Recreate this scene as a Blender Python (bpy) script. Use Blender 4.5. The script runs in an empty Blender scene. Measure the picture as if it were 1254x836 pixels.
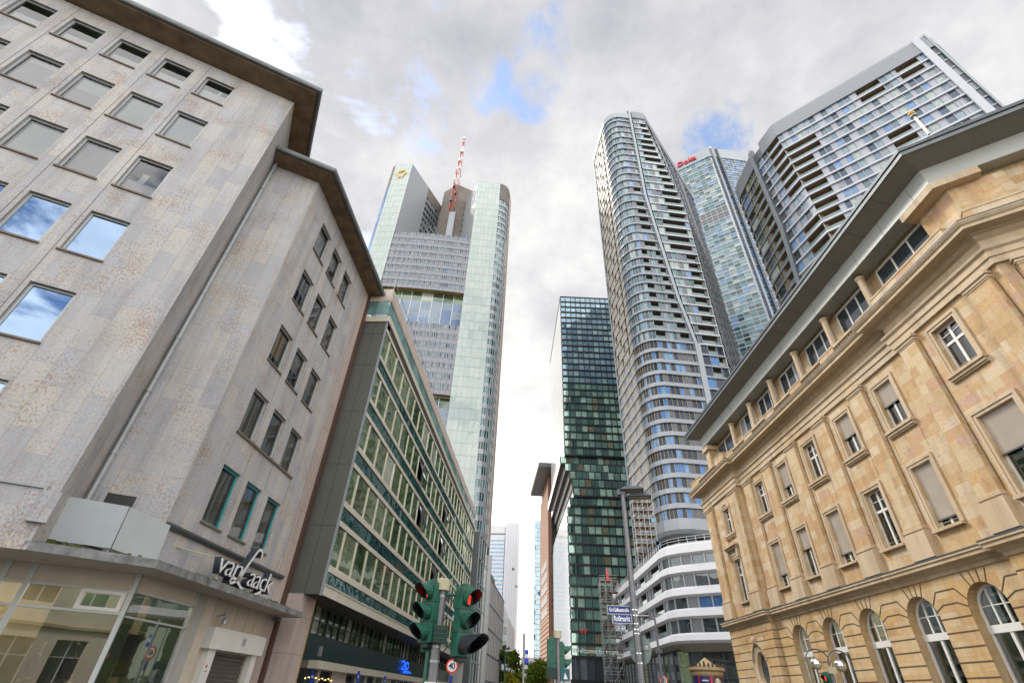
import bpy, math, random
from mathutils import Vector as V, Matrix
random.seed(7)
SC = bpy.context.scene
COL = SC.collection
rad = math.radians
R3 = ((0.997714, 0.00242131, 0.06753447), (0.05570261, -0.59529502, -0.80157411), (0.03826207, 0.80350356, -0.59406905))
EYE = V((0, 0, 1.65)); FPX = 590.0

def project(p):                       # photo pixel of a world point, used only to rank window sizes
    d = V(p) - EYE
    c = [sum(R3[i][j]*d[i] for i in range(3)) for j in range(3)]
    if c[2] > -0.1: return None
    return (627 + FPX*c[0]/-c[2], 418 - FPX*c[1]/-c[2])

# ------------------------------------------------------------------ materials
MATS = {}
def new_mat(name):
    m = bpy.data.materials.new(name); m.use_nodes = True
    nt = m.node_tree; nt.nodes.clear()
    out = nt.nodes.new('ShaderNodeOutputMaterial')
    MATS[name] = m
    return m, nt, out
def N(nt, typ, **kw):
    n = nt.nodes.new(typ)
    for k, v in kw.items():
        if k in n.inputs.keys(): n.inputs[k].default_value = v
        else: setattr(n, k, v)
    return n
def L(nt, a, b): nt.links.new(a, b)
def c4(c): return (c[0], c[1], c[2], 1)
def ramp(nt, stops, interp='LINEAR'):
    r = nt.nodes.new('ShaderNodeValToRGB'); e = r.color_ramp; e.interpolation = interp
    while len(e.elements) < len(stops): e.elements.new(0.5)
    for el, (p, c) in zip(e.elements, stops): el.position = p; el.color = c4(c)
    return r
def mixc(nt, fac, a, b, mode='MIX'):
    m = nt.nodes.new('ShaderNodeMix'); m.data_type = 'RGBA'; m.blend_type = mode
    for sock, val in ((m.inputs[0], fac), (m.inputs[6], a), (m.inputs[7], b)):
        if hasattr(val, 'links'): L(nt, val, sock)
        elif isinstance(val, (int, float)): sock.default_value = val
        else: sock.default_value = c4(val)
    return m.outputs[2]

def plain(name, col, rough=0.6, metal=0.0, var=0.18, scale=1.5, bump=0.0, bscale=20, streak=False, spec=0.5):
    m, nt, out = new_mat(name)
    b = N(nt, 'ShaderNodeBsdfPrincipled', Roughness=rough, Metallic=metal)
    b.inputs['Specular IOR Level'].default_value = spec
    tc = N(nt, 'ShaderNodeTexCoord')
    mp = N(nt, 'ShaderNodeMapping'); L(nt, tc.outputs['Object'], mp.inputs[0])
    if streak: mp.inputs['Scale'].default_value = (1, 1, 0.12)
    nz = N(nt, 'ShaderNodeTexNoise', Scale=scale, Detail=6.0, Roughness=0.65); L(nt, mp.outputs[0], nz.inputs['Vector'])
    lo = tuple(x*(1-var) for x in col); hi = tuple(min(1, x*(1+var)) for x in col)
    rp = ramp(nt, [(0.3, lo), (0.7, hi)]); L(nt, nz.outputs[0], rp.inputs[0]); L(nt, rp.outputs[0], b.inputs['Base Color'])
    if bump:
        n2 = N(nt, 'ShaderNodeTexNoise', Scale=bscale, Detail=5.0); L(nt, tc.outputs['Object'], n2.inputs['Vector'])
        bp = N(nt, 'ShaderNodeBump', Strength=bump, Distance=0.02); L(nt, n2.outputs[0], bp.inputs['Height']); L(nt, bp.outputs[0], b.inputs['Normal'])
    L(nt, b.outputs[0], out.inputs[0])
    return m

def slabs(name, stops, bw, bh, mortar, mcol, rough=0.75, vertical=False, spots=None, offset=0.5, nvar=0.12, bump=0.25, vein=None, stain=0.0, bvar=.75):
    """Stone cladding: every slab its own colour, joints, cloudiness, optional rusty spots. UV is in metres on the wall."""
    m, nt, out = new_mat(name)
    b = N(nt, 'ShaderNodeBsdfPrincipled', Roughness=rough); b.inputs['Specular IOR Level'].default_value = 0.3
    uv = N(nt, 'ShaderNodeUVMap'); vec = uv.outputs[0]
    mp = N(nt, 'ShaderNodeMapping'); L(nt, vec, mp.inputs[0])
    if vertical: mp.inputs['Rotation'].default_value = (0, 0, rad(90))
    br = N(nt, 'ShaderNodeTexBrick', Scale=1.0); br.offset = offset; br.squash = 1.0
    br.inputs['Brick Width'].default_value = bw; br.inputs['Row Height'].default_value = bh
    br.inputs['Mortar Size'].default_value = mortar; br.inputs['Mortar Smooth'].default_value = 0.1
    br.inputs['Color1'].default_value = (0, 0, 0, 1); br.inputs['Color2'].default_value = (1, 1, 1, 1); br.inputs['Mortar'].default_value = (.5, .5, .5, 1)
    L(nt, mp.outputs[0], br.inputs['Vector'])
    rp = ramp(nt, stops); 
    big = N(nt, 'ShaderNodeTexNoise', Scale=0.9, Detail=8.0, Roughness=0.7, Distortion=0.8); L(nt, vec, big.inputs['Vector'])
    # slab random + a little in-slab cloud
    ad = N(nt, 'ShaderNodeMath', operation='MULTIPLY_ADD'); L(nt, big.outputs[0], ad.inputs[0]); ad.inputs[1].default_value = 0.55
    sb = N(nt, 'ShaderNodeMath', operation='MULTIPLY_ADD'); L(nt, br.outputs[0], sb.inputs[0]); sb.inputs[1].default_value = bvar; sb.inputs[2].default_value = .225-bvar/2
    L(nt, sb.outputs[0], ad.inputs[2]); L(nt, ad.outputs[0], rp.inputs[0])
    col = rp.outputs[0]
    fine = N(nt, 'ShaderNodeTexNoise', Scale=14.0, Detail=8.0, Roughness=0.75); L(nt, vec, fine.inputs['Vector'])
    fr = ramp(nt, [(0.25, (1-nvar*2,)*3), (0.75, (1+nvar,)*3)]); L(nt, fine.outputs[0], fr.inputs[0])
    col = mixc(nt, 1.0, col, fr.outputs[0], 'MULTIPLY')
    if vein:
        wv = N(nt, 'ShaderNodeTexNoise', Scale=2.2, Detail=9.0, Roughness=0.6, Distortion=2.5); L(nt, vec, wv.inputs['Vector'])
        wr = ramp(nt, [(0.56, (0, 0, 0)), (0.66, (1, 1, 1))]); L(nt, wv.outputs[0], wr.inputs[0])
        col = mixc(nt, wr.outputs[0], col, mixc(nt, 0.45, col, vein))
    if spots:
        sm = N(nt, 'ShaderNodeMapping'); L(nt, vec, sm.inputs[0]); sm.inputs['Scale'].default_value = (1, 1.5, 1) if not vertical else (1.5, 1, 1)
        s1 = N(nt, 'ShaderNodeTexNoise', Scale=13.0, Detail=5.0, Roughness=0.65, Distortion=0.5); L(nt, sm.outputs[0], s1.inputs['Vector'])
        # spots cluster: some slabs have many, some none
        s2 = N(nt, 'ShaderNodeTexNoise', Scale=0.8, Detail=2.0); L(nt, vec, s2.inputs['Vector'])
        a1 = N(nt, 'ShaderNodeMath', operation='MULTIPLY_ADD'); L(nt, s2.outputs[0], a1.inputs[0]); a1.inputs[1].default_value = 0.35; L(nt, s1.outputs[0], a1.inputs[2])
        a2 = N(nt, 'ShaderNodeMath', operation='MULTIPLY_ADD'); L(nt, br.outputs[0], a2.inputs[0]); a2.inputs[1].default_value = 0.09; L(nt, a1.outputs[0], a2.inputs[2])
        sr = ramp(nt, [(0.77, (0, 0, 0)), (0.87, (1, 1, 1))]); L(nt, a2.outputs[0], sr.inputs[0])
        col = mixc(nt, sr.outputs[0], col, mixc(nt, 0.7, col, spots))
        d1 = N(nt, 'ShaderNodeTexVoronoi', Scale=9.0); L(nt, sm.outputs[0], d1.inputs['Vector'])
        dr = ramp(nt, [(0.05, (0.55, 0.5, 0.46)), (0.13, (1, 1, 1))]); L(nt, d1.outputs['Distance'], dr.inputs[0])
        col = mixc(nt, 0.5, col, dr.outputs[0], 'MULTIPLY')
    if stain:
        sm2 = N(nt, 'ShaderNodeMapping'); L(nt, vec, sm2.inputs[0]); sm2.inputs['Scale'].default_value = (1.3, 0.13, 1)
        st = N(nt, 'ShaderNodeTexNoise', Scale=1.3, Detail=6.0, Roughness=0.6); L(nt, sm2.outputs[0], st.inputs['Vector'])
        sr2 = ramp(nt, [(0.45, (1, 1, 1)), (0.75, (1-stain, 1-stain, 1-stain*0.95))]); L(nt, st.outputs[0], sr2.inputs[0])
        col = mixc(nt, 1.0, col, sr2.outputs[0], 'MULTIPLY')
    mf = br.outputs['Fac']
    col = mixc(nt, mf, col, mcol)
    L(nt, col, b.inputs['Base Color'])
    if bump:
        iv = N(nt, 'ShaderNodeMath', operation='SUBTRACT'); iv.inputs[0].default_value = 1.0; L(nt, mf, iv.inputs[1])
        hh = N(nt, 'ShaderNodeMath', operation='MULTIPLY_ADD'); L(nt, fine.outputs[0], hh.inputs[0]); hh.inputs[1].default_value = 0.35; L(nt, iv.outputs[0], hh.inputs[2])
        bp = N(nt, 'ShaderNodeBump', Strength=bump, Distance=0.02); L(nt, hh.outputs[0], bp.inputs['Height']); L(nt, bp.outputs[0], b.inputs['Normal'])
    L(nt, b.outputs[0], out.inputs[0])
    return m

def glass(name, stops, ior=2.0, tint=(1, 1, 1), rough=0.015, wave=0.25, wscale=0.35, rmin=0.0, cloud=.24):
    """Coated curtain-wall glass: what is behind or a painted reflection (per pane, attribute rnd) under a mirror coat that grows towards grazing angles."""
    m, nt, out = new_mat(name)
    at = N(nt, 'ShaderNodeAttribute', attribute_name='rnd')
    rp = ramp(nt, stops, 'CONSTANT'); L(nt, at.outputs['Fac'], rp.inputs[0])
    tc = N(nt, 'ShaderNodeTexCoord')
    nz = N(nt, 'ShaderNodeTexNoise', Scale=1.3, Detail=3.0); L(nt, tc.outputs['Object'], nz.inputs['Vector'])
    vr = ramp(nt, [(0.3, (1-cloud*1.15,)*3), (0.7, (1+cloud*.8,)*3)]); L(nt, nz.outputs[0], vr.inputs[0])
    d = N(nt, 'ShaderNodeBsdfDiffuse'); L(nt, mixc(nt, 1.0, rp.outputs[0], vr.outputs[0], 'MULTIPLY'), d.inputs[0])
    g = N(nt, 'ShaderNodeBsdfGlossy', Roughness=rough); g.inputs['Color'].default_value = c4(tint)
    n2 = N(nt, 'ShaderNodeTexNoise', Scale=wscale, Detail=2.0); L(nt, tc.outputs['Object'], n2.inputs['Vector'])
    bp = N(nt, 'ShaderNodeBump', Strength=wave, Distance=0.05); L(nt, n2.outputs[0], bp.inputs['Height'])
    L(nt, bp.outputs[0], g.inputs['Normal'])
    f = N(nt, 'ShaderNodeFresnel', IOR=ior)
    f2 = N(nt, 'ShaderNodeMath', operation='MAXIMUM'); L(nt, f.outputs[0], f2.inputs[0]); f2.inputs[1].default_value = rmin
    mx = N(nt, 'ShaderNodeMixShader'); L(nt, f2.outputs[0], mx.inputs[0]); L(nt, d.outputs[0], mx.inputs[1]); L(nt, g.outputs[0], mx.inputs[2])
    L(nt, mx.outputs[0], out.inputs[0])
    return m

def clear_glass(name, tint=(0.55, 0.68, 0.64), ior=1.9):
    """See-through window glass with a mirror reflection."""
    m, nt, out = new_mat(name)
    t = N(nt, 'ShaderNodeBsdfTransparent'); t.inputs[0].default_value = c4(tint)
    g = N(nt, 'ShaderNodeBsdfGlossy', Roughness=0.005)
    tc = N(nt, 'ShaderNodeTexCoord')
    n2 = N(nt, 'ShaderNodeTexNoise', Scale=0.5, Detail=1.0); L(nt, tc.outputs['Object'], n2.inputs['Vector'])
    bp = N(nt, 'ShaderNodeBump', Strength=0.04, Distance=0.05); L(nt, n2.outputs[0], bp.inputs['Height']); L(nt, bp.outputs[0], g.inputs['Normal'])
    f = N(nt, 'ShaderNodeFresnel', IOR=ior)
    mx = N(nt, 'ShaderNodeMixShader'); L(nt, f.outputs[0], mx.inputs[0]); L(nt, t.outputs[0], mx.inputs[1]); L(nt, g.outputs[0], mx.inputs[2])
    L(nt, mx.outputs[0], out.inputs[0])
    return m

def emit(name, col, s):
    m, nt, out = new_mat(name)
    e = N(nt, 'ShaderNodeEmission', Strength=s); e.inputs[0].default_value = c4(col); L(nt, e.outputs[0], out.inputs[0])
    return m

# ------------------------------------------------------------------ mesh builder
class MB:
    def __init__(s): s.v = []; s.f = []; s.mi = []; s.rn = []; s.mats = []
    def m(s, mat):
        if isinstance(mat, str): mat = MATS[mat]
        if mat not in s.mats: s.mats.append(mat)
        return s.mats.index(mat)
    def poly(s, pts, mat, r=0.5):
        i = len(s.v); s.v += [tuple(p) for p in pts]; s.f.append(tuple(range(i, i+len(pts)))); s.mi.append(s.m(mat)); s.rn.append(r)
    def quad(s, a, b, c, d, mat, r=0.5): s.poly((a, b, c, d), mat, r)
    def box(s, o, u, v, w, mat, r=0.5):
        o, u, v, w = V(o), V(u), V(v), V(w)
        if u.cross(v).dot(w) < 0: u, v = v, u
        p = [o, o+u, o+u+v, o+v, o+w, o+u+w, o+u+v+w, o+v+w]
        i = len(s.v); s.v += [tuple(x) for x in p]
        for q in ((0, 3, 2, 1), (4, 5, 6, 7), (0, 1, 5, 4), (1, 2, 6, 5), (2, 3, 7, 6), (3, 0, 4, 7)):
            s.f.append(tuple(i+k for k in q)); s.mi.append(s.m(mat)); s.rn.append(r)
    def abox(s, x0, x1, y0, y1, z0, z1, mat): s.box((x0, y0, z0), (x1-x0, 0, 0), (0, y1-y0, 0), (0, 0, z1-z0), mat)
    def tube(s, pts, r, mat, n=8, cap=True, radii=None):
        pts = [V(p) for p in pts]; i0 = len(s.v); rings = []
        for k, p in enumerate(pts):
            t = (pts[min(k+1, len(pts)-1)] - pts[max(k-1, 0)]).normalized()
            a = t.cross(V((0, 0, 1)))
            if a.length < 1e-3: a = t.cross(V((0, 1, 0)))
            a.normalize(); b = a.cross(t)
            rr = radii[k] if radii else r
            rings.append(len(s.v))
            for j in range(n):
                an = 2*math.pi*j/n; s.v.append(tuple(p + a*math.cos(an)*rr + b*math.sin(an)*rr))
        mi = s.m(mat)
        for k in range(len(pts)-1):
            for j in range(n):
                s.f.append((rings[k]+j, rings[k+1]+j, rings[k+1]+(j+1) % n, rings[k]+(j+1) % n)); s.mi.append(mi); s.rn.append(.5)
        if cap:
            s.f.append(tuple(rings[0]+j for j in range(n))); s.mi.append(mi); s.rn.append(.5)
            s.f.append(tuple(rings[-1]+j for j in reversed(range(n)))); s.mi.append(mi); s.rn.append(.5)
    def lathe(s, c, prof, mat, n=24):
        c = V(c); i0 = len(s.v)
        for (r, z) in prof:
            for j in range(n):
                a = 2*math.pi*j/n; s.v.append((c.x+r*math.cos(a), c.y+r*math.sin(a), c.z+z))
        mi = s.m(mat)
        for k in range(len(prof)-1):
            for j in range(n):
                a, b = i0+k*n, i0+(k+1)*n
                s.f.append((a+j, a+(j+1) % n, b+(j+1) % n, b+j)); s.mi.append(mi); s.rn.append(.5)
    def sphere(s, c, r, mat, n=12, sz=1.0):
        pr = [(max(1e-3, r*math.sin(math.pi*k/n)), -r*sz*math.cos(math.pi*k/n)) for k in range(n+1)]
        s.lathe(c, pr, mat, n*2)
    def ribbon(s, path, profile, mat, closed=False, caps=True):
        """Sweep a (k, z) profile along a plan path; k points outwards (right of travel)."""
        offs = offset_dirs(path, closed); n = len(path); np_ = len(profile); i0 = len(s.v); mi = s.m(mat)
        for (x, y), (ox, oy) in zip(path, offs):
            for (k, z) in profile: s.v.append((x+ox*k, y+oy*k, z))
        for a in range(n if closed else n-1):
            b = (a+1) % n
            for j in range(np_-1):
                s.f.append((i0+a*np_+j, i0+b*np_+j, i0+b*np_+j+1, i0+a*np_+j+1)); s.mi.append(mi); s.rn.append(.5)
        if not closed and caps and np_ > 2:
            s.f.append(tuple(i0+j for j in range(np_))); s.mi.append(mi); s.rn.append(.5)
            s.f.append(tuple(i0+(n-1)*np_+j for j in reversed(range(np_)))); s.mi.append(mi); s.rn.append(.5)
    def prism(s, pts, z0, z1, mat, top=True, bottom=True):
        n = len(pts)                                     # pts left->right seen from outside = counterclockwise from above
        for k in range(n):
            a, b = pts[k], pts[(k+1) % n]
            s.quad((a[0], a[1], z0), (b[0], b[1], z0), (b[0], b[1], z1), (a[0], a[1], z1), mat)
        if top: s.poly([(p[0], p[1], z1) for p in pts], mat)
        if bottom: s.poly([(p[0], p[1], z0) for p in reversed(pts)], mat)
    def build(s, name, parent=None, smooth=False, bevel=0):
        if not s.f: return None
        root = ROOT.get(parent.name, V((0, 0, 0))) if parent else V((0, 0, 0))
        me = bpy.data.meshes.new(name)
        me.from_pydata([(x-root.x, y-root.y, z-root.z) for (x, y, z) in s.v], [], s.f)
        for mt in s.mats: me.materials.append(mt)
        me.polygons.foreach_set('material_index', s.mi)
        at = me.attributes.new('rnd', 'FLOAT', 'FACE'); at.data.foreach_set('value', s.rn)
        uvl = me.uv_layers.new(name='UVMap').data
        for p in me.polygons:
            nn = p.normal
            if abs(nn.z) > .75:
                for li in p.loop_indices:
                    c = s.v[me.loops[li].vertex_index]; uvl[li].uv = (c[0], c[1])
            else:
                h = math.hypot(nn.x, nn.y) or 1; tx, ty = -nn.y/h, nn.x/h
                for li in p.loop_indices:
                    c = s.v[me.loops[li].vertex_index]; uvl[li].uv = (c[0]*tx+c[1]*ty, c[2])
        if smooth: me.shade_smooth()
        o = bpy.data.objects.new(name, me); COL.objects.link(o)
        if parent: o.parent = parent; ROOT[o.name] = root
        else: ROOT[o.name] = root
        if bevel:
            bv = o.modifiers.new('bevel', 'BEVEL'); bv.width = bevel; bv.segments = 1; bv.limit_method = 'ANGLE'
        return o
ROOT = {}
def offset_dirs(path, closed=False):
    n = len(path); res = []
    def nrm(a, b):
        dx, dy = b[0]-a[0], b[1]-a[1]; l = math.hypot(dx, dy) or 1; return (dy/l, -dx/l)
    for i in range(n):
        a = nrm(path[i-1], path[i]) if (i > 0 or closed) else None
        b = nrm(path[i], path[(i+1) % n]) if (i < n-1 or closed) else None
        a = a or b; b = b or a
        sx, sy = a[0]+b[0], a[1]+b[1]; d = sx*a[0]+sy*a[1]
        if d < .2: d = .2
        res.append((sx/d, sy/d))
    return res

def thing(name, label, cat, loc=(0, 0, 0), group=None):
    o = bpy.data.objects.new(name, None); COL.objects.link(o); o.location = loc; o.empty_display_size = .2
    o['label'] = label; o['category'] = cat
    if group: o['group'] = group
    ROOT[o.name] = V(loc)
    return o
def tag(o, label, cat, group=None):
    o['label'] = label; o['category'] = cat
    if group: o['group'] = group
    return o
def structure(o): o['kind'] = 'structure'; return o

class Fr:                                             # a facade frame: s along the wall (left->right from outside), z up, k outwards
    def __init__(s, o, az): 
        s.o = V((o[0], o[1], 0)); a = rad(az); s.u = V((math.sin(a), math.cos(a), 0)); s.n = V((s.u.y, -s.u.x, 0))
    def P(s, a, z, k=0.0): return s.o + s.u*a + s.n*k + V((0, 0, z))
    def xy(s, a, k=0.0): p = s.o + s.u*a + s.n*k; return (p.x, p.y)
    def quad(s, mb, a0, a1, z0, z1, k, mat, r=.5): mb.quad(s.P(a0, z0, k), s.P(a1, z0, k), s.P(a1, z1, k), s.P(a0, z1, k), mat, r)
    def box(s, mb, a0, a1, z0, z1, k0, k1, mat, r=.5): mb.box(s.P(a0, z0, k0), s.u*(a1-a0), s.n*(k1-k0), V((0, 0, z1-z0)), mat, r)

def wall_with_holes(mb, fr, s0, s1, z0, z1, holes, depth, mat, k=0.0):
    S = sorted({s0, s1, *[x for h in holes for x in h[:2] if s0 < x < s1]}); Z = sorted({z0, z1, *[x for h in holes for x in h[2:4] if z0 < x < z1]})
    for i in range(len(S)-1):
        for j in range(len(Z)-1):
            cs, cz = (S[i]+S[i+1])/2, (Z[j]+Z[j+1])/2
            if any(h[0] < cs < h[1] and h[2] < cz < h[3] for h in holes): continue
            fr.quad(mb, S[i], S[i+1], Z[j], Z[j+1], k, mat)
    for (a, b, c, d) in holes:
        P = fr.P
        mb.quad(P(a, c, k), P(a, d, k), P(a, d, k-depth), P(a, c, k-depth), mat)
        mb.quad(P(b, d, k), P(b, c, k), P(b, c, k-depth), P(b, d, k-depth), mat)
        mb.quad(P(a, d, k), P(b, d, k), P(b, d, k-depth), P(a, d, k-depth), mat)
        mb.quad(P(b, c, k), P(a, c, k), P(a, c, k-depth), P(b, c, k-depth), mat)

def text_mesh(body, size, mat, extrude=0.01, shear=0.0, align='CENTER', bold=0.0, space=1.0, fit=None):
    cu = bpy.data.curves.new('text', 'FONT'); cu.body = body; cu.size = size; cu.extrude = extrude; cu.shear = shear
    cu.align_x = align; cu.align_y = 'CENTER'; cu.offset = bold; cu.space_character = space; cu.resolution_u = 3
    o = bpy.data.objects.new('text', cu); COL.objects.link(o)
    bpy.context.view_layer.update()
    me = bpy.data.meshes.new_from_object(o.evaluated_get(bpy.context.evaluated_depsgraph_get()))
    bpy.data.objects.remove(o); bpy.data.curves.remove(cu)
    if fit:
        xs = [v.co.x for v in me.vertices]; k = fit/(max(xs)-min(xs)); mid = (max(xs)+min(xs))/2
        for v in me.vertices: v.co.x = (v.co.x-mid)*k
    me.materials.clear(); me.materials.append(MATS[mat] if isinstance(mat, str) else mat)
    return me
def put_text(name, me, parent, pos, u, up):
    """Link a text mesh as a part: reading direction u, letters' up direction up."""
    u = V(u).normalized(); up = V(up).normalized(); n = u.cross(up)
    o = bpy.data.objects.new(name, me); COL.objects.link(o)
    root = ROOT.get(parent.name, V((0, 0, 0))); p = V(pos) - root
    o.parent = parent
    o.matrix_local = Matrix(((u.x, up.x, n.x, p.x), (u.y, up.y, n.y, p.y), (u.z, up.z, n.z, p.z), (0, 0, 0, 1)))
    ROOT[o.name] = root
    return o

# ------------------------------------------------------------------ towers: cells along a plan path
class Tower:
    def __init__(s, name, label, cat, loc, group=None):
        s.t = thing(name, label, cat, loc, group); s.wall = MB(); s.bands = MB(); s.mull = MB(); s.rails = []; s.win = []
    def cells(s, p, q, z0, z1, types, gl, panel='panel_grey', rec=.15, mw=.08, mmat='alu_mid', dark='recess_dark', rail=True, jit=.006, mproud=.05, deep=1.6, raildeep=.1):
        """types: list of (weight, kind); kind g = glass, p = panel, b = balcony recess, w = dark slot."""
        p, q = V((p[0], p[1], 0)), V((q[0], q[1], 0)); d = q-p; ln = d.length
        if ln < 1e-4: return
        u = d/ln; n = V((u.y, -u.x, 0)); tot = sum(t[0] for t in types); a = 0.0
        def P(x, z, k): return p + u*x + n*k + V((0, 0, z))
        for wgt, kind in types:
            b = a + ln*wgt/tot; r = random.random()
            if kind == 'g':
                j = [random.uniform(-jit, jit) for _ in range(3)]
                pts = (P(a, z0, -rec+j[0]), P(b, z0, -rec+j[1]), P(b, z1, -rec+j[1]+j[2]), P(a, z1, -rec+j[0]+j[2]))
                s.win.append((pts, gl if isinstance(gl, str) else random.choice(gl), r))
            elif kind == 'p':
                s.wall.quad(P(a, z0, -rec*.5), P(b, z0, -rec*.5), P(b, z1, -rec*.5), P(a, z1, -rec*.5), panel)
            elif kind in 'bw':
                e = deep if kind == 'b' else .45
                W = s.wall.quad
                ZA, ZB = z0, z1; z0, z1 = z0+.03, z1-.03; A0, B0 = a, b; a, b = a+.012, b-.012
                W(P(a, z0, -e), P(b, z0, -e), P(b, z1, -e), P(a, z1, -e), dark)
                W(P(a, z0, 0), P(a, z1, 0), P(a, z1, -e), P(a, z0, -e), dark); W(P(b, z1, 0), P(b, z0, 0), P(b, z0, -e), P(b, z1, -e), dark)
                W(P(b, z0, 0), P(a, z0, 0), P(a, z0, -e), P(b, z0, -e), panel); W(P(a, z1, 0), P(b, z1, 0), P(b, z1, -e), P(a, z1, -e), dark)
                z0, z1, a, b = ZA, ZB, A0, B0
                if kind == 'b' and rail:
                    s.rails.append(((P(a, z0, -raildeep), P(b, z0, -raildeep), P(b, z0+(z1-z0)*.42, -raildeep), P(a, z0+(z1-z0)*.42, -raildeep)), 'rail_glass', r))
            if mw: s.mull.box(P(a-mw/2, z0, -rec), u*mw, n*(rec+mproud), V((0, 0, z1-z0)), mmat)
            a = b
    def finish(s, wall='wall', bands='floor_bands', mull='mullions', window='window', limit=100, rail='balcony_rail'):
        s.wall.build(wall, s.t); s.bands.build(bands, s.t); s.mull.build(mull, s.t)
        s.split(s.win, window, limit)
        if s.rails: s.split(s.rails, rail, limit)
    def split(s, items, window, limit):
        sc = []
        for i, (pts, m, r) in enumerate(items):
            pp = [project(x) for x in pts]
            if None in pp: sc.append((0, i)); continue
            ar = abs(sum(pp[k][0]*pp[(k+1) % 4][1]-pp[(k+1) % 4][0]*pp[k][1] for k in range(4)))/2
            cx = sum(x[0] for x in pp)/4; cy = sum(x[1] for x in pp)/4
            if not (0 < cx < 1254 and 0 < cy < 836): ar *= .001
            sc.append((ar, i))
        sc.sort(reverse=True); top = {i for _, i in sc[:limit]} if len(sc) > limit else {i for _, i in sc}
        rest = MB()
        for i, (pts, m, r) in enumerate(items):
            if i in top:
                b = MB(); b.poly(pts, m, r); b.build(window, s.t)
            else: rest.poly(pts, m, r)
        o = rest.build(window, s.t)
        if o: o['kind'] = 'stuff'

def lerp(a, b, t): return a+(b-a)*t
def arc(c, r, a0, a1, n): return [(c[0]+r*math.cos(rad(lerp(a0, a1, i/n))), c[1]+r*math.sin(rad(lerp(a0, a1, i/n)))) for i in range(n+1)]
def cut(p, q, n): return [(lerp(p[0], q[0], i/n), lerp(p[1], q[1], i/n)) for i in range(n+1)]
# ------------------------------------------------------------------ the materials of the place
slabs('travertine', [(0.0, (.355, .35, .37)), (.3, (.45, .455, .48)), (.55, (.53, .51, .485)), (.8, (.445, .465, .515)), (1.0, (.59, .56, .525))], 1.25, .56, .006, (.30, .28, .265), vertical=True, spots=(.33, .20, .10), vein=(.54, .45, .34), nvar=.13, bump=.25, stain=.26, bvar=.62)
slabs('travertine_pink', [(0, (.44, .37, .33)), (1, (.52, .44, .40))], 1.6, 1.4, .008, (.2, .15, .12), nvar=.08, bump=.15, stain=.2)
slabs('sandstone', [(0.0, (.44, .28, .14)), (.2, (.54, .37, .19)), (.4, (.59, .45, .27)), (.6, (.64, .52, .36)), (.78, (.56, .36, .17)), (.9, (.54, .36, .27)), (1.0, (.64, .56, .44))], 1.15, .47, .003, (.30, .2, .11), nvar=.09, bump=.15, vein=(.44, .17, .05), stain=.30)
slabs('sandstone_base', [(0.0, (.43, .27, .13)), (.25, (.54, .36, .17)), (.5, (.60, .46, .28)), (.75, (.56, .36, .15)), (1.0, (.64, .54, .40))], 1.35, .54, .003, (.30, .2, .11), nvar=.09, bump=.2, vein=(.44, .20, .09), stain=.26)
slabs('sandstone_trim', [(0, (.52, .38, .23)), (.5, (.58, .45, .30)), (1, (.61, .50, .36))], 1.9, 3.0, .002, (.3, .2, .12), nvar=.10, bump=.15, stain=.36)
plain('joint_dark', (.10, .065, .035), .9)
plain('stone_joint', (.16, .15, .14), .9)
plain('brown_soffit', (.20, .14, .082), .7, var=.45, scale=1.2, streak=False)
plain('zinc', (.15, .165, .17), .45, .3, var=.2)
plain('zinc_light', (.38, .41, .42), .4, .35, var=.12)
plain('sheet_metal', (.54, .59, .62), .38, .15, var=.07, scale=.8)
plain('canopy_edge', (.22, .23, .23), .8, var=.5, scale=2.2, bump=.3)
plain('canopy_soffit', (.42, .36, .30), .8, var=.1)
plain('moss', (.09, .10, .02), .95, var=.5, scale=12, bump=.6)
plain('plaster_grey', (.40, .40, .38), .85, var=.1)
plain('plaster_cream', (.52, .46, .38), .85, var=.1)
plain('plaster_pale', (.82, .72, .56), .8, var=.08)
plain('white_paint', (.72, .71, .68), .5, var=.05)
plain('frame_white', (.72, .70, .67), .4, var=.05)
plain('frame_alu', (.50, .53, .53), .35, .3, var=.06)
plain('frame_teal', (.04, .29, .29), .4, var=.1)
plain('reveal_brown', (.17, .13, .10), .7)
plain('blind_white', (.82, .87, .87), .7, var=.05)
plain('blind_grey', (.60, .59, .62), .7, var=.06)
plain('blind_green', (.08, .15, .11), .7, var=.2)
plain('blind_pink', (.55, .28, .36), .7)
plain('blind_amber', (.62, .45, .22), .7)
plain('curtain', (.42, .44, .42), .8, var=.25, scale=6, streak=True)
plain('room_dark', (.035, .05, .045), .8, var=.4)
plain('room_green', (.11, .22, .17), .7, var=.4, scale=.8)
plain('shutter_slats', (.66, .60, .53), .6, var=.06)
plain('steel_shutter', (.22, .20, .18), .45, .5, var=.15, scale=2)
plain('panel_olive', (.125, .13, .115), .35, .25, var=.06, scale=.6)
plain('panel_seam', (.05, .05, .045), .6)
plain('bronze_alu', (.78, .73, .61), .30, .35, var=.06, scale=.8)
plain('alu_light', (.55, .56, .56), .35, .35, var=.06)
plain('alu_mid', (.34, .36, .38), .4, .3, var=.06)
plain('alu_dark', (.10, .11, .12), .4, .3, var=.1)
plain('rust_brown', (.085, .04, .03), .6, var=.25, streak=True)
plain('stone_coping', (.50, .43, .38), .7, var=.12)
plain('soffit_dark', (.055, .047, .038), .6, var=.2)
plain('shop_black', (.012, .014, .014), .15, var=.3)
plain('shop_green', (.008, .032, .032), .25, var=.15)
plain('recess_dark', (.16, .15, .13), .8, var=.3, scale=.4)
plain('recess_wood', (.27, .20, .13), .8, var=.3, scale=.4)
plain('panel_grey', (.17, .18, .20), .45, .25, var=.07, scale=.5)
plain('panel_dark', (.12, .125, .14), .45, .25, var=.1)
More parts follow.
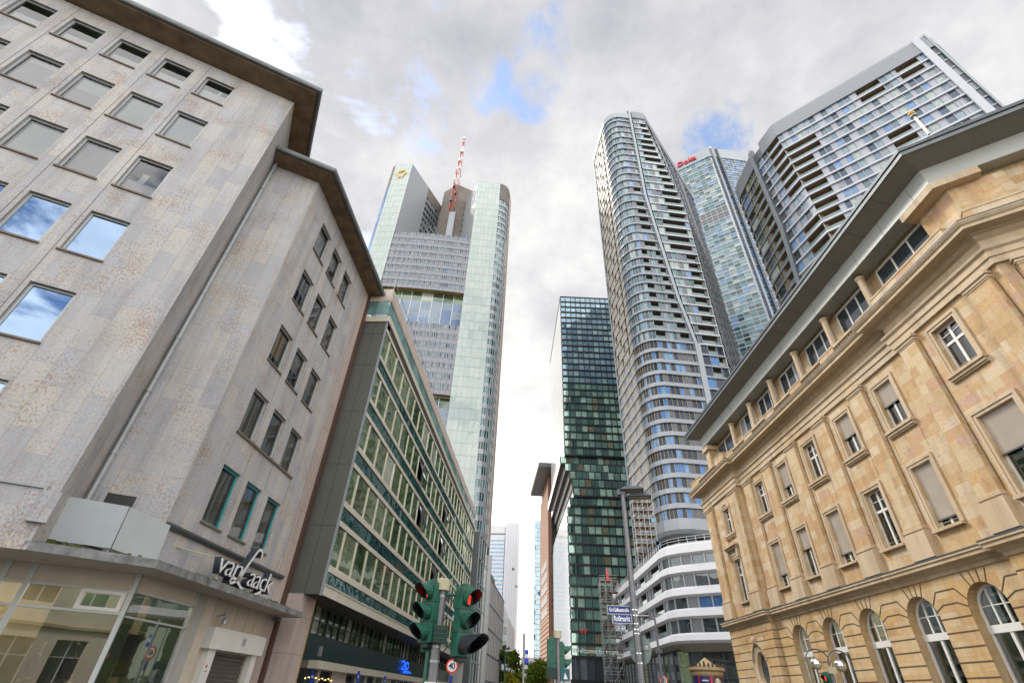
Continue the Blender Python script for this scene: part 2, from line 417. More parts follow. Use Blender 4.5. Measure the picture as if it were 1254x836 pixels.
plain('panel_lilac', (.25, .26, .29), .45, .2, var=.07, scale=.5)
plain('panel_warm', (.47, .435, .39), .4, .2, var=.07, scale=.5)
plain('band_grey', (.27, .29, .315), .38, .3, var=.06, scale=.4)
plain('band_white', (.60, .60, .625), .4, .05, var=.04, scale=.3)
plain('band_pale', (.47, .485, .52), .4, .15, var=.05, scale=.4)
plain('fin_grey', (.31, .345, .37), .38, .3, var=.05)
plain('mesh_grey', (.25, .26, .285), .5, .3, var=.07)
plain('omni_black', (.016, .019, .021), .3, .3, var=.2)
plain('panel_cool', (.36, .375, .42), .4, .2, var=.07, scale=.5)
plain('gold_mullion', (.33, .26, .15), .45, .3, var=.1)
plain('ochre_soffit', (.42, .31, .13), .6, var=.1)
plain('mast_red', (.55, .09, .05), .5)
plain('mast_white', (.7, .7, .68), .5)
plain('brown_metal', (.19, .165, .14), .8, .0, var=.2, scale=.3)
plain('brick_red', (.30, .145, .095), .75, var=.12, scale=2)
plain('brick_pale', (.56, .38, .28), .75, var=.1)
plain('steel_roof', (.24, .25, .25), .45, .4, var=.08, scale=.4)
plain('soffit_grey', (.24, .225, .19), .6, .1, var=.06, scale=.4)
plain('fascia_grey', (.38, .39, .36), .45, .25, var=.06, scale=.4)
plain('roof_dark', (.10, .10, .10), .8, var=.2)
plain('pole_grey', (.20, .20, .22), .45, .4, var=.12, scale=6)
plain('pole_pale', (.38, .39, .40), .45, .4, var=.1)
plain('signal_green', (.012, .10, .065), .45, var=.35, scale=7)
plain('signal_dark', (.012, .03, .025), .5)
plain('signal_black', (.025, .028, .035), .45, var=.3, scale=9)
plain('cap_beige', (.50, .45, .30), .6, var=.1)
plain('sign_blue', (.012, .03, .22), .4, var=.1)
plain('logo_blue', (.01, .05, .6), .4)
plain('sign_white', (.74, .75, .75), .45, var=.04)
plain('sign_red', (.62, .02, .02), .4)
plain('sign_black', (.02, .02, .02), .5)
plain('sign_back', (.24, .30, .29), .55, .2, var=.08, scale=4)
plain('letter_navy', (.03, .04, .055), .4)
plain('letter_red', (.62, .02, .05), .4)
plain('letter_yellow', (.80, .42, .02), .45)
plain('sticker_teal', (.02, .10, .12), .5)
plain('scaffold_tube', (.36, .38, .37), .4, .6, var=.25, scale=3)
plain('scaffold_plank', (.40, .19, .10), .8, var=.3, scale=2)
plain('scaffold_blue', (.16, .32, .50), .7)
plain('column_stone', (.42, .30, .16), .75, var=.25, scale=8)
plain('iron_crest', (.06, .05, .045), .5)
plain('poster_navy', (.015, .02, .12), .4, var=.3, scale=3)
plain('poster_red', (.55, .01, .04), .4)
plain('poster_dark', (.06, .03, .04), .4, var=.6, scale=4)
plain('lamp_steel', (.72, .73, .75), .12, .95, var=.04)
plain('lamp_bowl', (.55, .47, .36), .3, var=.1)
plain('gold', (.50, .27, .02), .4, .3)
plain('asphalt', (.05, .05, .052), .9, var=.25, scale=2.5, bump=.3, bscale=60)
plain('road_paint', (.72, .72, .70), .7, var=.15, scale=6)
slabs('paving', [(0, (.20, .195, .185)), (1, (.29, .28, .26))], .6, .4, .008, (.12, .115, .11), bump=.2, offset=.5)
plain('kerb_stone', (.33, .32, .30), .8, var=.15)
plain('ground_far', (.16, .16, .15), .9, var=.2, scale=.05)
plain('bark', (.10, .075, .05), .9, var=.3, scale=12, bump=.5)
plain('skin_mannequin', (.62, .58, .48), .35, var=.04)
plain('cloth_blue', (.02, .07, .26), .8, var=.3, scale=9)
plain('cloth_grey', (.07, .075, .085), .8, var=.3, scale=9)
plain('cloth_sand', (.42, .36, .26), .8, var=.3, scale=9)
plain('cloth_rust', (.28, .09, .02), .8, var=.3)
plain('bird_dark', (.06, .055, .05), .8)
emit('red_light', (1.0, .02, .012), 1.6)
emit('blue_light', (.02, .12, 1.0), .9)
emit('shop_lamp', (1.0, .80, .52), 7.0)
emit('warm_lamp', (1.0, .62, .2), 2.0)
def leaf(name, c1, c2):
    m, nt, out = new_mat(name)
    at = N(nt, 'ShaderNodeAttribute', attribute_name='rnd'); rp = ramp(nt, [(0, c1), (1, c2)]); L(nt, at.outputs['Fac'], rp.inputs[0])
    d = N(nt, 'ShaderNodeBsdfDiffuse'); t = N(nt, 'ShaderNodeBsdfTranslucent'); L(nt, rp.outputs[0], d.inputs[0]); L(nt, rp.outputs[0], t.inputs[0])
    mx = N(nt, 'ShaderNodeMixShader'); mx.inputs[0].default_value = .35; L(nt, d.outputs[0], mx.inputs[1]); L(nt, t.outputs[0], mx.inputs[2]); L(nt, mx.outputs[0], out.inputs[0])
leaf('leaf_green', (.055, .10, .012), (.16, .20, .03)); leaf('leaf_yellow', (.20, .20, .02), (.36, .30, .03))
G = [(0, (.035, .045, .055)), (.35, (.06, .075, .09)), (.6, (.10, .12, .13)), (.8, (.20, .22, .22)), (.92, (.02, .025, .03))]
glass('glass_blue', [(0, (.03, .05, .09)), (.4, (.06, .085, .12)), (.65, (.12, .16, .19)), (.85, (.26, .29, .30))], 1.7, (.86, .95, 1.0))
glass('glass_sky', [(0, (.05, .13, .30)), (.4, (.10, .22, .46)), (.75, (.16, .29, .50)), (.93, (.02, .03, .05))], 1.8, (.80, .92, 1.0), wave=.5)
glass('glass_office', [(0, (.025, .03, .055)), (.30, (.05, .06, .09)), (.52, (.09, .22, .48)), (.70, (.18, .34, .58)), (.88, (.03, .035, .05))], 1.45, (.85, .95, 1.0))
glass('glass_mirror', [(0, (.02, .03, .05)), (.5, (.03, .04, .06))], 2.5, (.55, .74, 1.0), wave=.06, rmin=.42)
glass('glass_pale', [(0, (.17, .23, .30)), (.25, (.25, .32, .37)), (.5, (.37, .43, .41)), (.75, (.17, .28, .48))], 1.6, (.92, .98, 1.0))
glass('glass_teal', [(0, (.025, .07, .085)), (.35, (.06, .14, .165)), (.6, (.12, .23, .26)), (.82, (.22, .33, .34)), (.94, (.02, .04, .04))], 1.75, (.85, 1.0, .97))
glass('glass_omni', [(0, (.02, .06, .055)), (.25, (.06, .14, .12)), (.48, (.14, .26, .215)), (.68, (.30, .46, .38)), (.92, (.15, .13, .07))], 3.0, (.72, .95, .86), wave=.8, wscale=.12)
glass('glass_omni_sky', [(0, (.04, .10, .15)), (.3, (.08, .17, .23)), (.6, (.17, .28, .33)), (.85, (.28, .40, .42))], 3.3, (.72, .92, 1.0), wave=.6, wscale=.12)
glass('glass_dark', G, 1.9, (.85, .92, .95))
glass('glass_green', [(0, (.045, .075, .035)), (.4, (.075, .115, .055)), (.7, (.12, .16, .085)), (.9, (.33, .36, .31))], 2.2, (.90, .98, .84), wave=.3, wscale=.5)
glass('glass_spandrel', [(0, (.010, .048, .050)), (.5, (.014, .06, .06)), (.8, (.02, .075, .072))], 1.75, (.8, 1.0, .97), wave=1.2, wscale=.5)
glass('glass_mint', [(0, (.41, .47, .44)), (.5, (.43, .49, .46)), (.8, (.46, .50, .47))], 1.7, (.95, 1.0, .99), wave=.12, wscale=.1, cloud=.04)
glass('glass_gallery', [(0, (.14, .28, .28)), (.5, (.20, .36, .36)), (.8, (.26, .42, .40))], 1.9, (.9, 1, 1), wave=1.5, wscale=.6)
glass('glass_curve', [(0, (.06, .12, .24)), (.5, (.09, .18, .34))], 2.2, (.8, .92, 1.0), wave=.6, wscale=.1)
glass('glass_garden', [(0, (.16, .21, .27)), (.5, (.20, .25, .30)), (.8, (.12, .18, .30))], 1.9, (.9, .96, 1.0), wave=.4)
glass('glass_white_glare', [(0, (.62, .62, .60)), (.5, (.66, .66, .64))], 2.2, (1, .99, .97), rough=.08, wave=.1, cloud=.04)  # white base paints in the sky glare along the grid tower's side
glass('glass_silver', [(0, (.22, .38, .56)), (.5, (.26, .43, .62))], 1.6, (.9, .97, 1))
glass('rail_glass', [(0, (.12, .18, .19)), (.5, (.17, .22, .23)), (.8, (.22, .27, .27))], 1.7, (.95, 1, 1))
clear_glass('window_glass', (.95, .98, .98), 2.2)
clear_glass('shop_glass', (.70, .80, .72), 3.8)
clear_glass('bank_glass', (.66, .80, .74), 2.6)
plain('curtain_green', (.62, .74, .66), .8, var=.3, scale=5, streak=True)
# ------------------------------------------------------------------ ground
def ground():
    g = MB(); g.quad((-3000, -3000, 0), (3000, -3000, 0), (3000, 3000, 0), (-3000, 3000, 0), 'ground_far'); structure(g.build('ground'))
    g = MB(); g.quad((-60, -40, .004), (60, -40, .004), (60, 600, .004), (-60, 600, .004), 'asphalt'); structure(g.build('road'))
    g = MB()
    def slab(pts, z=.13):
        g.prism(pts, 0.0, z, 'paving', bottom=False)
    left = [(-40, -4), (-9, 10.5), (-7.2, 14), (-7.2, 300), (-40, 300)]
    slab(left); 
    right = [(60, -3), (60, 300), (9, 300), (9.0, 62), (12.6, 50), (15.2, 22), (24, 6)]
    slab(right)
    structure(g.build('pavement'))
    g = MB()
    for pts in (left[:4], right[2:][:5] + [(60, -3)]):
        p = pts if pts is left[:4] else pts
        g.ribbon(p, [(0.0, 0), (.16, 0), (.16, .12), (0.0, .135)], 'kerb_stone')
    structure(g.build('kerb'))
    g = MB()
    for c, w in (((-1.5, 8.6), 1.5), ((.3, 15.2), 1.2), ((1.9, 12.1), 1.3), ((6.1, 13.1), 1.5), ((5.0, 25.3), 1.6), ((-1.2, 29.5), 1.2), ((-4.2, 26), 1.2)):
        n = 14; pts = [(c[0]+w*math.cos(2*math.pi*i/n), c[1]+w*1.7*math.sin(2*math.pi*i/n)) for i in range(n)]
        g.prism(pts, 0.004, .12, 'paving', bottom=False)
    structure(g.build('pavement'))
    g = MB()
    for i in range(14):
        x = -6.6+i*1.0; g.quad((x, 9.2, .008), (x+.5, 9.2, .008), (x+.5, 12.6, .008), (x, 12.6, .008), 'road_paint')
    for y in range(32, 200, 9): g.quad((.2, y, .008), (.34, y, .008), (.34, y+4, .008), (.2, y+4, .008), 'road_paint')
    structure(g.build('road_marking'))
ground()

# ------------------------------------------------------------------ generic window with frame, pane, sill, blinds
def window(root, fr, a, b, c, d, kd, frame='frame_alu', glassm='window_glass', sill=True, mull=(), trans=(), fw=.07, blind=None, cill=.07, name='window', openf=0, back='room_dark', mw=.05):
    f = MB(); k0, k1 = -kd, -kd+.06
    for (x0, x1, y0, y1) in ((a, a+fw, c, d), (b-fw, b, c, d), (a+fw, b-fw, c, c+fw), (a+fw, b-fw, d-fw, d)): fr.box(f, x0, x1, y0, y1, k0, k1, frame)
    for m in mull: fr.box(f, m-mw/2, m+mw/2, c+fw, d-fw, k0+.004, k1+.012, frame)
    for (z, x0, x1, w) in trans: fr.box(f, x0, x1, z-w/2, z+w/2, k0+.002, k1+.006, frame)
    w = f.build(name, root)
    p = MB(); j = random.uniform(-.006, .006), random.uniform(-.006, .006)
    e = .012
    p.quad(fr.P(a+fw-e, c+fw-e, k0+.02+j[0]), fr.P(b-fw+e, c+fw-e, k0+.02+j[1]), fr.P(b-fw+e, d-fw+e, k0+.02-j[0]), fr.P(a+fw-e, d-fw+e, k0+.02-j[1]), glassm, random.random()); p.build('pane', w)
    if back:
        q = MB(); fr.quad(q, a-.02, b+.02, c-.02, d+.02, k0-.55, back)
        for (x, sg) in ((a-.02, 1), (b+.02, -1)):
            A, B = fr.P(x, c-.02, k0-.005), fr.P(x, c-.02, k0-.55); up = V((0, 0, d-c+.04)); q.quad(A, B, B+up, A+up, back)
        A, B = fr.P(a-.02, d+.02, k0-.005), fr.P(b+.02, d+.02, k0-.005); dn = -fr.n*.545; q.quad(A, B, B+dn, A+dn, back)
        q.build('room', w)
    if sill:
        q = MB(); fr.box(q, a-.05, b+.05, c-cill, c-.004, -kd+.0, .06, 'reveal_brown' if sill is True else sill); q.build('sill', w)
    if blind:
        q = MB()
        for (x0, x1, y0, y1, m) in blind: fr.quad(q, a+fw+(b-a-2*fw)*x0, a+fw+(b-a-2*fw)*x1, c+fw+(d-c-2*fw)*y0, c+fw+(d-c-2*fw)*y1, k0-.12 - .002*len(q.f), m)
        q.build('blind', w)
    return w

# ------------------------------------------------------------------ stone corner building on the left
def corner_building():
    T = thing('corner_building', 'pale travertine corner building with square windows and a shop at its foot, left edge', 'building', (-13, 14, 0))
    A = Fr((-12.37, 11.52), 60); A.o = A.o - A.u*16       # s 0..16, the corner at 16
    S0 = 16.0
    wall = MB()
    cols = [(-3.56 - 1.705*i, -2.40 - 1.705*i) for i in range(7)]
    rows = [(22.52, 24.1), (19.21, 21.1), (15.92, 17.79), (12.62, 14.5), (9.32, 11.2), (6.1, 8.03)]
    # A facade: staircase of blank wall -> the two last columns stop where the photo shows bare stone
    holes = []
    for ri, (z0, z1) in enumerate(rows):
        for ci, (a, b) in enumerate(cols):
            holes.append((S0+a, S0+b, z0, z1, ri, ci))
    wall_with_holes(wall, A, 0, S0, 4.05, 24.95, [h[:4] for h in holes], .17, 'travertine')
    for ci, (a, b) in enumerate(cols):
        A.box(wall, S0+a-.145, S0+a-.125, 5.6, 24.9, -.01, .004, 'stone_joint')
    # return A', wall B, wall C
    pA = A.xy(S0); B = Fr((-11.5, 14.4), 60); inner = B.xy(-2.215)
    wall.quad((pA[0], pA[1], 4.05), (inner[0], inner[1], 4.05), (inner[0], inner[1], 25.2), (pA[0], pA[1], 24.95), 'travertine')
    back = (inner[0]-1.5*3.0, inner[1]+2.6*3.0)
    wall.quad((inner[0], inner[1], 22.0), (back[0], back[1], 22.0), (back[0], back[1], 25.2), (inner[0], inner[1], 25.2), 'travertine')
    B.quad(wall, -2.3, 0, 4.05, 22.5, 0, 'travertine')
    Cf = Fr((-11.5, 14.4), 0)
    ccol = [(15.93, 17.1), (17.65, 18.8), (19.38, 20.53)]
    crow = [(6.03, 8.03), (9.34, 11.2), (12.62, 14.45), (15.95, 17.85), (19.3, 21.2)]
    ch = [(a-14.4, b-14.4, c, d, r, i) for r, (c, d) in enumerate(crow) for i, (a, b) in enumerate(ccol)]
    wall_with_holes(wall, Cf, 0, 7.7, 4.05, 22.5, [h[:4] for h in ch], .17, 'travertine')
    for i, (a, b) in enumerate(ccol):
        Cf.box(wall, b-14.4+.10, b-14.4+.12, 8.1, 22.4, -.01, .004, 'stone_joint')
    Cf.quad(wall, 7.7, 8.9, 0, 22.5, .004, 'travertine_pink')
    Cf.box(wall, 7.69, 7.7, 4.3, 22.5, -.05, .006, 'stone_joint')
    # solid back, roof decks
    wall.quad((-11.5, 23.3, 0), (-24, 23.3, 0), (-24, 23.3, 22.5), (-11.5, 23.3, 22.5), 'plaster_grey')
    wall.build('wall', T)
    r = MB()
    r.poly([(*A.xy(0), 25.4), (*A.xy(S0), 25.4), (*inner, 25.4), (*back, 25.4), (-34, 22, 25.4)], 'roof_dark')
    r.poly([(-11.5, 14.4, 22.75), (-11.5, 23.3, 22.75), (-26, 23.3, 22.75), (*inner, 22.75)], 'roof_dark'); r.build('roof', T)
    # eaves
    e = MB()
    bk = (back[0], back[1])
    prof = [(-.3, 25.0), (.9, 25.12), (.9, 25.34), (-.3, 25.5)]
    e.ribbon([A.xy(-6), A.xy(S0), inner, bk], prof, 'brown_soffit')
    prof2 = [(-.3, 22.42), (.85, 22.5), (.85, 22.68), (-.3, 22.85)]
    e.ribbon([B.xy(-2.2), (-11.5, 14.4), (-11.5, 23.25)], prof2, 'brown_soffit'); e.build('eaves', T)
    g = MB()
    gp = [(.905, 25.22), (.96, 25.18), (1.05, 25.2), (1.09, 25.28), (1.09, 25.42), (.905, 25.44)]
    g.ribbon([A.xy(-6), A.xy(S0), inner, bk], gp, 'zinc')
    gp = [(k-.05, z-2.68) for k, z in gp]
    g.ribbon([B.xy(-2.2), (-11.5, 14.4), (-11.5, 23.25)], gp, 'zinc'); g.build('gutter', T)
    d = MB()
    q = B.P(-2.08, 0, .14)
    d.tube([q+V((0, 0, 22.4)), q+V((0, 0, 4.3))], .075, 'zinc_light', 10)
    for z in (7.2, 9.4, 11.6, 13.8, 16, 18.2, 20.4, 22): d.tube([q+V((0, 0, z)), q+V((0, 0, z+.09))], .095, 'zinc_light', 10)
    d.build('downpipe', T)
    d = MB(); p0 = Fr(inner, -30)
    d.tube([p0.P(1.0, 25.0, .82), p0.P(1.0, 24.75, .78), p0.P(.55, 24.55, .2), p0.P(.5, 22.9, .12)], .07, 'frame_white', 8); d.build('downpipe', T)
    d = MB(); d.box((-11.5, 22.98, 0), (.13, 0, 0), (0, .26, 0), (0, 0, 22.4), 'rust_brown'); d.build('downpipe', T)
    # windows on A
    look = {(0, 0): [(0, 1, 0, .62, 'blind_white'), (.55, .66, 0, .8, 'blind_white')], (0, 1): [(0, 1, 0, .55, 'blind_white')], (0, 2): [(0, 1, 0, .5, 'blind_white')], (0, 3): [(0, 1, 0, .5, 'blind_white')], (0, 4): [(0, 1, 0, .5, 'blind_white')],
            (1, 0): [(0, 1, 0, 1, 'blind_white')], (1, 1): [(0, 1, 0, 1, 'blind_white')], (1, 2): [(0, 1, 0, .6, 'blind_grey'), (0, 1, .6, 1, 'blind_white')], (1, 3): [(0, 1, 0, .85, 'blind_grey'), (0, 1, .85, 1, 'blind_white')],
            (2, 0): [(0, 1, .0, .4, 'blind_grey'), (.3, .5, 0, .7, 'blind_white')], (2, 1): [(0, 1, .16, 1, 'blind_grey'), (0, 1, 0, .16, 'blind_amber')], (2, 2): [(0, 1, 0, 1, 'blind_white'), (.45, .55, 0, 1, 'blind_pink')],
}
    for (a, b, c, dd, ri, ci) in holes:
        gm = 'window_glass' if ri < 3 else 'glass_mirror'
        window(T, A, a, b, c, dd, .17, 'frame_alu', gm, blind=look.get((ri, ci), [(0, 1, 0, random.choice((.4, .7, 1)), random.choice(('blind_white', 'blind_grey')))] if ri < 3 else None), back=None if ri > 2 else ('room_green' if ri == 0 else 'room_dark'))
    for (a, b, c, dd, ri, ci) in ch:
        teal = ri == 0
        bl = [(0, 1, 0, 1, 'curtain')] if ri < 2 else [(0, 1, random.choice((.2, .5)), 1, random.choice(('curtain', 'blind_grey', 'room_green')))]
        if ri == 2 and ci == 0: bl = [(0, 1, .3, 1, 'blind_amber')]
        if ri == 2 and ci == 2: bl = [(0, 1, .5, 1, 'brick_red')]
        w = window(T, Cf, a, b, c, dd, .17, 'frame_teal' if teal else 'frame_alu', blind=bl, fw=.085 if teal else .06, sill=True if ri != 1 else False)
    q = MB(); Cf.box(q, 1.45, 6.3, 9.24, 9.335, -.1, .07, 'reveal_brown'); q.build('sill', T)
    # thin frame moulding on the blank lower wall of A
    q = MB(); A.box(q, S0-7, S0-.27, 5.46, 5.53, .0, .05, 'alu_mid'); A.box(q, S0-.34, S0-.27, 4.72, 5.46, 0, .05, 'alu_mid'); q.build('moulding', T)
    q = MB(); A.box(q, S0-.27, S0+.10, 4.72, 5.40, 0.003, .10, 'travertine'); A.box(q, S0-.3, S0+.12, 4.66, 4.72, 0.0, .13, 'zinc_light'); q.build('corner_block', T)
    # ledge over the shop, fascia moulding
    q = MB()
    q.ribbon([(-11.5, 14.45), (-11.5, 22.4)], [(0.0, 5.40), (.10, 5.40), (.16, 5.47), (.16, 5.54), (0.0, 5.58)], 'alu_dark'); q.build('ledge', T)
    # canopy
    cp = [A.xy(-1), A.xy(S0-.1), (-10.3, 13.28), (-10.36, 22.95)]
    q = MB(); q.ribbon(cp[1:], [(-.05, 4.05), (0.0, 4.05), (.02, 4.25), (-.05, 4.27)], 'canopy_edge')
    q.poly([(*A.xy(-1), 4.047), (-30, 22, 4.047), (-11.5, 23.2, 4.047), (-10.36, 22.95, 4.047), (-10.3, 13.28, 4.047), (*A.xy(S0-.1), 4.047)], 'canopy_soffit')
    q.poly([(*A.xy(S0-.1), 4.262), (-10.35, 13.28, 4.262), (-10.41, 22.95, 4.262), (-11.5, 22.95, 4.262), (-11.5, 14.4, 4.262), (*inner, 4.262)], 'canopy_edge')
    q.quad((-11.5, 22.95, 4.05), (-10.36, 22.95, 4.05), (-10.36, 22.95, 4.265), (-11.5, 22.95, 4.265), 'canopy_edge')
    q.build('canopy', T)
    q = MB()
    for i in range(60):
        y = random.uniform(15, 21.5); q.box((-10.42+random.uniform(-.03, .05), y, 4.25), (.05, 0, 0), (0, random.uniform(.05, .25), 0), (0, 0, random.uniform(.015, .05)), 'moss')
    for i in range(50):
        t = random.random(); p = V((lerp(-12.6, -11.2, t), lerp(12.0, 13.6, t), 4.26)); q.box(p, (random.uniform(.05, .12), .03, 0), (-.02, .06, 0), (0, 0, random.uniform(.03, .18)), 'moss')
    o = q.build('moss', T); o['kind'] = 'stuff'
    # bent sheet metal box on the canopy
    bl, bm, br = V((-12.96, 12.43, 4.5)), V((-11.79, 13.23, 4.5)), V((-11.40, 14.62, 4.40))
    tl, tm, tr = V((-12.83, 12.22, 5.56)), V((-11.66, 13.02, 5.56)), V((-11.29, 14.41, 5.44))
    for (a, b, c, d2) in ((bl, bm, tm, tl), (bm+V((.012, .03, 0)), br, tr, tm+V((.012, .03, 0)))):
        q = MB(); n = (b-a).cross(d2-a).normalized()*-.03
        q.quad(a, b, c, d2, 'sheet_metal'); q.quad(a+n, d2+n, c+n, b+n, 'alu_dark')
        for (x, y) in ((a, b), (b, c), (c, d2), (d2, a)): q.quad(x, x+n, y+n, y, 'alu_mid')
        q.build('metal_panel', T)
    q = MB(); q.tube([bm+V((-.1, .1, .15)), bm+V((-.1, .02, -.24))], .03, 'zinc_light', 6); q.tube([bl+V((.3, .35, .05)), bm+V((-.3, .1, -.02))], .03, 'soffit_dark', 6); q.build('panel_bracket', T)
    q = MB(); B.box(q, -1.86, -.92, 5.72, 6.16, .0, .06, 'travertine'); B.box(q, -1.72, -.98, 5.74, 6.1, .061, .066, 'sign_black'); q.build('vent', T)
    # ground floor: shop glazing along B's line and along C, wall, shutter door
    SA = Fr((-11.42, 14.25), 60); 
    def post(s0, s1, f, z0=.0, z1=4.045, m='frame_alu', k0=-.06, k1=.07): 
        b = MB(); f.box(b, s0, s1, z0, z1, k0, k1, m); b.build('mullion', T)
    q = MB(); SA.box(q, -14, 0, 0, .45, -.1, .03, 'plaster_cream'); q.build('shop_plinth', T)
    edges = [0, -2.35, -2.9, -5.2, -7.5, -9.8, -12.1]
    for i, s in enumerate(edges): post(s-.06, s+.06, SA)
    for i in range(len(edges)-1):
        s0, s1 = edges[i+1]+.06, edges[i]-.06
        q = MB(); SA.box(q, s0, s1, 3.62, 4.045, -.03, .03, 'plaster_cream'); q.build('shop_header', T)
        q = MB(); SA.box(q, s0, s1, 3.57, 3.62, -.05, .06, 'frame_alu'); SA.box(q, s0, s1, 3.04, 3.10, -.05, .06, 'frame_alu'); SA.box(q, s0, s1, .45, .52, -.05, .06, 'frame_alu'); q.build('shop_frame', T)
        q = MB(); SA.quad(q, s0, s1, .5, 3.06, 0, 'shop_glass'); SA.quad(q, s0, s1, 3.08, 3.6, 0.0, 'shop_glass'); q.build('shop_window', T)
    q = MB()
    s0, s1 = -1.12, -.10
    for (x0, x1, z0, z1) in ((s0, s0+.1, 3.10, 3.57), (s1-.1, s1, 3.10, 3.57), (s0+.1, s1-.1, 3.10, 3.18), (s0+.1, s1-.1, 3.49, 3.57)): SA.box(q, x0, x1, z0, z1, .0, .09, 'frame_white')
    q.build('vent_window', T)
    SCf = Fr((-11.40, 14.30), 0)
    q = MB(); SCf.box(q, .05, 2.75, 3.66, 4.045, -.03, .03, 'plaster_cream'); q.build('shop_header', T)
    q = MB(); SCf.box(q, .05, 2.75, 3.60, 3.66, -.05, .06, 'frame_alu'); SCf.box(q, .05, 2.75, 3.0, 3.05, -.05, .06, 'frame_alu'); SCf.box(q, .05, 2.75, 0, .3, -.05, .06, 'frame_alu'); SCf.box(q, 2.69, 2.78, 0, 4.045, -.05, .06, 'frame_alu'); q.build('shop_frame', T)
    q = MB(); SCf.quad(q, .05, 2.7, .3, 3.62, 0, 'shop_glass'); q.build('shop_window', T)
    q = MB()
    Cf2 = Fr((-11.5, 14.4), 0)
    wall_with_holes(q, Cf2, 3.95, 7.7, 0, 4.05, [(4.65, 7.2, 0, 2.56)], .25, 'plaster_cream'); Cf2.quad(q, 2.72, 3.95, 0, 4.05, 0, 'plaster_grey')
    Cf2.box(q, 3.95, 7.69, 2.6, 3.22, .0, .32, 'white_paint'); Cf2.box(q, 4.2, 4.65, 0, 2.6, .0, .2, 'white_paint'); Cf2.box(q, 7.2, 7.55, 0, 2.6, .0, .2, 'white_paint')
    for s in (4.7, 5.5, 6.3, 7.0): Cf2.box(q, s, s+.015, 3.25, 4.04, 0, .004, 'stone_joint')
    q.build('doorway', T)
    q = MB()
    for i in range(19):
        z = .12+i*.13; q.poly([Cf2.P(4.65, z, -.12), Cf2.P(7.2, z, -.12), Cf2.P(7.2, z+.09, -.05), Cf2.P(4.65, z+.09, -.05)], 'steel_shutter'); q.poly([Cf2.P(4.65, z+.09, -.05), Cf2.P(7.2, z+.09, -.05), Cf2.P(7.2, z+.13, -.12), Cf2.P(4.65, z+.13, -.12)], 'steel_shutter')
    q.build('roller_shutter', T)
    q = MB(); Cf2.box(q, 5.9, 6.2, 2.78, 3.08, .32, .327, 'blind_grey')
    for z in (3.0, 2.95, 2.89, 2.84): Cf2.box(q, 5.94, 6.16, z, z+.022, .327, .33, 'sign_black')
    q.build('door_plate', T)
    q = MB(); Cf2.box(q, 4.3, 4.55, 1.9, 2.22, .2, .206, 'sign_white'); Cf2.box(q, 4.34, 4.43, 2.07, 2.16, .206, .209, 'letter_red'); Cf2.box(q, 4.34, 4.5, 1.96, 2.0, .206, .209, 'alu_mid'); q.build('door_sticker', T)
    # interior behind the shop windows
    q = MB()
    SA.quad(q, -14, 2, 0.05, 4.04, -3.2, 'plaster_cream'); q.quad((-22, 8, .14), (-11.6, 8, .14), (-11.6, 17, .14), (-22, 17, .14), 'plaster_grey')
    Cf2.quad(q, -.6, 2.7, 0, 4.04, -1.6, 'blind_green'); q.quad((-11.55, 17.1, 0), (-13.4, 17.1, 0), (-13.4, 17.1, 4.04), (-11.55, 17.1, 4.04), 'blind_green')
    q.build('shop_interior', T)
    for (s, k, w) in ((-1.6, -1.1, 1.6), (-4.2, -1.1, 1.8), (-7, -1.1, 1.8), (-1.2, -2.3, 1.4), (-4, -2.3, 1.6)):
        q = MB(); SA.box(q, s-w/2, s+w/2, 3.95, 3.99, k-.1, k+.1, 'shop_lamp'); q.build('ceiling_lamp', T)
    q = MB(); Cf2.box(q, .2, 2.0, 3.93, 3.97, -.9, -.75, 'shop_lamp'); q.build('ceiling_lamp', T)
    q = MB(); q.tube([(-11.42, 18.6, 3.55), (-11.15, 18.6, 3.62), (-11.1, 18.6, 3.5)], .03, 'alu_mid', 8); q.lathe((-11.1, 18.6, 3.32), [(.03, .2), (.08, .12), (.1, 0), (.0, 0)], 'alu_mid', 12); q.build('door_lamp', T)
    q = MB(); q.box((-11.3, 22.3, 3.85), (.3, 0, 0), (0, .12, 0), (0, 0, .12), 'alu_dark'); q.tube([(-11.2, 22.36, 3.97), (-11.2, 22.36, 4.05)], .03, 'alu_dark', 6); q.build('camera', T)
    return T
CB = corner_building()

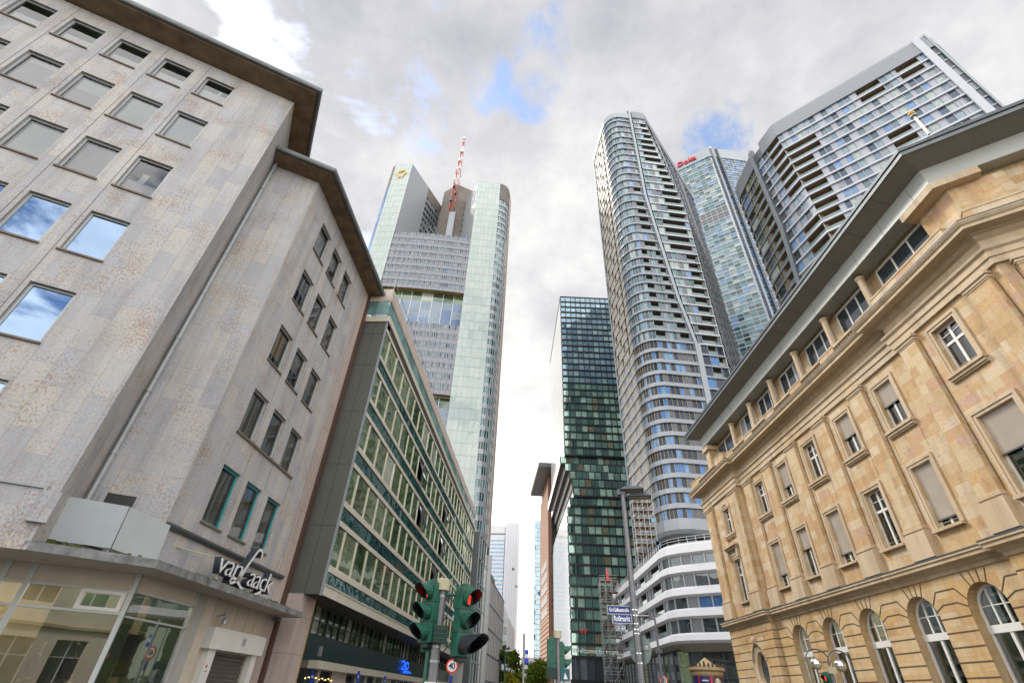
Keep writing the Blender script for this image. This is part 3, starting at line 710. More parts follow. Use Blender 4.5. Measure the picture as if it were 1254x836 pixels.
def shop_sign():
    T = thing('shop_sign', 'white on black lettering of a shop name with a big curled L, on the canopy', 'shop sign', (-10.55, 18.2, 4.27))
    x = -10.62; u = (0, 1, 0); up = (0, 0, 1)
    me = text_mesh('van', .98, 'letter_navy', .11, .18, 'LEFT', .014, .88, fit=1.45); put_text('letters', me, T, (x-.12, 17.12, 4.86), u, up)
    me = text_mesh('van', .98, 'sign_white', .012, .18, 'LEFT', -.012, .88, fit=1.42); put_text('letters', me, T, (x+.012, 17.12, 4.86), u, up)
    me = text_mesh('aack', .98, 'letter_navy', .11, .18, 'LEFT', .014, .84, fit=1.85); put_text('letters', me, T, (x-.12, 19.28, 4.80), u, up)
    me = text_mesh('aack', .98, 'sign_white', .012, .18, 'LEFT', -.012, .84, fit=1.82); put_text('letters', me, T, (x+.012, 19.28, 4.80), u, up)
    dx = -.18; pts = [(18.95, 5.50), (18.92, 5.66), (18.78, 5.74), (18.60, 5.66), (18.42, 5.40), (18.2, 5.05), (18.0, 4.72), (17.78, 4.50), (17.55, 4.42), (17.5, 4.52), (17.66, 4.58), (17.95, 4.50), (18.3, 4.36), (18.75, 4.28), (19.25, 4.32), (19.65, 4.48)]
    def sm(pts, n=4):
        out = []
        for i in range(len(pts)-1):
            p0 = pts[max(i-1, 0)]; p1 = pts[i]; p2 = pts[i+1]; p3 = pts[min(i+2, len(pts)-1)]
            for k in range(n):
                t = k/n; out.append(tuple(.5*(2*p1[j]+(p2[j]-p0[j])*t+(2*p0[j]-5*p1[j]+4*p2[j]-p3[j])*t*t+(3*p1[j]-p0[j]-3*p2[j]+p3[j])*t**3) for j in range(2)))
        return out+[pts[-1]]
    pts = [(y_+dx, z_) for y_, z_ in pts]; c = sm(pts); body = MB(); face = MB()
    for k in range(len(c)-1):
        a, b = c[k], c[k+1]; d = V((0, b[0]-a[0], b[1]-a[1])); nn = V((0, -d.z, d.y)).normalized()*.055
        body.box(V((x-.25, a[0], a[1]))-nn, d*1.05, nn*2, V((.26, 0, 0)), 'letter_navy')
        face.box(V((x+.012, a[0], a[1]))-nn*.8, d*1.05, nn*1.6, V((.012, 0, 0)), 'sign_white')
    body.build('letter', T); face.build('letter', T)
    b = MB()
    for y in (16.7, 18.9, 19.6): b.tube([(x-.1, y, 4.7), (x-.1, y, 4.26)], .02, 'cap_beige', 6)
    b.tube([(x-.2, 16.6, 5.0), (-11.5, 15.3, 5.05)], .022, 'cap_beige', 6); b.tube([(x-.2, 19.2, 5.0), (-11.5, 19.0, 5.08)], .022, 'cap_beige', 6)
    b.build('bracket', T)
shop_sign()

# ------------------------------------------------------------------ mannequins in the shop window
def mannequin(x, y, rot, label, coat, arm):
    T = thing('mannequin', label, 'mannequin', (x, y, .62), 'mannequins in the shop window'); T.rotation_euler = (0, 0, rot)
    joints = {'pelvis': ((0, 0, .92), .15), 'waist': ((0, 0, 1.08), .125), 'chest': ((0, .01, 1.3), .155), 'neck0': ((0, 0, 1.46), .07), 'neck': ((0, 0, 1.54), .05), 'head0': ((0, -.02, 1.6), .075), 'head1': ((0, -.02, 1.70), .095), 'head2': ((0, -.01, 1.78), .06)}
    ed = [('pelvis', 'waist'), ('waist', 'chest'), ('chest', 'neck0'), ('neck0', 'neck'), ('neck', 'head0'), ('head0', 'head1'), ('head1', 'head2')]
    for s, sg in (('l', -1), ('r', 1)):
        bend = arm if sg > 0 else 0.1
        joints.update({s+'sh': ((sg*.19, 0, 1.41), .062), s+'el': ((sg*.27, .02, 1.13), .046), s+'wr': ((sg*(.25-bend*.1), -.05-bend*.2, .90+bend*.12), .03), s+'ha': ((sg*(.24-bend*.14), -.08-bend*.25, .82+bend*.14), .026),
                       s+'hip': ((sg*.09, 0, .86), .10), s+'kn': ((sg*.10, -.02, .48), .065), s+'an': ((sg*.10, 0, .08), .042), s+'to': ((sg*.11, -.14, .03), .035)})
        ed += [('chest', s+'sh'), (s+'sh', s+'el'), (s+'el', s+'wr'), (s+'wr', s+'ha'), ('pelvis', s+'hip'), (s+'hip', s+'kn'), (s+'kn', s+'an'), (s+'an', s+'to')]
    names = list(joints); me = bpy.data.meshes.new('body'); me.from_pydata([joints[n][0] for n in names], [(names.index(a), names.index(b)) for a, b in ed], [])
    o = bpy.data.objects.new('body', me); COL.objects.link(o); o.parent = T; me.materials.append(MATS['skin_mannequin'])
    sk = o.modifiers.new('skin', 'SKIN'); sv = me.skin_vertices[0].data
    for i, n in enumerate(names): sv[i].radius = (joints[n][1], joints[n][1]*.8); sv[i].use_root = n == 'pelvis'
    sb = o.modifiers.new('sub', 'SUBSURF'); sb.levels = 2; sb.render_levels = 2; sk.use_smooth_shade = True
    def cloth(keys, edges, m, nm, grow):
        me2 = bpy.data.meshes.new(nm); me2.from_pydata([joints[n][0] for n in keys], [(keys.index(a), keys.index(b)) for a, b in edges], [])
        c = bpy.data.objects.new(nm, me2); COL.objects.link(c); c.parent = T; me2.materials.append(MATS[m]); k = c.modifiers.new('skin', 'SKIN')
        for i, n in enumerate(keys): me2.skin_vertices[0].data[i].radius = (joints[n][1]+grow, joints[n][1]*.8+grow); me2.skin_vertices[0].data[i].use_root = i == 0
        s2 = c.modifiers.new('sub', 'SUBSURF'); s2.levels = 1; s2.render_levels = 2; k.use_smooth_shade = True
    cloth(['pelvis', 'waist', 'chest', 'neck0', 'lsh', 'lel', 'lwr', 'rsh', 'rel', 'rwr'], [('pelvis', 'waist'), ('waist', 'chest'), ('chest', 'neck0'), ('chest', 'lsh'), ('lsh', 'lel'), ('lel', 'lwr'), ('chest', 'rsh'), ('rsh', 'rel'), ('rel', 'rwr')], coat, 'jacket', .022)
    cloth(['pelvis', 'lhip', 'lkn', 'lan', 'rhip', 'rkn', 'ran'], [('pelvis', 'lhip'), ('lhip', 'lkn'), ('lkn', 'lan'), ('pelvis', 'rhip'), ('rhip', 'rkn'), ('rkn', 'ran')], 'cloth_grey' if coat != 'cloth_grey' else 'cloth_sand', 'trousers', .016)
SAf = Fr((-11.42, 14.25), 60)
for s, k, rz, lb, ct, ar in ((-1.5, -.75, -1.0, 'egg-headed mannequin in a blue jacket behind the shop glass', 'cloth_blue', .3), (-.75, -.7, -1.4, 'egg-headed mannequin in a dark grey jacket next to the shop corner post', 'cloth_grey', .9)):
    p = SAf.P(s, 0, k); mannequin(p.x, p.y, rz, lb, ct, ar)
t = thing('display_plinth', 'low cream display plinth under the mannequins in the shop window', 'plinth', tuple(SAf.P(-1.6, .14, -.8)))
q = MB(); SAf.box(q, -3.4, -.2, .14, .62, -1.2, -.35, 'plaster_cream'); q.build('base', t)
t = thing('poster_stand', 'small dark framed picture on a stand behind the green side shop window', 'poster stand', (-11.75, 15.6, .14))
q = MB(); q.box((-11.7, 15.2, 1.7), (0, .7, 0), (-.05, 0, 1.0), (.03, 0, 0), 'sign_black'); q.build('board', t)
q = MB(); q.tube([(-11.72, 15.16, 1.0), (-11.72, 15.16, 2.78), (-11.72, 15.94, 2.78), (-11.72, 15.94, 1.0)], .02, 'frame_white', 6); q.tube([(-11.72, 15.55, .14), (-11.72, 15.55, 1.7)], .025, 'frame_white', 6); q.build('frame', t)
q = MB(); q.poly([(-11.665, 15.35, 1.8), (-11.665, 15.6, 1.8), (-11.69, 15.75, 2.4), (-11.69, 15.68, 2.45)], 'cloth_rust'); q.build('picture', t)

# ------------------------------------------------------------------ office building with the ribbon windows
def ribbon_office():
    T = thing('office_building', 'long office block with ribbon windows and dark green glass bands next to the corner building', 'building', (-12, 46, 0))
    F = Fr((-9.95, 23.4), 0); Lf = 46.6
    body = MB()
    body.quad((-11.5, 23.4, 5.04), (-9.95, 23.4, 5.04), (-9.95, 23.4, 20.95), (-11.5, 23.4, 20.95), 'panel_olive')
    for z in (8.0, 11.1, 14.2, 17.3, 19.6): body.box((-11.5, 23.39, z), (1.53, 0, 0), (0, .012, 0), (0, 0, .018), 'panel_seam')
    body.box((-10.75, 23.388, 5.05), (.018, 0, 0), (0, .014, 0), (0, 0, 15.9), 'panel_seam')
    body.box((-10.02, 23.37, 5.0), (.085, 0, 0), (0, .14, 0), (0, 0, 15.98), 'fin_grey')
    body.build('side_panel', T)
    w = MB(); F.quad(w, 0, Lf, 5.05, 20.9, -.42, 'room_dark')
    w.poly([(-9.95, 23.4, 5.04), (-11.6, 23.4, 5.04), (-11.6, 70, 5.04), (-9.95, 70, 5.04)], 'soffit_dark')
    w.quad((-9.95, 70, 0), (-25, 70, 0), (-25, 70, 20.9), (-9.95, 70, 20.9), 'plaster_grey'); w.poly([(-9.95, 23.4, 20.9), (-9.95, 70, 20.9), (-25, 70, 20.9), (-25, 23.4, 20.9)], 'roof_dark')
    w.build('wall', T)
    b = MB(); F.box(b, .1, Lf, 5.04, 5.44, -.1, .0, 'bronze_alu'); F.box(b, .1, Lf, 5.44, 5.49, -.1, .05, 'bronze_alu')
    for s in range(2, 46, 4): F.box(b, s, s+.015, 5.05, 5.43, -.05, .003, 'panel_seam')
    b.build('fascia', T)
    pitch = 2.96; pm = 1.87; n = 25
    opened = {(1, 16), (2, 8), (3, 7), (2, 13), (1, 12), (3, 13)}
    for i in range(5):
        top = 7.96+i*pitch; bot = top-1.70
        m = MB()
        F.box(m, .1, Lf, bot-.22, bot-.02, -.2, .02, 'bronze_alu'); F.box(m, .1, Lf, bot-.27, bot-.22, -.2, .035, 'bronze_alu')
        F.box(m, .1, Lf, top+.08, top+.32, -.2, .025, 'bronze_alu'); F.box(m, .1, Lf, top+.02, top+.08, -.2, -.02, 'soffit_dark')
        m.build('spandrel_rail', T)
        g = MB()
        z0, z1 = (5.49, bot-.27) if i == 0 else (top-pitch+.32, bot-.27)
        for k in range(n):
            s0 = .1+k*pm-.7; s0 = max(.1, s0); s1 = min(Lf, .1+(k+1)*pm-.7)
            j = [random.uniform(-.012, .012) for _ in range(4)]
            g.quad(F.P(s0, z0, -.025+j[0]), F.P(s1-.01, z0, -.025+j[1]), F.P(s1-.01, z1, -.025+j[2]), F.P(s0, z1, -.025+j[3]), 'glass_spandrel', random.random())
        g.build('spandrel_glass', T)
        for k in range(n+1):
            s1 = min(Lf, 1.17+k*pm)                      # mullion centre at the right of each light
            s0 = .1 if k == 0 else 1.17+(k-1)*pm
            if s1-s0 < .3: continue
            f = MB(); F.box(f, s1-.08, s1+.08, bot-.02, top+.02, -.15, .015, 'bronze_alu'); F.box(f, s0+(.08 if k else 0), s1-.08, bot-.02, bot+.04, -.12, -.01, 'bronze_alu')
            wn = f.build('window', T)
            p = MB(); j = [random.uniform(-.01, .01) for _ in range(3)]; a, c = s0+(.07 if k else 0), s1-.07
            if (i, k) in opened:
                hinge = F.P(a, top, -.05); P1 = F.P(c, top, -.05); dn = V((0, 0, -(top-bot-.05))) + F.n*.55
                p.quad(hinge+dn, P1+dn, P1, hinge, 'glass_dark', .2); p.build('pane', wn)
                q = MB(); q.box(hinge+dn-F.n*.03, F.u*(c-a), F.n*.06, V((0, 0, .07)), 'alu_dark'); 
                for e in (hinge, P1-F.u*.06): q.box(e+dn, F.u*.06, -dn, F.n*.05, 'alu_dark')
                q.build('sash', wn)
            else:
                p.quad(F.P(a, bot, -.03+j[0]), F.P(c, bot, -.03+j[1]), F.P(c, top+.02, -.03+j[2]), F.P(a, top+.02, -.03+j[0]+j[2]-j[1]), 'glass_green', random.random()); p.build('pane', wn)
    # roof edge: glass parapet and stone coping
    c = MB(); c.ribbon([(-11.45, 23.4), (-9.95, 23.4), (-9.95, 70)], [(0.0, 20.55), (.1, 20.55), (.12, 20.95), (-.4, 20.97)], 'bronze_alu'); c.ribbon([(-9.95, 24), (-9.95, 70)], [(-.02, 20.1), (.02, 20.1), (.05, 20.55), (0, 20.55)], 'soffit_dark'); c.build('roof_edge', T)
    path = [(-11.6, 23.2), (-10.0, 23.2), (-10.0, 70)]
    g = MB()
    pp = cut(path[0], path[1], 2)[:-1] + cut(path[1], path[2], 26)
    for (a, b) in zip(pp, pp[1:]):
        j = [random.uniform(-.02, .02) for _ in range(4)]
        g.quad((a[0]+j[0], a[1]-j[0], 20.98), (b[0]+j[1], b[1]-j[1], 20.98), (b[0]+j[2], b[1]-j[2], 22.08), (a[0]+j[3], a[1]-j[3], 22.08), 'glass_gallery', random.random())
    g.build('glass_parapet', T)
    s = MB(); s.ribbon([(-11.9, 23.2), (-10.0, 23.2), (-10.0, 70)], [(-.6, 22.08), (.04, 22.08), (.08, 22.2), (.08, 22.55), (.0, 22.6), (0, 23.2), (-.6, 23.25)], 'stone_coping')
    s.build('coping', T)
    r = MB(); r.tube([(-11.9, 23.3, 22.5), (-11.9, 23.3, 23.9), (-10.2, 23.3, 24.0)], .025, 'alu_mid', 6); r.tube([(-10.1, 23.4, 21.0), (-10.1, 23.4, 24.0), (-10.2, 40, 24.0)], .025, 'alu_mid', 6); r.build('roof_rail', T)
    # stone pier and recessed lower floors
    G = Fr((-11.6, 23.3), 0)
    p = MB(); p.abox(-11.9, -10.75, 23.35, 24.9, 0, 5.035, 'travertine_pink'); p.box((-10.753, 24.86, 0), (.02, 0, 0), (0, .05, 0), (0, 0, 5.0), 'gold'); p.build('pier', T)
    q = MB(); G.box(q, 1.6, 46.6, 2.78, 3.88, -.3, .0, 'shop_green'); q.build('fascia', T)
    for k in range(22):
        s0 = 1.75+k*2.02
        f = MB(); G.box(f, s0-.14, s0+.02, 3.88, 5.06, -.15, .03, 'shop_black'); G.box(f, s0+.94, s0+1.0, 3.88, 5.06, -.12, .0, 'shop_black'); G.box(f, s0+.02, s0+1.88, 4.42, 4.46, -.12, .0, 'shop_black')
        wn = f.build('clerestory_window', T)
        g = MB()
        for (a, b) in ((s0+.02, s0+.94), (s0+1.0, s0+1.88)): G.quad(g, a, b, 3.88, 5.06, -.06, 'glass_green', random.random())
        g.build('pane', wn)
    q = MB(); G.box(q, 1.6, 4.4, 0, 2.78, -.3, .02, 'shop_black'); G.box(q, 4.4, 46, 2.45, 2.78, -.4, .5, 'bronze_alu'); q.build('shop_canopy', T)
    for k in range(20):
        s0 = 4.5+k*2.05; f = MB(); G.box(f, s0, s0+.12, 0, 2.45, -.3, -.15, 'bronze_alu'); wn = f.build('shop_window', T)
        g = MB(); G.quad(g, s0+.12, s0+2.05, .1, 2.45, -.24, 'glass_dark' if k % 5 != 2 else 'shutter_slats', random.random()); g.build('pane', wn)
    q = MB(); G.box(q, 5.0, 8.5, .14, .16, -.29, -.28, 'sign_black')
    for k in range(9): q.sphere(G.P(5.0+k*.45, 2.05+.05*(k % 2), -.2), .03, 'warm_lamp', 5)
    q.build('lamp_row', T)
    q = MB(); G.box(q, 5.4, 5.62, 3.0, 3.42, .0, .1, 'alu_mid'); q.build('wall_box', T)
    return G
GF = ribbon_office()
def neon_logo():
    T = thing('neon_sign', 'small bright blue curly neon sign on the dark green fascia', 'sign', tuple(GF.P(24.2, 3.25, .06)))
    b = MB(); u = GF.u
    for (x0, z0, pts) in ((23.6, 3.2, [(0, .5), (.2, .62), (.4, .5), (.3, .25), (0, .05), (.45, .05)]), (24.1, 3.2, [(.0, .3), (.15, .55), (.4, .5), (.45, .2), (.2, .05), (.0, .3)]), (24.0, 2.98, [(0, 0), (.1, .2), (.25, .05), (.4, .2), (.55, .05), (.7, .2), (.85, .1), (1.05, .1)])):
        b.tube([GF.P(22.6+(x0+a-23.6)*2.4, z0+z-.05, .12) for a, z in pts], .05, 'blue_light', 6)
    b.build('letters', T)
    b = MB(); GF.box(b, 23.6, 25.0, 2.92, 2.96, 0, .12, 'shop_black'); b.build('bracket', T)
    for (s, z, lb) in ((5.0, 1.9, 'small blue plate on the black pier beside the shop entrance'), (10.7, 2.1, 'small blue plate at the middle of the shop front'), (16.6, 2.05, 'small blue plate at the right of the shop front')):
        t = thing('blue_plate', lb, 'sign', tuple(GF.P(s, z, .03)), 'blue plates along the shop front')
        b = MB(); GF.box(b, s, s+.42, z, z+.5, .505 if s > 5.2 else .022, .53 if s > 5.2 else .05, 'logo_blue'); b.build('plate', t)
        b = MB(); GF.box(b, s+.1, s+.34, z+.18, z+.28, .531 if s > 5.2 else .051, .534 if s > 5.2 else .054, 'sign_white'); b.build('mark', t)
neon_logo()

# ------------------------------------------------------------------ dark glass house and stone house further down on the left
def slim_houses():
    T = thing('glass_building', 'narrow dark glass house with pale metal edge at the end of the ribbon-window block', 'building', (-9, 75, 0))
    F = Fr((-9.2, 70.3), 3.0); b = MB(); b.prism([F.xy(0), F.xy(9.0), F.xy(9.0, -12), F.xy(0, -12)], 0, 20.4, 'alu_dark'); b.build('wall', T)
    for i in range(6):
        for k in range(4):
            f = MB(); a = .3+k*2.05; z = 2.2+i*3.0
            F.box(f, a-.06, a+.06, z, z+3.0, -.0, .12, 'bronze_alu' if k == 3 else 'alu_mid'); F.box(f, a+.06, a+1.99, z+2.85, z+3.0, .0, .1, 'alu_mid'); w = f.build('window', T)
            p = MB(); F.quad(p, a+.06, a+1.99, z, z+2.85, .03, 'glass_dark', random.random()); p.build('pane', w)
    e = MB(); F.box(e, 8.5, 9.1, 0, 19.2, .0, .55, 'alu_light'); e.build('edge_fin', T)
    T = thing('stone_house', 'grey stone house with green roof terrace beyond the dark glass house', 'building', (-9, 92, 0))
    F = Fr((-8.55, 80.2), 1.6); b = MB()
    b.prism([F.xy(0), F.xy(24), F.xy(24, -12), F.xy(0, -12)], 0, 16.6, 'travertine'); b.build('wall', T)
    r = MB()
    for z in (3.4, 6.6, 9.8, 13.0, 16.4): F.box(r, 0, 24, z, z+.16, 0, .08, 'panel_dark')
    for k in range(1, 12): F.box(r, k*2.0, k*2.0+.05, 0, 16.4, 0.0, .03, 'stone_joint')
    r.build('cornice', T)
    S = Fr((-20.55, 80.2), 90)
    for i in range(5):
        f = MB(); S.box(f, 10.2, 10.3, .6+i*3.2, 3+i*3.2, -.0, .06, 'alu_light'); w = f.build('window', T); p = MB(); S.quad(p, 10.3, 11.6, .6+i*3.2, 3+i*3.2, .02, 'glass_dark', random.random()); p.build('pane', w)
    b = MB(); b.prism([F.xy(1, -2), F.xy(24, -2), F.xy(24, -10), F.xy(1, -10)], 16.6, 20.2, 'brown_metal'); b.build('attic', T)
slim_houses()
# ------------------------------------------------------------------ sandstone bank on the right
def bank():
    T = thing('bank_building', 'yellow sandstone bank with pilasters, arched ground floor windows and a wide metal roof, right edge', 'building', (22, 32, 0))
    E = Fr((15.6, 47.4), 174.7); QB = 32.6
    K = .35; LF = 13.0
    corner = E.xy(QB, K); Ff = Fr(corner, 120)
    endx = E.xy(0, K); ret = (endx[0]-14*E.n.x, endx[1]-14*E.n.y)
    base_path = [ret, E.xy(0, K), E.xy(7.1, K), E.xy(7.1, 0), E.xy(26.7, 0), E.xy(26.7, K), corner, Ff.xy(LF)]
    wall = MB()
    bays = [9.9, 13.5, 17.1, 20.85, 24.5]
    ARW, ZSP = .98, 5.28
    LOW = (8.5, 11.35); UP = (13.38, 15.78); WW = .635
    def arch_wall(q0, q1, centres, k):
        """ground floor wall 0.9-6.75 with round-headed openings"""
        xs = [q0]
        for c in centres: xs += [c-ARW, c+ARW]
        xs.append(q1)
        for i in range(0, len(xs)-1, 2): E.quad(wall, xs[i], xs[i+1], .9, 6.75, k, 'sandstone_base')
        for c in centres:
            n = 14; pts = [(c-ARW*math.cos(math.pi*j/n), ZSP+ARW*math.sin(math.pi*j/n)) for j in range(n+1)]
            for (a, za), (b, zb) in zip(pts, pts[1:]):
                wall.quad(E.P(a, za, k), E.P(b, zb, k), E.P(b, 6.75, k), E.P(a, 6.75, k), 'sandstone_base')
                wall.quad(E.P(b, zb, k), E.P(a, za, k), E.P(a, za, k-.55), E.P(b, zb, k-.55), 'sandstone_base')
            for x, sg in ((c-ARW, 1), (c+ARW, -1)):
                a, b2, c2, d2 = E.P(x, .9, k), E.P(x, ZSP, k), E.P(x, ZSP, k-.55), E.P(x, .9, k-.55)
                wall.quad(*((a, b2, c2, d2) if sg > 0 else (b2, a, d2, c2)), 'sandstone_base')
    arch_wall(7.1, 26.7, bays, 0.0)
    arch_wall(26.7, QB, [29.37], K)
    # oval window bay at the far end
    oc, oz, ow, oh = 4.25, 4.0, .98, 1.38
    ring = [(oc+1.18*ow*math.cos(2*math.pi*j/28), oz+1.15*oh*math.sin(2*math.pi*j/28)) for j in range(28)]
    def sq(t):
        c, s_ = math.cos(t), math.sin(t); m = max(abs(c), abs(s_)); return (oc+1.6*c/m, oz+2.0*s_/m)
    outer = [sq(2*math.pi*j/28) for j in range(28)]
    for j in range(28):
        a, b = ring[j], ring[(j+1) % 28]; c, d = outer[j], outer[(j+1) % 28]
        wall.quad(E.P(*a, K), E.P(*c, K), E.P(*d, K), E.P(*b, K), 'sandstone_base')
        wall.quad(E.P(*b, K), E.P(*b, K-.5), E.P(*a, K-.5), E.P(*a, K), 'sandstone_base')
    for (a, b, c, d) in ((0, oc-1.6, .9, 6.75), (oc+1.6, 7.1, .9, 6.75), (oc-1.6, oc+1.6, .9, oz-2.0), (oc-1.6, oc+1.6, oz+2.0, 6.75)): E.quad(wall, a, b, c, d, K, 'sandstone_base')
    # upper wall with windows
    holes_mid = [(c-WW, c+WW, *LOW) for c in bays] + [(c-WW, c+WW, *UP) for c in bays]
    wall_with_holes(wall, E, 7.1, 26.7, 6.75, 18.2, holes_mid, .28, 'sandstone')
    holes_r = [(29.37-.86, 29.37+.86, 8.5, 11.72), (29.37-.64, 29.37+.64, 13.72, 15.98)]
    wall_with_holes(wall, E, 26.7, QB, 6.75, 18.2, holes_r, .28, 'sandstone', K)
    holes_e = [(4.2-.62, 4.2+.62, 8.4, 11.45), (4.2-.58, 4.2+.58, 13.4, 15.5)]
    wall_with_holes(wall, E, 0, 7.1, 6.75, 18.2, holes_e, .28, 'sandstone', K)
    for q, sg in ((7.1, 1), (26.7, -1)):
        a, b = (K, 0) if sg > 0 else (0, K)
        wall.quad(E.P(q, .9, a), E.P(q, .9, b), E.P(q, 18.2, b), E.P(q, 18.2, a), 'sandstone')
    Ff.quad(wall, 0, LF, .9, 18.2, 0, 'sandstone')
    wall.quad((*ret, .9), (*E.xy(0, K), .9), (*E.xy(0, K), 18.2), (*ret, 18.2), 'sandstone')
    # attic wall behind the balustrade
    AK = -.6
    Fa = Fr(E.xy(QB, AK), 120)
    wall.quad(E.P(2.6, 18.4, AK), E.P(QB, 18.4, AK), E.P(QB, 22.3, AK), E.P(2.6, 22.3, AK), 'sandstone')
    Fa.quad(wall, 0, LF, 18.4, 22.3, 0, 'sandstone'); bq = E.xy(2.6, AK); wall.quad((bq[0]+12*-E.n.x, bq[1]+12*-E.n.y, 18.4), (*bq, 18.4), (*bq, 22.3), (bq[0]+12*-E.n.x, bq[1]+12*-E.n.y, 22.3), 'sandstone')
    wall.build('wall', T)
    pl = MB(); pl.ribbon(base_path, [(0, 0), (.14, 0), (.14, .8), (.05, .9), (0, .9)], 'sandstone_trim'); pl.build('plinth', T)
    # rusticated joints: course lines broken by the arches, bent up to the voussoirs, radial joints
    j = MB(); t = .065
    def hline(q0, q1, z, k): E.box(j, q0, q1, z-t/2, z+t/2, k-.01, k+.004, 'joint_dark')
    def sl(p, q, k):
        a, b = E.P(p[0], p[1], k-.01), E.P(q[0], q[1], k-.01); d = b-a; nn = E.n.cross(d).normalized()*(t/2)
        j.box(a-nn, d, nn*2, E.n*.0145, 'joint_dark')
    courses = [1.45+.53*i for i in range(10)]
    def bay_lines(q0, q1, cs, k):
        for z in courses:
            segs = [q0]
            for c in cs:
                if z < ZSP: e = ARW
                else:
                    dz = z-ZSP; e = max(ARW+.42-(dz*.12), math.sqrt(max(0, (ARW+.5)**2-dz*dz))) if dz < 1.3 else 0
                if e: segs += [c-e, c+e]
            segs.append(q1)
            for i in range(0, len(segs)-1, 2): hline(segs[i], segs[i+1], z, k)
            if ZSP < z < ZSP+1.3:
                dz = z-ZSP; e = max(ARW+.42-(dz*.12), math.sqrt(max(0, (ARW+.5)**2-dz*dz)))
                for c in cs:
                    an = math.atan2(dz, e)*.78
                    for sg in (-1, 1): sl((c+sg*e, z), (c+sg*ARW*math.cos(an), ZSP+ARW*math.sin(an)), k)
        for c in cs:
            for an in (66, 82, 98, 114):
                r = rad(an); top = 6.70; L2 = (top-ZSP)/math.sin(r); sl((c+ARW*math.cos(r), ZSP+ARW*math.sin(r)), (c+L2*math.cos(r), top), k)
    bay_lines(7.1, 26.7, bays, 0); bay_lines(26.7, QB, [29.37], K)
    for z in courses:
        dz = abs(z-oz)/(1.15*oh)
        if dz < 1: e = 1.2*ow*math.sqrt(1-dz*dz)+.1; hline(0, oc-e, z, K); hline(oc+e, 7.1, z, K)
        else: hline(0, 7.1, z, K)
        j.box(Ff.P(0, z-t/2, -.01), Ff.u*LF, Ff.n*.0145, V((0, 0, t)), 'joint_dark')
        j.box(V((*E.xy(7.1, 0), z-t/2)), E.n*K, E.u*.004, V((0, 0, t)), 'joint_dark')
    j.build('stone_joints', T)
    # reveals' course lines inside arches are left to the stone texture
    # belt cornice, main entablature, attic base
    c = MB()
    c.ribbon(base_path, [(0, 6.75), (.06, 6.75), (.08, 6.9), (.16, 6.95), (.20, 7.05), (.42, 7.1), (.42, 7.22), (.48, 7.26), (.48, 7.34), (.05, 7.5), (0, 7.5)], 'sandstone_trim'); c.build('belt_cornice', T)
    c = MB(); c.ribbon(base_path, [(.40, 7.345), (.495, 7.345), (.495, 7.40), (.2, 7.50)], 'alu_dark'); c.build('lead_flashing', T)
    c = MB()
    c.ribbon(base_path, [(0, 16.5), (.14, 16.52), (.14, 16.82), (.20, 16.84), (.20, 17.12), (.30, 17.2), (.32, 17.3), (.10, 17.36), (.10, 17.8), (.22, 17.88), (.32, 18.0), (.40, 18.02), (.44, 18.08), (.86, 18.1), (.86, 18.26), (.92, 18.3), (1.0, 18.42), (1.0, 18.47), (0, 18.52)], 'sandstone_trim'); c.build('main_cornice', T)
    c = MB(); c.ribbon(base_path, [(.95, 18.475), (1.02, 18.475), (1.02, 18.52), (.8, 18.54)], 'alu_dark'); c.build('lead_flashing', T)
    # pedestal zone and pilasters
    def pil(q0, q1, k, f=E):
        p = MB()
        f.box(p, q0-.12, q1+.12, 7.5, 8.5, k, k+.32, 'sandstone_trim'); f.box(p, q0-.1, q1+.1, 8.5, 8.62, k, k+.30, 'sandstone_trim'); f.box(p, q0-.06, q1+.06, 8.72, 8.86, k, k+.27, 'sandstone_trim'); f.box(p, q0-.03, q1+.03, 8.62, 8.72, k, k+.23, 'sandstone_trim')
        f.box(p, q0, q1, 8.86, 16.12, k, k+.2, 'sandstone'); f.box(p, q0-.09, q0-.05, 8.9, 16.1, k-.01, k+.004, 'joint_dark'); f.box(p, q1+.05, q1+.09, 8.9, 16.1, k-.01, k+.004, 'joint_dark')
        f.box(p, q0-.02, q1+.02, 16.12, 16.2, k, k+.23, 'sandstone_trim'); f.box(p, q0-.06, q1+.06, 16.2, 16.34, k, k+.27, 'sandstone_trim'); f.box(p, q0-.12, q1+.12, 16.34, 16.497, k, k+.33, 'sandstone_trim')
        p.build('pilaster', T)
    mids = [(a+b)/2 for a, b in zip(bays, bays[1:])]
    for m in [8.4] + mids: pil(m-.58, m+.58, 0)
    pil(.35, 1.75, K); pil(5.5, 6.95, K)
    pil(26.95, 27.95, K); pil(31.1, 32.2, K); pil(.5, 1.7, 0, Ff); pil(5.2, 6.4, 0, Ff); pil(9.4, 10.6, 0, Ff)
    # window surrounds, sills, aprons
    def surround(c, w, z0, z1, k, lower, f=E):
        s = MB()
        for (d0, d1, kk) in ((0.0, .13, .05), (.13, .26, .09)):
            f.box(s, c-w-d1, c-w-d0, z0, z1+d1, k, k+kk, 'sandstone_trim'); f.box(s, c+w+d0, c+w+d1, z0, z1+d1, k, k+kk, 'sandstone_trim'); f.box(s, c-w-d0, c+w+d0, z1+d0, z1+d1, k, k+kk, 'sandstone_trim')
        if not lower:
            f.box(s, c-w-.32, c+w+.32, z0-.13, z0-.003, k, k+.24, 'sandstone_trim'); f.box(s, c-w-.28, c+w+.28, z0-.26, z0-.13, k, k+.17, 'sandstone_trim'); f.box(s, c-w-.3, c+w+.3, z0-.34, z0-.26, k, k+.1, 'sandstone_trim')
        else: f.box(s, c-w-.24, c+w+.24, z0-.12, z0-.003, k, k+.2, 'sandstone_trim')
        s.build('window_surround', T)
    SH = 'shutter_slats'
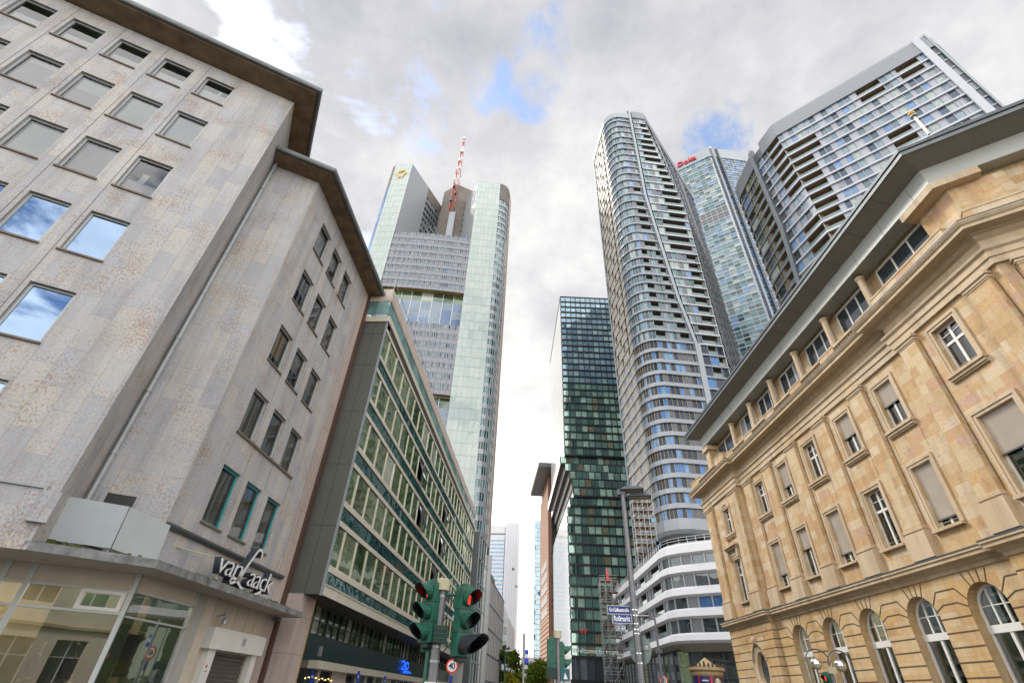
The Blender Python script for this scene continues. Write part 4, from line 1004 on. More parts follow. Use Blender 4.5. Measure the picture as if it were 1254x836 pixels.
    def bankwin(c, w, z0, z1, k, kd, shut=0.0, f=E):
        kd_ = kd; kd = kd - 0
        # shut: how much of the height the roller shutter covers
        tz = z1-(z1-z0)*.36
        wn = window(T, f, c-w, c+w, z0, z1, kd-k, 'frame_white', 'bank_glass', False, mull=(c,), trans=((tz, c-w, c+w, .12), ((tz+z1)/2, c-w, c+w, .03)), fw=.09, back='room_dark', mw=.12, blind=[(0, .44, 0, .64, 'curtain_green'), (.56, 1, 0, .64, 'curtain_green')] if random.random() < .7 else None)
        if shut:
            b = MB(); n = max(3, int((z1-z0)*shut/.055)); zb = z1-(z1-z0)*shut; h = (z1-zb)/n
            for i in range(n):
                z = zb+i*h; b.poly([f.P(c-w+.01, z, k-kd+.10), f.P(c+w-.01, z, k-kd+.10), f.P(c+w-.01, z+h*.8, k-kd+.13), f.P(c-w+.01, z+h*.8, k-kd+.13)], SH); b.poly([f.P(c-w+.01, z+h*.8, k-kd+.13), f.P(c+w-.01, z+h*.8, k-kd+.13), f.P(c+w-.01, z+h, k-kd+.10), f.P(c-w+.01, z+h, k-kd+.10)], SH)
            b.box(f.P(c-w, zb-.05, k-kd+.08), f.u*(2*w), f.n*.07, V((0, 0, .05)), 'alu_dark')
            b.build('roller_shutter', wn)
        if shut < .9:
            g = MB(); g.tube([f.P(c-w+.05, z0+1.0, k-kd+.12), f.P(c-w+.03, z0+.2, k-.02), f.P(c+w-.03, z0+.2, k-.02), f.P(c+w-.05, z0+1.0, k-kd+.12)], .012, 'cap_beige', 5); g.build('guard_bar', wn)
    ushut = {bays[0]: 0, bays[1]: .62, bays[2]: 0, bays[3]: .50, bays[4]: .45}
    lshut = {bays[0]: .72, bays[1]: .42, bays[2]: .80, bays[3]: 0, bays[4]: .86}
    for c in bays:
        surround(c, WW, *LOW, 0, True); bankwin(c, WW, *LOW, 0, .27, lshut[c])
        surround(c, WW, *UP, 0, False); bankwin(c, WW, *UP, 0, .27, ushut[c])
    surround(29.37, .86, 8.5, 11.72, K, True); bankwin(29.37, .86, 8.5, 11.72, K, .27, .5)
    surround(29.37, .64, 13.72, 15.98, K, False); bankwin(29.37, .64, 13.72, 15.98, K, .27, 0)
    surround(4.2, .62, 8.4, 11.45, K, True); bankwin(4.2, .62, 8.4, 11.45, K, .27, 0)
    bankwin(4.2, .58, 13.4, 15.5, K, .27, 0); surround(4.2, .58, 13.4, 15.5, K, False)
    s = MB()   # round head over the upper end window, pediment over the lower one
    n = 10
    for a in range(n):
        t0, t1 = math.pi*a/n, math.pi*(a+1)/n
        P = lambda r, t: E.P(4.2-r*math.cos(t), 15.5+r*.62*math.sin(t), K+.12)
        q = [P(.62, t0), P(.62, t1), P(.95, t1), P(.95, t0)]; s.quad(*reversed(q), 'sandstone_trim'); 
        dn = -E.n*.12; s.quad(q[3], q[2], q[2]+dn, q[3]+dn, 'sandstone_trim'); s.quad(q[1], q[0], q[0]+dn, q[1]+dn, 'sandstone_trim')
    E.box(s, 4.2-1.15, 4.2+1.15, 12.35, 12.5, K, K+.5, 'sandstone_trim'); E.box(s, 4.2-1.05, 4.2+1.05, 12.2, 12.35, K, K+.36, 'sandstone_trim'); E.box(s, 4.2-.95, 4.2+.95, 11.75, 12.2, K, K+.12, 'sandstone_trim')
    for x in (-.98, .8): E.box(s, 4.2+x, 4.2+x+.18, 11.5, 12.2, K, K+.32, 'sandstone_trim')
    s.build('window_head', T)
    p = MB()
    for c in bays:
        for (x0, x1, z0, z1) in ((c-.95, c-.93, 11.9, 12.95), (c+.93, c+.95, 11.9, 12.95), (c-.95, c+.95, 12.93, 12.95)): E.box(p, x0, x1, z0, z1, 0, .004, 'joint_dark')
    p.build('apron_line', T)
    # arched windows
    def archwin(c, k):
        kk = k-.5; f = MB(); W = ARW-.02; zt = 4.62
        for (x0, x1) in ((c-W, c-W+.13), (c-.07, c+.07), (c+W-.13, c+W)): E.box(f, x0, x1, .9, zt-.12 if True else ZSP, kk, kk+.1, 'frame_white')
        E.box(f, c-W, c+W, zt-.12, zt+.16, kk, kk+.13, 'frame_white'); E.box(f, c-W, c+W, .9, 1.15, kk, kk+.1, 'frame_white')
        E.box(f, c-.32, c-.24, zt+.16, ZSP+.90, kk, kk+.09, 'frame_white'); E.box(f, c+.24, c+.32, zt+.16, ZSP+.90, kk, kk+.09, 'frame_white')
        E.box(f, c-W+.1, c+W-.1, ZSP+.16, ZSP+.2, kk+.01, kk+.07, 'frame_white')
        for x in (c-W, c+W-.13): E.box(f, x, x+.13, zt+.16, ZSP, kk, kk+.1, 'frame_white')
        n = 12
        for a in range(n):
            t0, t1 = math.pi*a/n, math.pi*(a+1)/n
            P = lambda r, t, q: E.P(c-r*math.cos(t), ZSP+r*math.sin(t), kk+q)
            f.quad(P(W-.13, t0, .1), P(W-.13, t1, .1), P(W, t1, .1), P(W, t0, .1), 'frame_white'); f.quad(P(W-.13, t0, 0), P(W-.13, t1, 0), P(W-.13, t1, .1), P(W-.13, t0, .1), 'frame_white')
        w = f.build('arched_window', T)
        g = MB(); E.quad(g, c-W, c+W, .9, zt, kk+.04, 'bank_glass'); g.poly([E.P(c-W, zt, kk+.05), E.P(c+W, zt, kk+.05)] + [E.P(c+W*math.cos(math.pi*a/12), ZSP+W*math.sin(math.pi*a/12), kk+.05) for a in range(13)], 'bank_glass'); g.build('pane', w)
        r = MB(); E.quad(r, c-1.3, c+1.3, .3, 6.6, kk-1.2, 'room_dark'); E.box(r, c-.9, c+.9, 5.9, 6.0, kk-1.1, kk-.6, 'warm_lamp') if False else None
        E.quad(r, c-.92, c-.1, .9, 4.5, kk-.25, 'curtain_green'); E.quad(r, c+.55, c+.95, .9, 4.5, kk-.3, 'curtain_green'); r.build('room', w)
    for c in bays: archwin(c, 0)
    archwin(29.37, K)
    # oval window with carved wreath
    f = MB(); n = 28
    def el(r, t, k): return E.P(oc+r*ow*math.cos(t), oz+r*oh*math.sin(t), k)
    for a in range(n):
        t0, t1 = 2*math.pi*a/n, 2*math.pi*(a+1)/n
        f.quad(el(.8, t0, K-.12), el(1.12, t0, K-.02), el(1.12, t1, K-.02), el(.8, t1, K-.12), 'sandstone_trim'); f.quad(el(.72, t0, K-.45), el(.8, t0, K-.12), el(.8, t1, K-.12), el(.72, t1, K-.45), 'sandstone_trim'); f.quad(el(1.12, t0, K-.02), el(1.12, t0, K-.5), el(1.12, t1, K-.5), el(1.12, t1, K-.02), 'sandstone_trim')
    w = f.build('oval_window', T)
    g = MB(); g.poly([el(.76, 2*math.pi*a/n, K-.4) for a in range(n)], 'glass_dark', .3); g.build('pane', w)
    g = MB()
    for a in range(26):
        t = rad(20+140*a/25); g.sphere(el(1.18, t, K+.03), random.uniform(.06, .11), 'sandstone_trim', 5)
    for a in range(12):
        for t in (rad(215+25*a/11), rad(300+25*a/11)): g.sphere(el(1.2, t, K+.03), random.uniform(.05, .1), 'sandstone_trim', 5)
    g.sphere(E.P(oc, oz+oh*1.3, K+.1), .22, 'sandstone_trim', 7, 1.3); g.build('carved_wreath', w)
    # scroll console under the belt of the right bay
    s = MB(); E.box(s, 30.9, 31.9, 5.9, 6.72, K, K+.3, 'sandstone_trim'); s.tube([E.P(30.7, 6.35, K+.34), E.P(32.1, 6.35, K+.34)], .3, 'sandstone_trim', 12); s.build('console', T)
    # balustrade with pedestals
    def balustrade(f, a, b, k):
        s = MB(); f.box(s, a, b, 18.49, 18.57, k-.16, k+.1, 'sandstone_trim'); f.box(s, a, b, 18.9, 19.04, k-.18, k+.12, 'sandstone_trim'); o = s.build('balustrade', T)
        s = MB(); n = int((b-a)/.22)
        for i in range(n): s.lathe(f.P(a+(i+.5)*(b-a)/n, 18.57, k-.02), [(.06, 0), (.06, .03), (.035, .06), (.075, .15), (.045, .25), (.06, .29), (.06, .33)], 'sandstone_trim', 8)
        s.build('balusters', o)
    def ped(f, a, b, k, z=19.5):
        s = MB(); f.box(s, a, b, 18.49, z, k-.5, k+.13, 'sandstone'); f.box(s, a-.03, b+.03, z, z+.1, k-.52, k+.16, 'sandstone_trim'); s.build('pedestal', T)
    colq = [8.1] + mids + [26.4]
    for a, b in zip(colq, colq[1:]): balustrade(E, a+.7, b-.7, .72)
    for c_ in colq: ped(E, c_-.7, c_+.7, .72, 18.98)
    ped(E, -.5, 1.5, K+.6, 19.3); balustrade(E, 1.5, 5.6, K+.68); ped(E, 5.6, 7.3, K+.6, 19.3); ped(E, 27.2, QB-.5, K+.45, 19.2)
    ped(Ff, .0, 12.8, .45, 19.2)
    # attic columns and windows, metal fascia and roof
    for c_ in colq: 
        s = MB(); s.lathe(E.P(c_, 18.5, .02), [(.27, 0), (.27, .1), (.2, .2), (.185, 3.0), (.24, 3.1), (.26, 3.22)], 'sandstone_trim', 18); s.build('column', T, smooth=False)
    for a, b in zip(colq, colq[1:]):
        a, b = a+.45, b-.45; fr_ = MB(); k = AK+.03
        E.box(fr_, a, b, 21.62, 21.75, k, k+.08, 'frame_white'); E.box(fr_, a, b, 19.0, 19.1, k, k+.08, 'frame_white')
        m3 = [lerp(a, b, t_) for t_ in (0, .33, .67, 1)]
        for x in m3: E.box(fr_, x-.04, x+.04, 19.1, 21.62, k, k+.08, 'frame_white')
        w = fr_.build('attic_window', T)
        for x0, x1 in zip(m3, m3[1:]):
            g = MB(); E.quad(g, x0+.04, x1-.04, 19.1, 21.62, k+.03, 'glass_dark' if random.random() > .25 else 'panel_lilac', random.random()*.3); g.build('pane', w)
    fr_ = MB(); E.box(fr_, 3.4, 7.0, 19.0, 21.7, AK, AK+.06, 'sandstone_trim'); 
    for x in (3.6, 5.2, 6.8): E.box(fr_, x-.05, x+.05, 19.4, 21.5, AK+.06, AK+.12, 'frame_white')
    w = fr_.build('attic_window', T); g = MB(); E.quad(g, 3.65, 6.75, 19.4, 21.5, AK+.09, 'glass_dark', .4); g.build('pane', w)
    fr_ = MB(); E.box(fr_, 27.0, 30.6, 21.6, 21.72, AK+.03, AK+.1, 'frame_white')
    for x in (27.0, 28.2, 29.4, 30.6): E.box(fr_, x-.04, x+.04, 19.0, 21.6, AK+.03, AK+.1, 'frame_white')
    w = fr_.build('attic_window', T); g = MB(); E.quad(g, 27.0, 30.6, 19.0, 21.6, AK+.05, 'glass_dark', .1); g.build('pane', w)
    fr_ = MB(); Fa.box(fr_, 3.4, 12.5, 21.7, 21.82, .02, .1, 'frame_white'); Fa.box(fr_, 3.4, 3.5, 19.8, 21.7, .02, .1, 'frame_white')
    w = fr_.build('attic_window', T); g = MB(); Fa.quad(g, 3.5, 12.5, 19.8, 21.7, .05, 'panel_lilac', .1); g.build('pane', w)
    # stone pier blocks under the fascia at the corner and the far end
    cpath = [E.xy(QB-2.0, .45), (lerp(E.xy(QB, .45)[0], Fr(E.xy(QB, .45), 120).xy(0)[0], .5), E.xy(QB, .45)[1]), Fr(E.xy(QB, .45), 120).xy(1.7)]
    s = MB(); s.ribbon([E.xy(QB-1.8, -.1), E.xy(QB, -.1), Fr(E.xy(QB, -.1), 120).xy(2.0)], [(-.5, 18.5), (0, 18.5), (0, 21.45), (-.5, 21.45)], 'sandstone'); s.ribbon(cpath, [(-.8, 21.45), (.12, 21.45), (.12, 21.85), (-.8, 21.85)], 'sandstone_trim')
    s.build('corner_pier', T); s = MB(); s.ribbon([E.xy(2.5, .6), E.xy(3.7, .6)], [(-1.4, 21.3), (0, 21.3), (0, 21.7), (-1.4, 21.7)], 'sandstone_trim'); s.ribbon([E.xy(2.7, .4), E.xy(3.5, .4)], [(-1.2, 18.6), (0, 18.6), (0, 21.3), (-1.2, 21.3)], 'sandstone'); s.build('corner_pier', T)
    RK = .5
    fp = [(E.xy(2.5, RK)[0]-12*E.n.x, E.xy(2.5, RK)[1]-12*E.n.y), E.xy(2.5, RK), E.xy(QB, RK), Fr(E.xy(QB, RK), 120).xy(LF)]
    s = MB(); s.ribbon(fp, [(-1.2, 21.95), (-.9, 21.9), (0, 21.88), (.02, 21.9), (.02, 22.88), (-.2, 22.9)], 'fascia_grey')
    for q in [3+2.2*i for i in range(14)]: E.box(s, q, q+.02, 21.89, 22.88, RK, RK+.024, 'panel_seam')
    s.build('fascia', T)
    s = MB(); s.ribbon(fp, [(.0, 22.86), (.95, 23.2), (1.0, 23.2), (1.02, 23.3)], 'soffit_grey')
    for q in [2+2.2*i for i in range(14)]:
        a, b = E.P(q, 22.855, RK), E.P(q, 23.195, RK+.95); s.box(a, b-a, E.u*.02, V((0, 0, .012)), 'panel_seam')
    s.build('roof_soffit', T)
    s = MB(); s.ribbon(fp, [(1.0, 23.21), (1.08, 23.22), (1.1, 23.42), (1.0, 23.45)], 'zinc'); s.ribbon(fp, [(1.02, 23.44), (1.16, 23.46), (1.18, 23.62), (.9, 23.7)], 'alu_dark'); s.build('roof_edge', T)
    s = MB(); s.ribbon(fp, [(1.1, 23.6), (-6, 26.5), (-14, 26.6)], 'zinc'); s.build('roof', T)
bank()
def finial():
    T = thing('roof_finial', 'short pole with a golden knob standing on the bank roof edge', 'finial', (18.0, 13.4, 23.7))
    p = V((18.0, 13.41, 23.6)); 
    b = MB(); b.tube([p, p+V((0, 0, 1.5))], .06, 'frame_white', 8); b.build('pole', T)
    b = MB(); b.lathe(p+V((0, 0, 1.5)), [(.06, 0), (.16, .05), (.16, .12), (.08, .16)], 'alu_mid', 14); b.build('collar', T)
    b = MB(); b.sphere(p+V((0, 0, 1.82)), .15, 'gold', 9); b.build('knob', T, smooth=True)
finial()
# ------------------------------------------------------------------ mint green bank tower with three shafts
def mint_tower():
    T = Tower('skyscraper', 'mint green skyscraper of stepped shafts with a red and white mast and yellow emblem', 'skyscraper', (-48, 165, 0))
    t = T.t
    R1 = V((-33.8, 149.1, 0)); R2 = V((-22.5, 150.9, 0)); L2 = V((-68.6, 144.0, 0)); L1 = V((-77.6, 144.3, 0))
    ZR, ZL = 215.0, 224.0
    rc = [(-22.5, 150.9), (-20.9, 151.6), (-19.4, 152.9), (-18.5, 154.6), (-18.1, 157.0)]
    inR = (R1.x+40*math.sin(rad(-35)), R1.y+40*math.cos(rad(-35))); inL = (L2.x+46*math.sin(rad(21)), L2.y+46*math.cos(rad(21)))
    gm = 'glass_mint'
    def panels(p, q, z0, z1, n, h, nm):
        b = MB(); P = cut(p, q, n); nz = int((z1-z0)/h)
        d = V((q[0]-p[0], q[1]-p[1], 0)).normalized(); nn = V((d.y, -d.x, 0))
        for i in range(n):
            for k in range(nz):
                za, zb = z0+k*(z1-z0)/nz, z0+(k+1)*(z1-z0)/nz; g = .05; a, c = P[i], P[i+1]
                j = [random.uniform(-.02, .02) for _ in range(3)]
                A, C = V((*a, 0))+d*g, V((*c, 0))-d*g
                b.quad(A+nn*j[0]+V((0, 0, za+g)), C+nn*j[1]+V((0, 0, za+g)), C+nn*j[1]+V((0, 0, zb-g)), A+nn*j[2]+V((0, 0, zb-g)), gm, random.random())
        b.build(nm, t)
        w = MB(); w.quad((*(V((*p, 0))-nn*.08).xy, z0), (*(V((*q, 0))-nn*.08).xy, z0), (*(V((*q, 0))-nn*.08).xy, z1), (*(V((*p, 0))-nn*.08).xy, z1), 'alu_mid'); w.build('backing', t)
    panels((R1.x, R1.y), (R2.x, R2.y), 0, ZR, 6, 4.35, 'cladding'); panels((L1.x, L1.y), (L2.x, L2.y), 0, ZL, 6, 4.35, 'cladding')
    # right rounded corner: ribbon windows, brown louvre crown
    w = T.wall; top = ZR-12
    z = 2.0
    while z < top-4:
        T.bands.ribbon(rc, [(0, z), (.12, z), (.12, z+1.5), (0, z+1.5)], 'alu_mid')
        for a, b in zip(rc, rc[1:]): T.cells(a, b, z+1.5, min(top, z+4.35), [(1, 'g'), (1, 'g')], 'glass_teal', mmat='alu_light', mw=.12)
        z += 4.35
    c = MB(); c.ribbon(rc, [(0, top-.5), (.05, top-.5), (.05, ZR), (-1, ZR)], 'brown_metal')
    for a, b in zip(rc, rc[1:]):
        for s in (0, .33, .66): x, y = lerp(a[0], b[0], s), lerp(a[1], b[1], s); c.tube([(x, y, top), (x, y, ZR)], .12, 'panel_dark', 4)
    lc = [(-81.0, 149.5), (-80.6, 147.6), (-79.5, 145.7), (-77.6, 144.3)]
    c.ribbon(lc, [(0, ZL-18), (.05, ZL-18), (.05, ZL), (-1, ZL)], 'brown_metal'); c.build('louvre_crown', t)
    g = MB()
    for a, b in zip(lc, lc[1:]):
        for k in range(48): g.quad((*a, k*4.29), (*b, k*4.29), (*b, k*4.29+4.25), (*a, k*4.29+4.25), 'glass_curve', random.random())
    g.build('curved_glass', t)
    s = MB(); s.ribbon([(-18.1, 157.0), (-17.9, 160)], [(0, 0), (.5, 0), (.5, ZR-3), (0, ZR)], 'stone_coping'); s.build('edge_strip', t)
    # sides and backs
    w.quad((-18.1, 157, 0), (-26, 190, 0), (-26, 190, ZR), (-18.1, 157, ZR), 'alu_mid'); w.quad((-70, 185, 0), (-81, 149.5, 0), (-81, 149.5, ZL), (-70, 185, ZL), 'alu_mid')
    w.poly([(R1.x, R1.y, ZR), (R2.x, R2.y, ZR), *[(x, y, ZR) for x, y in rc[1:]], (-26, 190, ZR), (*inR, ZR)], 'roof_dark'); w.poly([(*lc[0], ZL), (*lc[1], ZL), (*lc[2], ZL), (L1.x, L1.y, ZL), (L2.x, L2.y, ZL), (*inL, ZL), (-70, 185, ZL)], 'roof_dark')
    # inner sides of the two shafts above the middle roof
    ZM = 172.0
    def inner(p, q, ztop, flip):
        a, b = (p, q) if not flip else (q, p)
        P = lambda f: (lerp(p[0], q[0], f), lerp(p[1], q[1], f))
        seg = [(0, .34, 'sheet'), (.34, .62, 'win'), (.62, .68, 'fin'), (.68, 1.0, 'win2')]
        for f0, f1, kd in seg:
            u0, u1 = P(f0), P(f1); zt = ztop - (0 if f1 < .7 else 26)
            if flip: u0, u1 = u1, u0
            if kd == 'sheet': w.quad((*u0, ZM-30), (*u1, ZM-30), (*u1, zt), (*u0, zt), 'alu_mid')
            elif kd == 'fin':
                T.bands.ribbon([u0, u1], [(0, ZM-6), (1.0, ZM-6), (1.0, zt-6), (0, zt-6)], 'band_grey')
            else:
                z = ZM-20
                while z < zt-8:
                    T.bands.ribbon([u0, u1], [(0, z), (.1, z), (.1, z+1.8), (0, z+1.8)], 'band_grey'); T.cells(u0, u1, z+1.8, z+4.3, [(1, 'g')]*6, 'glass_dark'); z += 4.3
                w.quad((*u0, z), (*u1, z), (*u1, zt), (*u0, zt), 'brown_metal')
    inner((L2.x, L2.y), inL, ZL, False); inner((R1.x, R1.y), inR, ZR, True)
    # middle: office bands with two tall sky gardens
    A, B = (L2.x+.1, L2.y+.4), (R1.x-.1, R1.y+.4)
    mid = (lerp(A[0], B[0], .5)+.25, lerp(A[1], B[1], .5)-1.1)
    def arcpts(n=8):
        return [((1-t_)**2*A[0]+2*t_*(1-t_)*mid[0]+t_*t_*B[0], (1-t_)**2*A[1]+2*t_*(1-t_)*mid[1]+t_*t_*B[1]) for t_ in [i/n for i in range(n+1)]]
    P8 = arcpts()
    def office(z0, z1):
        n = round((z1-z0)/4.35); h = (z1-z0)/n
        for k in range(n):
            z = z0+k*h
            T.bands.ribbon(P8, [(0, z), (.15, z), (.15, z+.12), (.05, z+.2), (.05, z+h*.42), (.15, z+h*.46), (.15, z+h*.52), (0, z+h*.52)], 'panel_lilac')
            for a, b in zip(P8, P8[1:]):
                i = P8.index(a); ty = [(1, 'g'), (1, 'g'), (1, 'g'), (1, 'g'), (1, 'p')] if i not in (2, 5) else [(1, 'g'), (1, 'g'), (1, 'p'), (1, 'g'), (1, 'g')]
                T.cells(a, b, z+h*.52, z+h, ty, ['glass_teal', 'glass_blue', 'glass_teal', 'glass_pale'], panel='panel_lilac', mmat='panel_lilac', mw=.35, mproud=.1)
        for a, b in zip(P8, P8[1:]):
            for s in (0, .5): x, y = lerp(a[0], b[0], s), lerp(a[1], b[1], s); T.mull.box((x-.1, y-.2, z0), (.2, 0, 0), (0, .3, 0), (0, 0, z1-z0), 'panel_lilac')
    def garden(z0, z1):
        ins = [(x, y+2.2) for x, y in P8]
        T.bands.poly([(x, y, z1) for x, y in P8] + [(x, y, z1) for x, y in reversed(ins)], 'ochre_soffit')
        T.bands.ribbon(P8, [(0, z1-.0), (.1, z1), (.1, z1+.4), (0, z1+.5)], 'panel_lilac')
        for (a, b) in zip(ins, ins[1:]):
            for k in range(4):
                h = (z1-z0)/4; T.cells(a, b, z0+k*h, z0+(k+1)*h, [(1, 'g')], 'glass_garden' if k < 3 else 'glass_green', mmat='alu_light', mw=.25, rec=.1)
        T.bands.quad((*P8[-1], z0), (*ins[-1], z0), (*ins[-1], z1), (*P8[-1], z1), 'ochre_soffit')
    office(137.6, ZM); garden(120.2, 137.6); office(88.3, 120.2); garden(71.5, 88.3); office(41, 71.5); garden(24, 41); office(2, 24)
    w.poly([(*A, ZM), *[(x, y, ZM) for x, y in P8[1:]], (*inR, ZM), (*inL, ZM)], 'roof_dark')
    # central brown crown and mast
    cx, cy = -47.2, 168.0
    c = MB(); hexp = [(cx+9.5*math.cos(rad(a)), cy+9.5*math.sin(rad(a))) for a in (-150, -90, -30, 30, 90, 150)]
    c.prism(hexp, 150, 226, 'brown_metal'); c.build('crown', t)
    c = MB()
    for a in (-90,): 
        x, y = cx+9.6*math.cos(rad(a)), cy+9.6*math.sin(rad(a)); c.prism([(x-1.6, y-.6), (x+1.6, y-.6), (x+1.6, y+.5), (x-1.6, y+.5)], 150, 202, 'band_grey')
    c.build('crown_fin', t)
    m = MB(); r0 = 2.4; base = 204; tip = 272
    def ringp(z):
        f = (z-base)/(tip-base); r = lerp(1.9, .3, max(0, min(1, (z-226)/(tip-226)))) if z > 226 else 1.9
        return [V((cx-.6+r*math.cos(rad(a)), cy-9.9+r*math.sin(rad(a)), z)) for a in (45, 135, 225, 315)]
    zs = [base+i*4.86 for i in range(15)]
    for i in range(14):
        a, b = ringp(zs[i]), ringp(zs[i+1]); mt = 'mast_red' if i % 2 == 0 or i < 4 else 'mast_white'
        for k in range(4): m.tube([a[k], b[k]], .17, mt, 4); m.tube([a[k], b[(k+1) % 4]], .11, mt, 4); m.tube([a[k], a[(k+1) % 4]], .1, mt, 4)
    m.build('mast', t)
    d = MB()
    for (z, x) in ((210, -1), (216, .8), (222, -.6), (240, .5), (247, -.4), (256, .3), (270, .0)): d.lathe((cx-.6+x, cy-11.4 if z < 226 else cy-10.4, z), [(.0, -.9), (.8, -.9), (.8, .9), (0, .9)], 'mast_white' if z > 230 else 'panel_dark', 8)
    d.build('dish', t)
    # emblem
    e = MB(); ctr = V((L1.x*.52+L2.x*.48, L1.y*.52+L2.y*.48-.35, ZL-8.5)); u = (L2-L1).normalized(); up = V((0, 0, 1)); n = V((u.y, -u.x, 0))
    for k in range(3):
        a0 = 90+120*k
        p = [(math.cos(rad(a0+x))*r, math.sin(rad(a0+x))*r*1.25) for x, r in ((-44, 2.9), (44, 2.9), (62, 1.75), (-8, 1.45))]
        q = [ctr+u*x*.95+up*y*1.05+n*.15 for x, y in p]; e.poly(q, 'letter_yellow'); q2 = [v-n*.3 for v in q]
        for i in range(4): e.quad(q[i], q[(i+1) % 4], q2[(i+1) % 4], q2[i], 'letter_yellow')
    e.build('emblem', t)
    T.finish()
mint_tower()

# ------------------------------------------------------------------ curved apartment tower
def curved_tower():
    T = Tower('skyscraper', 'tall apartment tower with a rounded corner, grey bands, balconies and a slanting grey fin', 'skyscraper', (36, 125, 0))
    t = T.t
    def right(z): return 49.4 if z < 145 else lerp(49.4, 42.0, (z-145)/(201-145))
    def seam(z):
        pts = [(0, 41.2), (60, 41.4), (82, 42.0), (99, 39.7), (121, 37.9), (147, 36.0), (210, 36.3)]
        for (a, x), (b, y) in zip(pts, pts[1:]):
            if z <= b: return lerp(x, y, (z-a)/(b-a))
        return 36.3
    yf = lambda x: 109.0+(x-35)*.17
    L0, L1 = (22.6, 129.0), (25.2, 113.5)
    cur = [(25.2, 113.5), (25.55, 112.0), (26.3, 110.6), (27.4, 109.4), (28.9, 108.6), (30.8, 108.3)]
    zz = 33.0; fl = []
    while zz < 196:
        h = 3.45 if zz < 62 else (3.6 if zz < 112 else 4.05)
        fl.append((zz, h)); zz += h
    BK = (72.5, 152.0)
    for i, (z, h) in enumerate(fl):
        office = z < 80; s = seam(z+h/2); r = right(z+h); bh = 1.15 if office else .75
        last = i >= len(fl)-1
        front = cur + [(s-.6, yf(s-.6))]; fr2 = [(s+.8, yf(s+.8)-.1), (r, yf(r))]
        leftp = [L0, L1]
        bandm = 'band_grey'
        T.bands.ribbon(front, [(-.9, z), (.28, z), (.30, z+.06), (.30, z+bh-.1), (.24, z+bh), (-.2, z+bh)], bandm)
        T.bands.ribbon(leftp, [(-.5, z), (.20, z), (.20, z+(bh if office else .45)), (-.2, z+(bh if office else .45))], 'panel_warm')
        rp = [fr2[0], fr2[1], (lerp(r, BK[0], 1), lerp(yf(r), BK[1], 1))] if True else fr2
        T.bands.ribbon(rp, [(-.9, z), (.22, z), (.22, z+bh*.55), (-.2, z+bh*.55)], 'band_white' if not office else bandm)
        z0, z1 = z+bh, z+h; gl = 'glass_office' if office else ['glass_blue', 'glass_teal', 'glass_pale']
        curved_glass = True
        for a, b in zip(cur, cur[1:]): T.cells(a, b, z0, z1, [(1, 'g'), (1, 'g')], gl, mmat='gold_mullion' if office else 'alu_mid', mw=.09)
        a, b = front[-2], front[-1]; w = b[0]-a[0]
        if office: ty = [(1, random.choice('ggp')) for _ in range(8)]
        elif z > 150: ty = [(1, 'g'), (1, 'p'), (1, 'g')] if w < 7 else [(1, 'g'), (1, 'g'), (1, 'p'), (1, 'g')]
        elif z > 118: ty = [(1.2, 'p'), (3.2, 'b'), (1, 'g')] if i % 5 else [(1.2, 'g'), (1, 'g'), (1.2, 'p'), (1, 'g')]
        else: ty = [(3.2, 'b'), (.9, 'p'), (1.2, 'g'), (1.2, 'g'), (.8, 'p'), (3, 'b'), (.7, 'g')]
        T.cells(a, b, z0, z1, ty, gl, mmat='gold_mullion' if office else 'alu_mid', dark='recess_dark', panel='panel_dark' if office else 'panel_grey', mw=.09)
        # right volume front
        if office: ty = [(1, 'g'), (1.2, 'b'), (1, 'g')] if i % 2 else [(1, 'g'), (1, 'g'), (1, 'b')]
        else:
            ph = (i//4) % 3
            ty = [[(.8, 'g'), (3.0, 'b'), (.5, 'g')], [(.8, 'g'), (.7, 'p'), (1, 'g'), (3.0, 'b')], [(.8, 'g'), (1, 'g'), (.8, 'p'), (1, 'g'), (2.4, 'b')]][ph]
        if last: ty = [(1, 'g'), (1, 'p'), (1, 'g'), (1, 'p')]
        T.cells(fr2[0], fr2[1], z+bh*.55, z1, ty, gl, dark='recess_dark', mw=.1)
        # right side in perspective: angled dark slots between white slabs
        T.cells(fr2[1], BK, z+bh*.55, z1, [(1.2, 'b'), (1.6, 'p'), (1, 'b'), (1.6, 'g'), (1.2, 'b'), (1.6, 'p'), (1.2, 'b'), (1.6, 'g')], 'glass_sky', panel='mesh_grey', mw=.1, rail=False, deep=1.0)
        # left face: warm panels with staggered dark slots
        base = ['p', 'w', 'p', 'p', 'w', 'p', 'w', 'p'] if i % 2 else ['w', 'p', 'p', 'w', 'p', 'p', 'w', 'p']
        if office: base = ['g', 'g', 'p', 'g', 'g', 'p', 'g', 'g', 'p', 'g']
        wt = {'p': 1.5, 'w': 1.0, 'g': 1.0}
        T.cells(L0, L1, z+(bh if office else .45), z1, [(wt[k], k) for k in base], 'glass_pale', panel='panel_warm', mmat='panel_warm', mw=.16, rec=.12)
        # a lit timber reveal here and there
    ztop = fl[-1][0]+fl[-1][1]
    # crown
    cr = MB(); cr.ribbon([L0, L1]+cur[1:]+[(35.7, yf(35.7))], [(-.6, ztop-1.2), (.3, ztop-1.2), (.32, ztop+2.2), (-.6, ztop+2.3)], 'fin_grey')
    cr.ribbon([(36.9, yf(36.9)-.1), (42.0, yf(42.0)), BK], [(-.6, ztop-.2), (.25, ztop-.2), (.25, ztop+4.6), (-.6, ztop+4.7)], 'mesh_grey'); cr.build('crown', t)
    # seam fin
    f = MB(); zs = [31, 60, 82, 90, 99, 110, 121, 134, 147, 170, ztop+5]
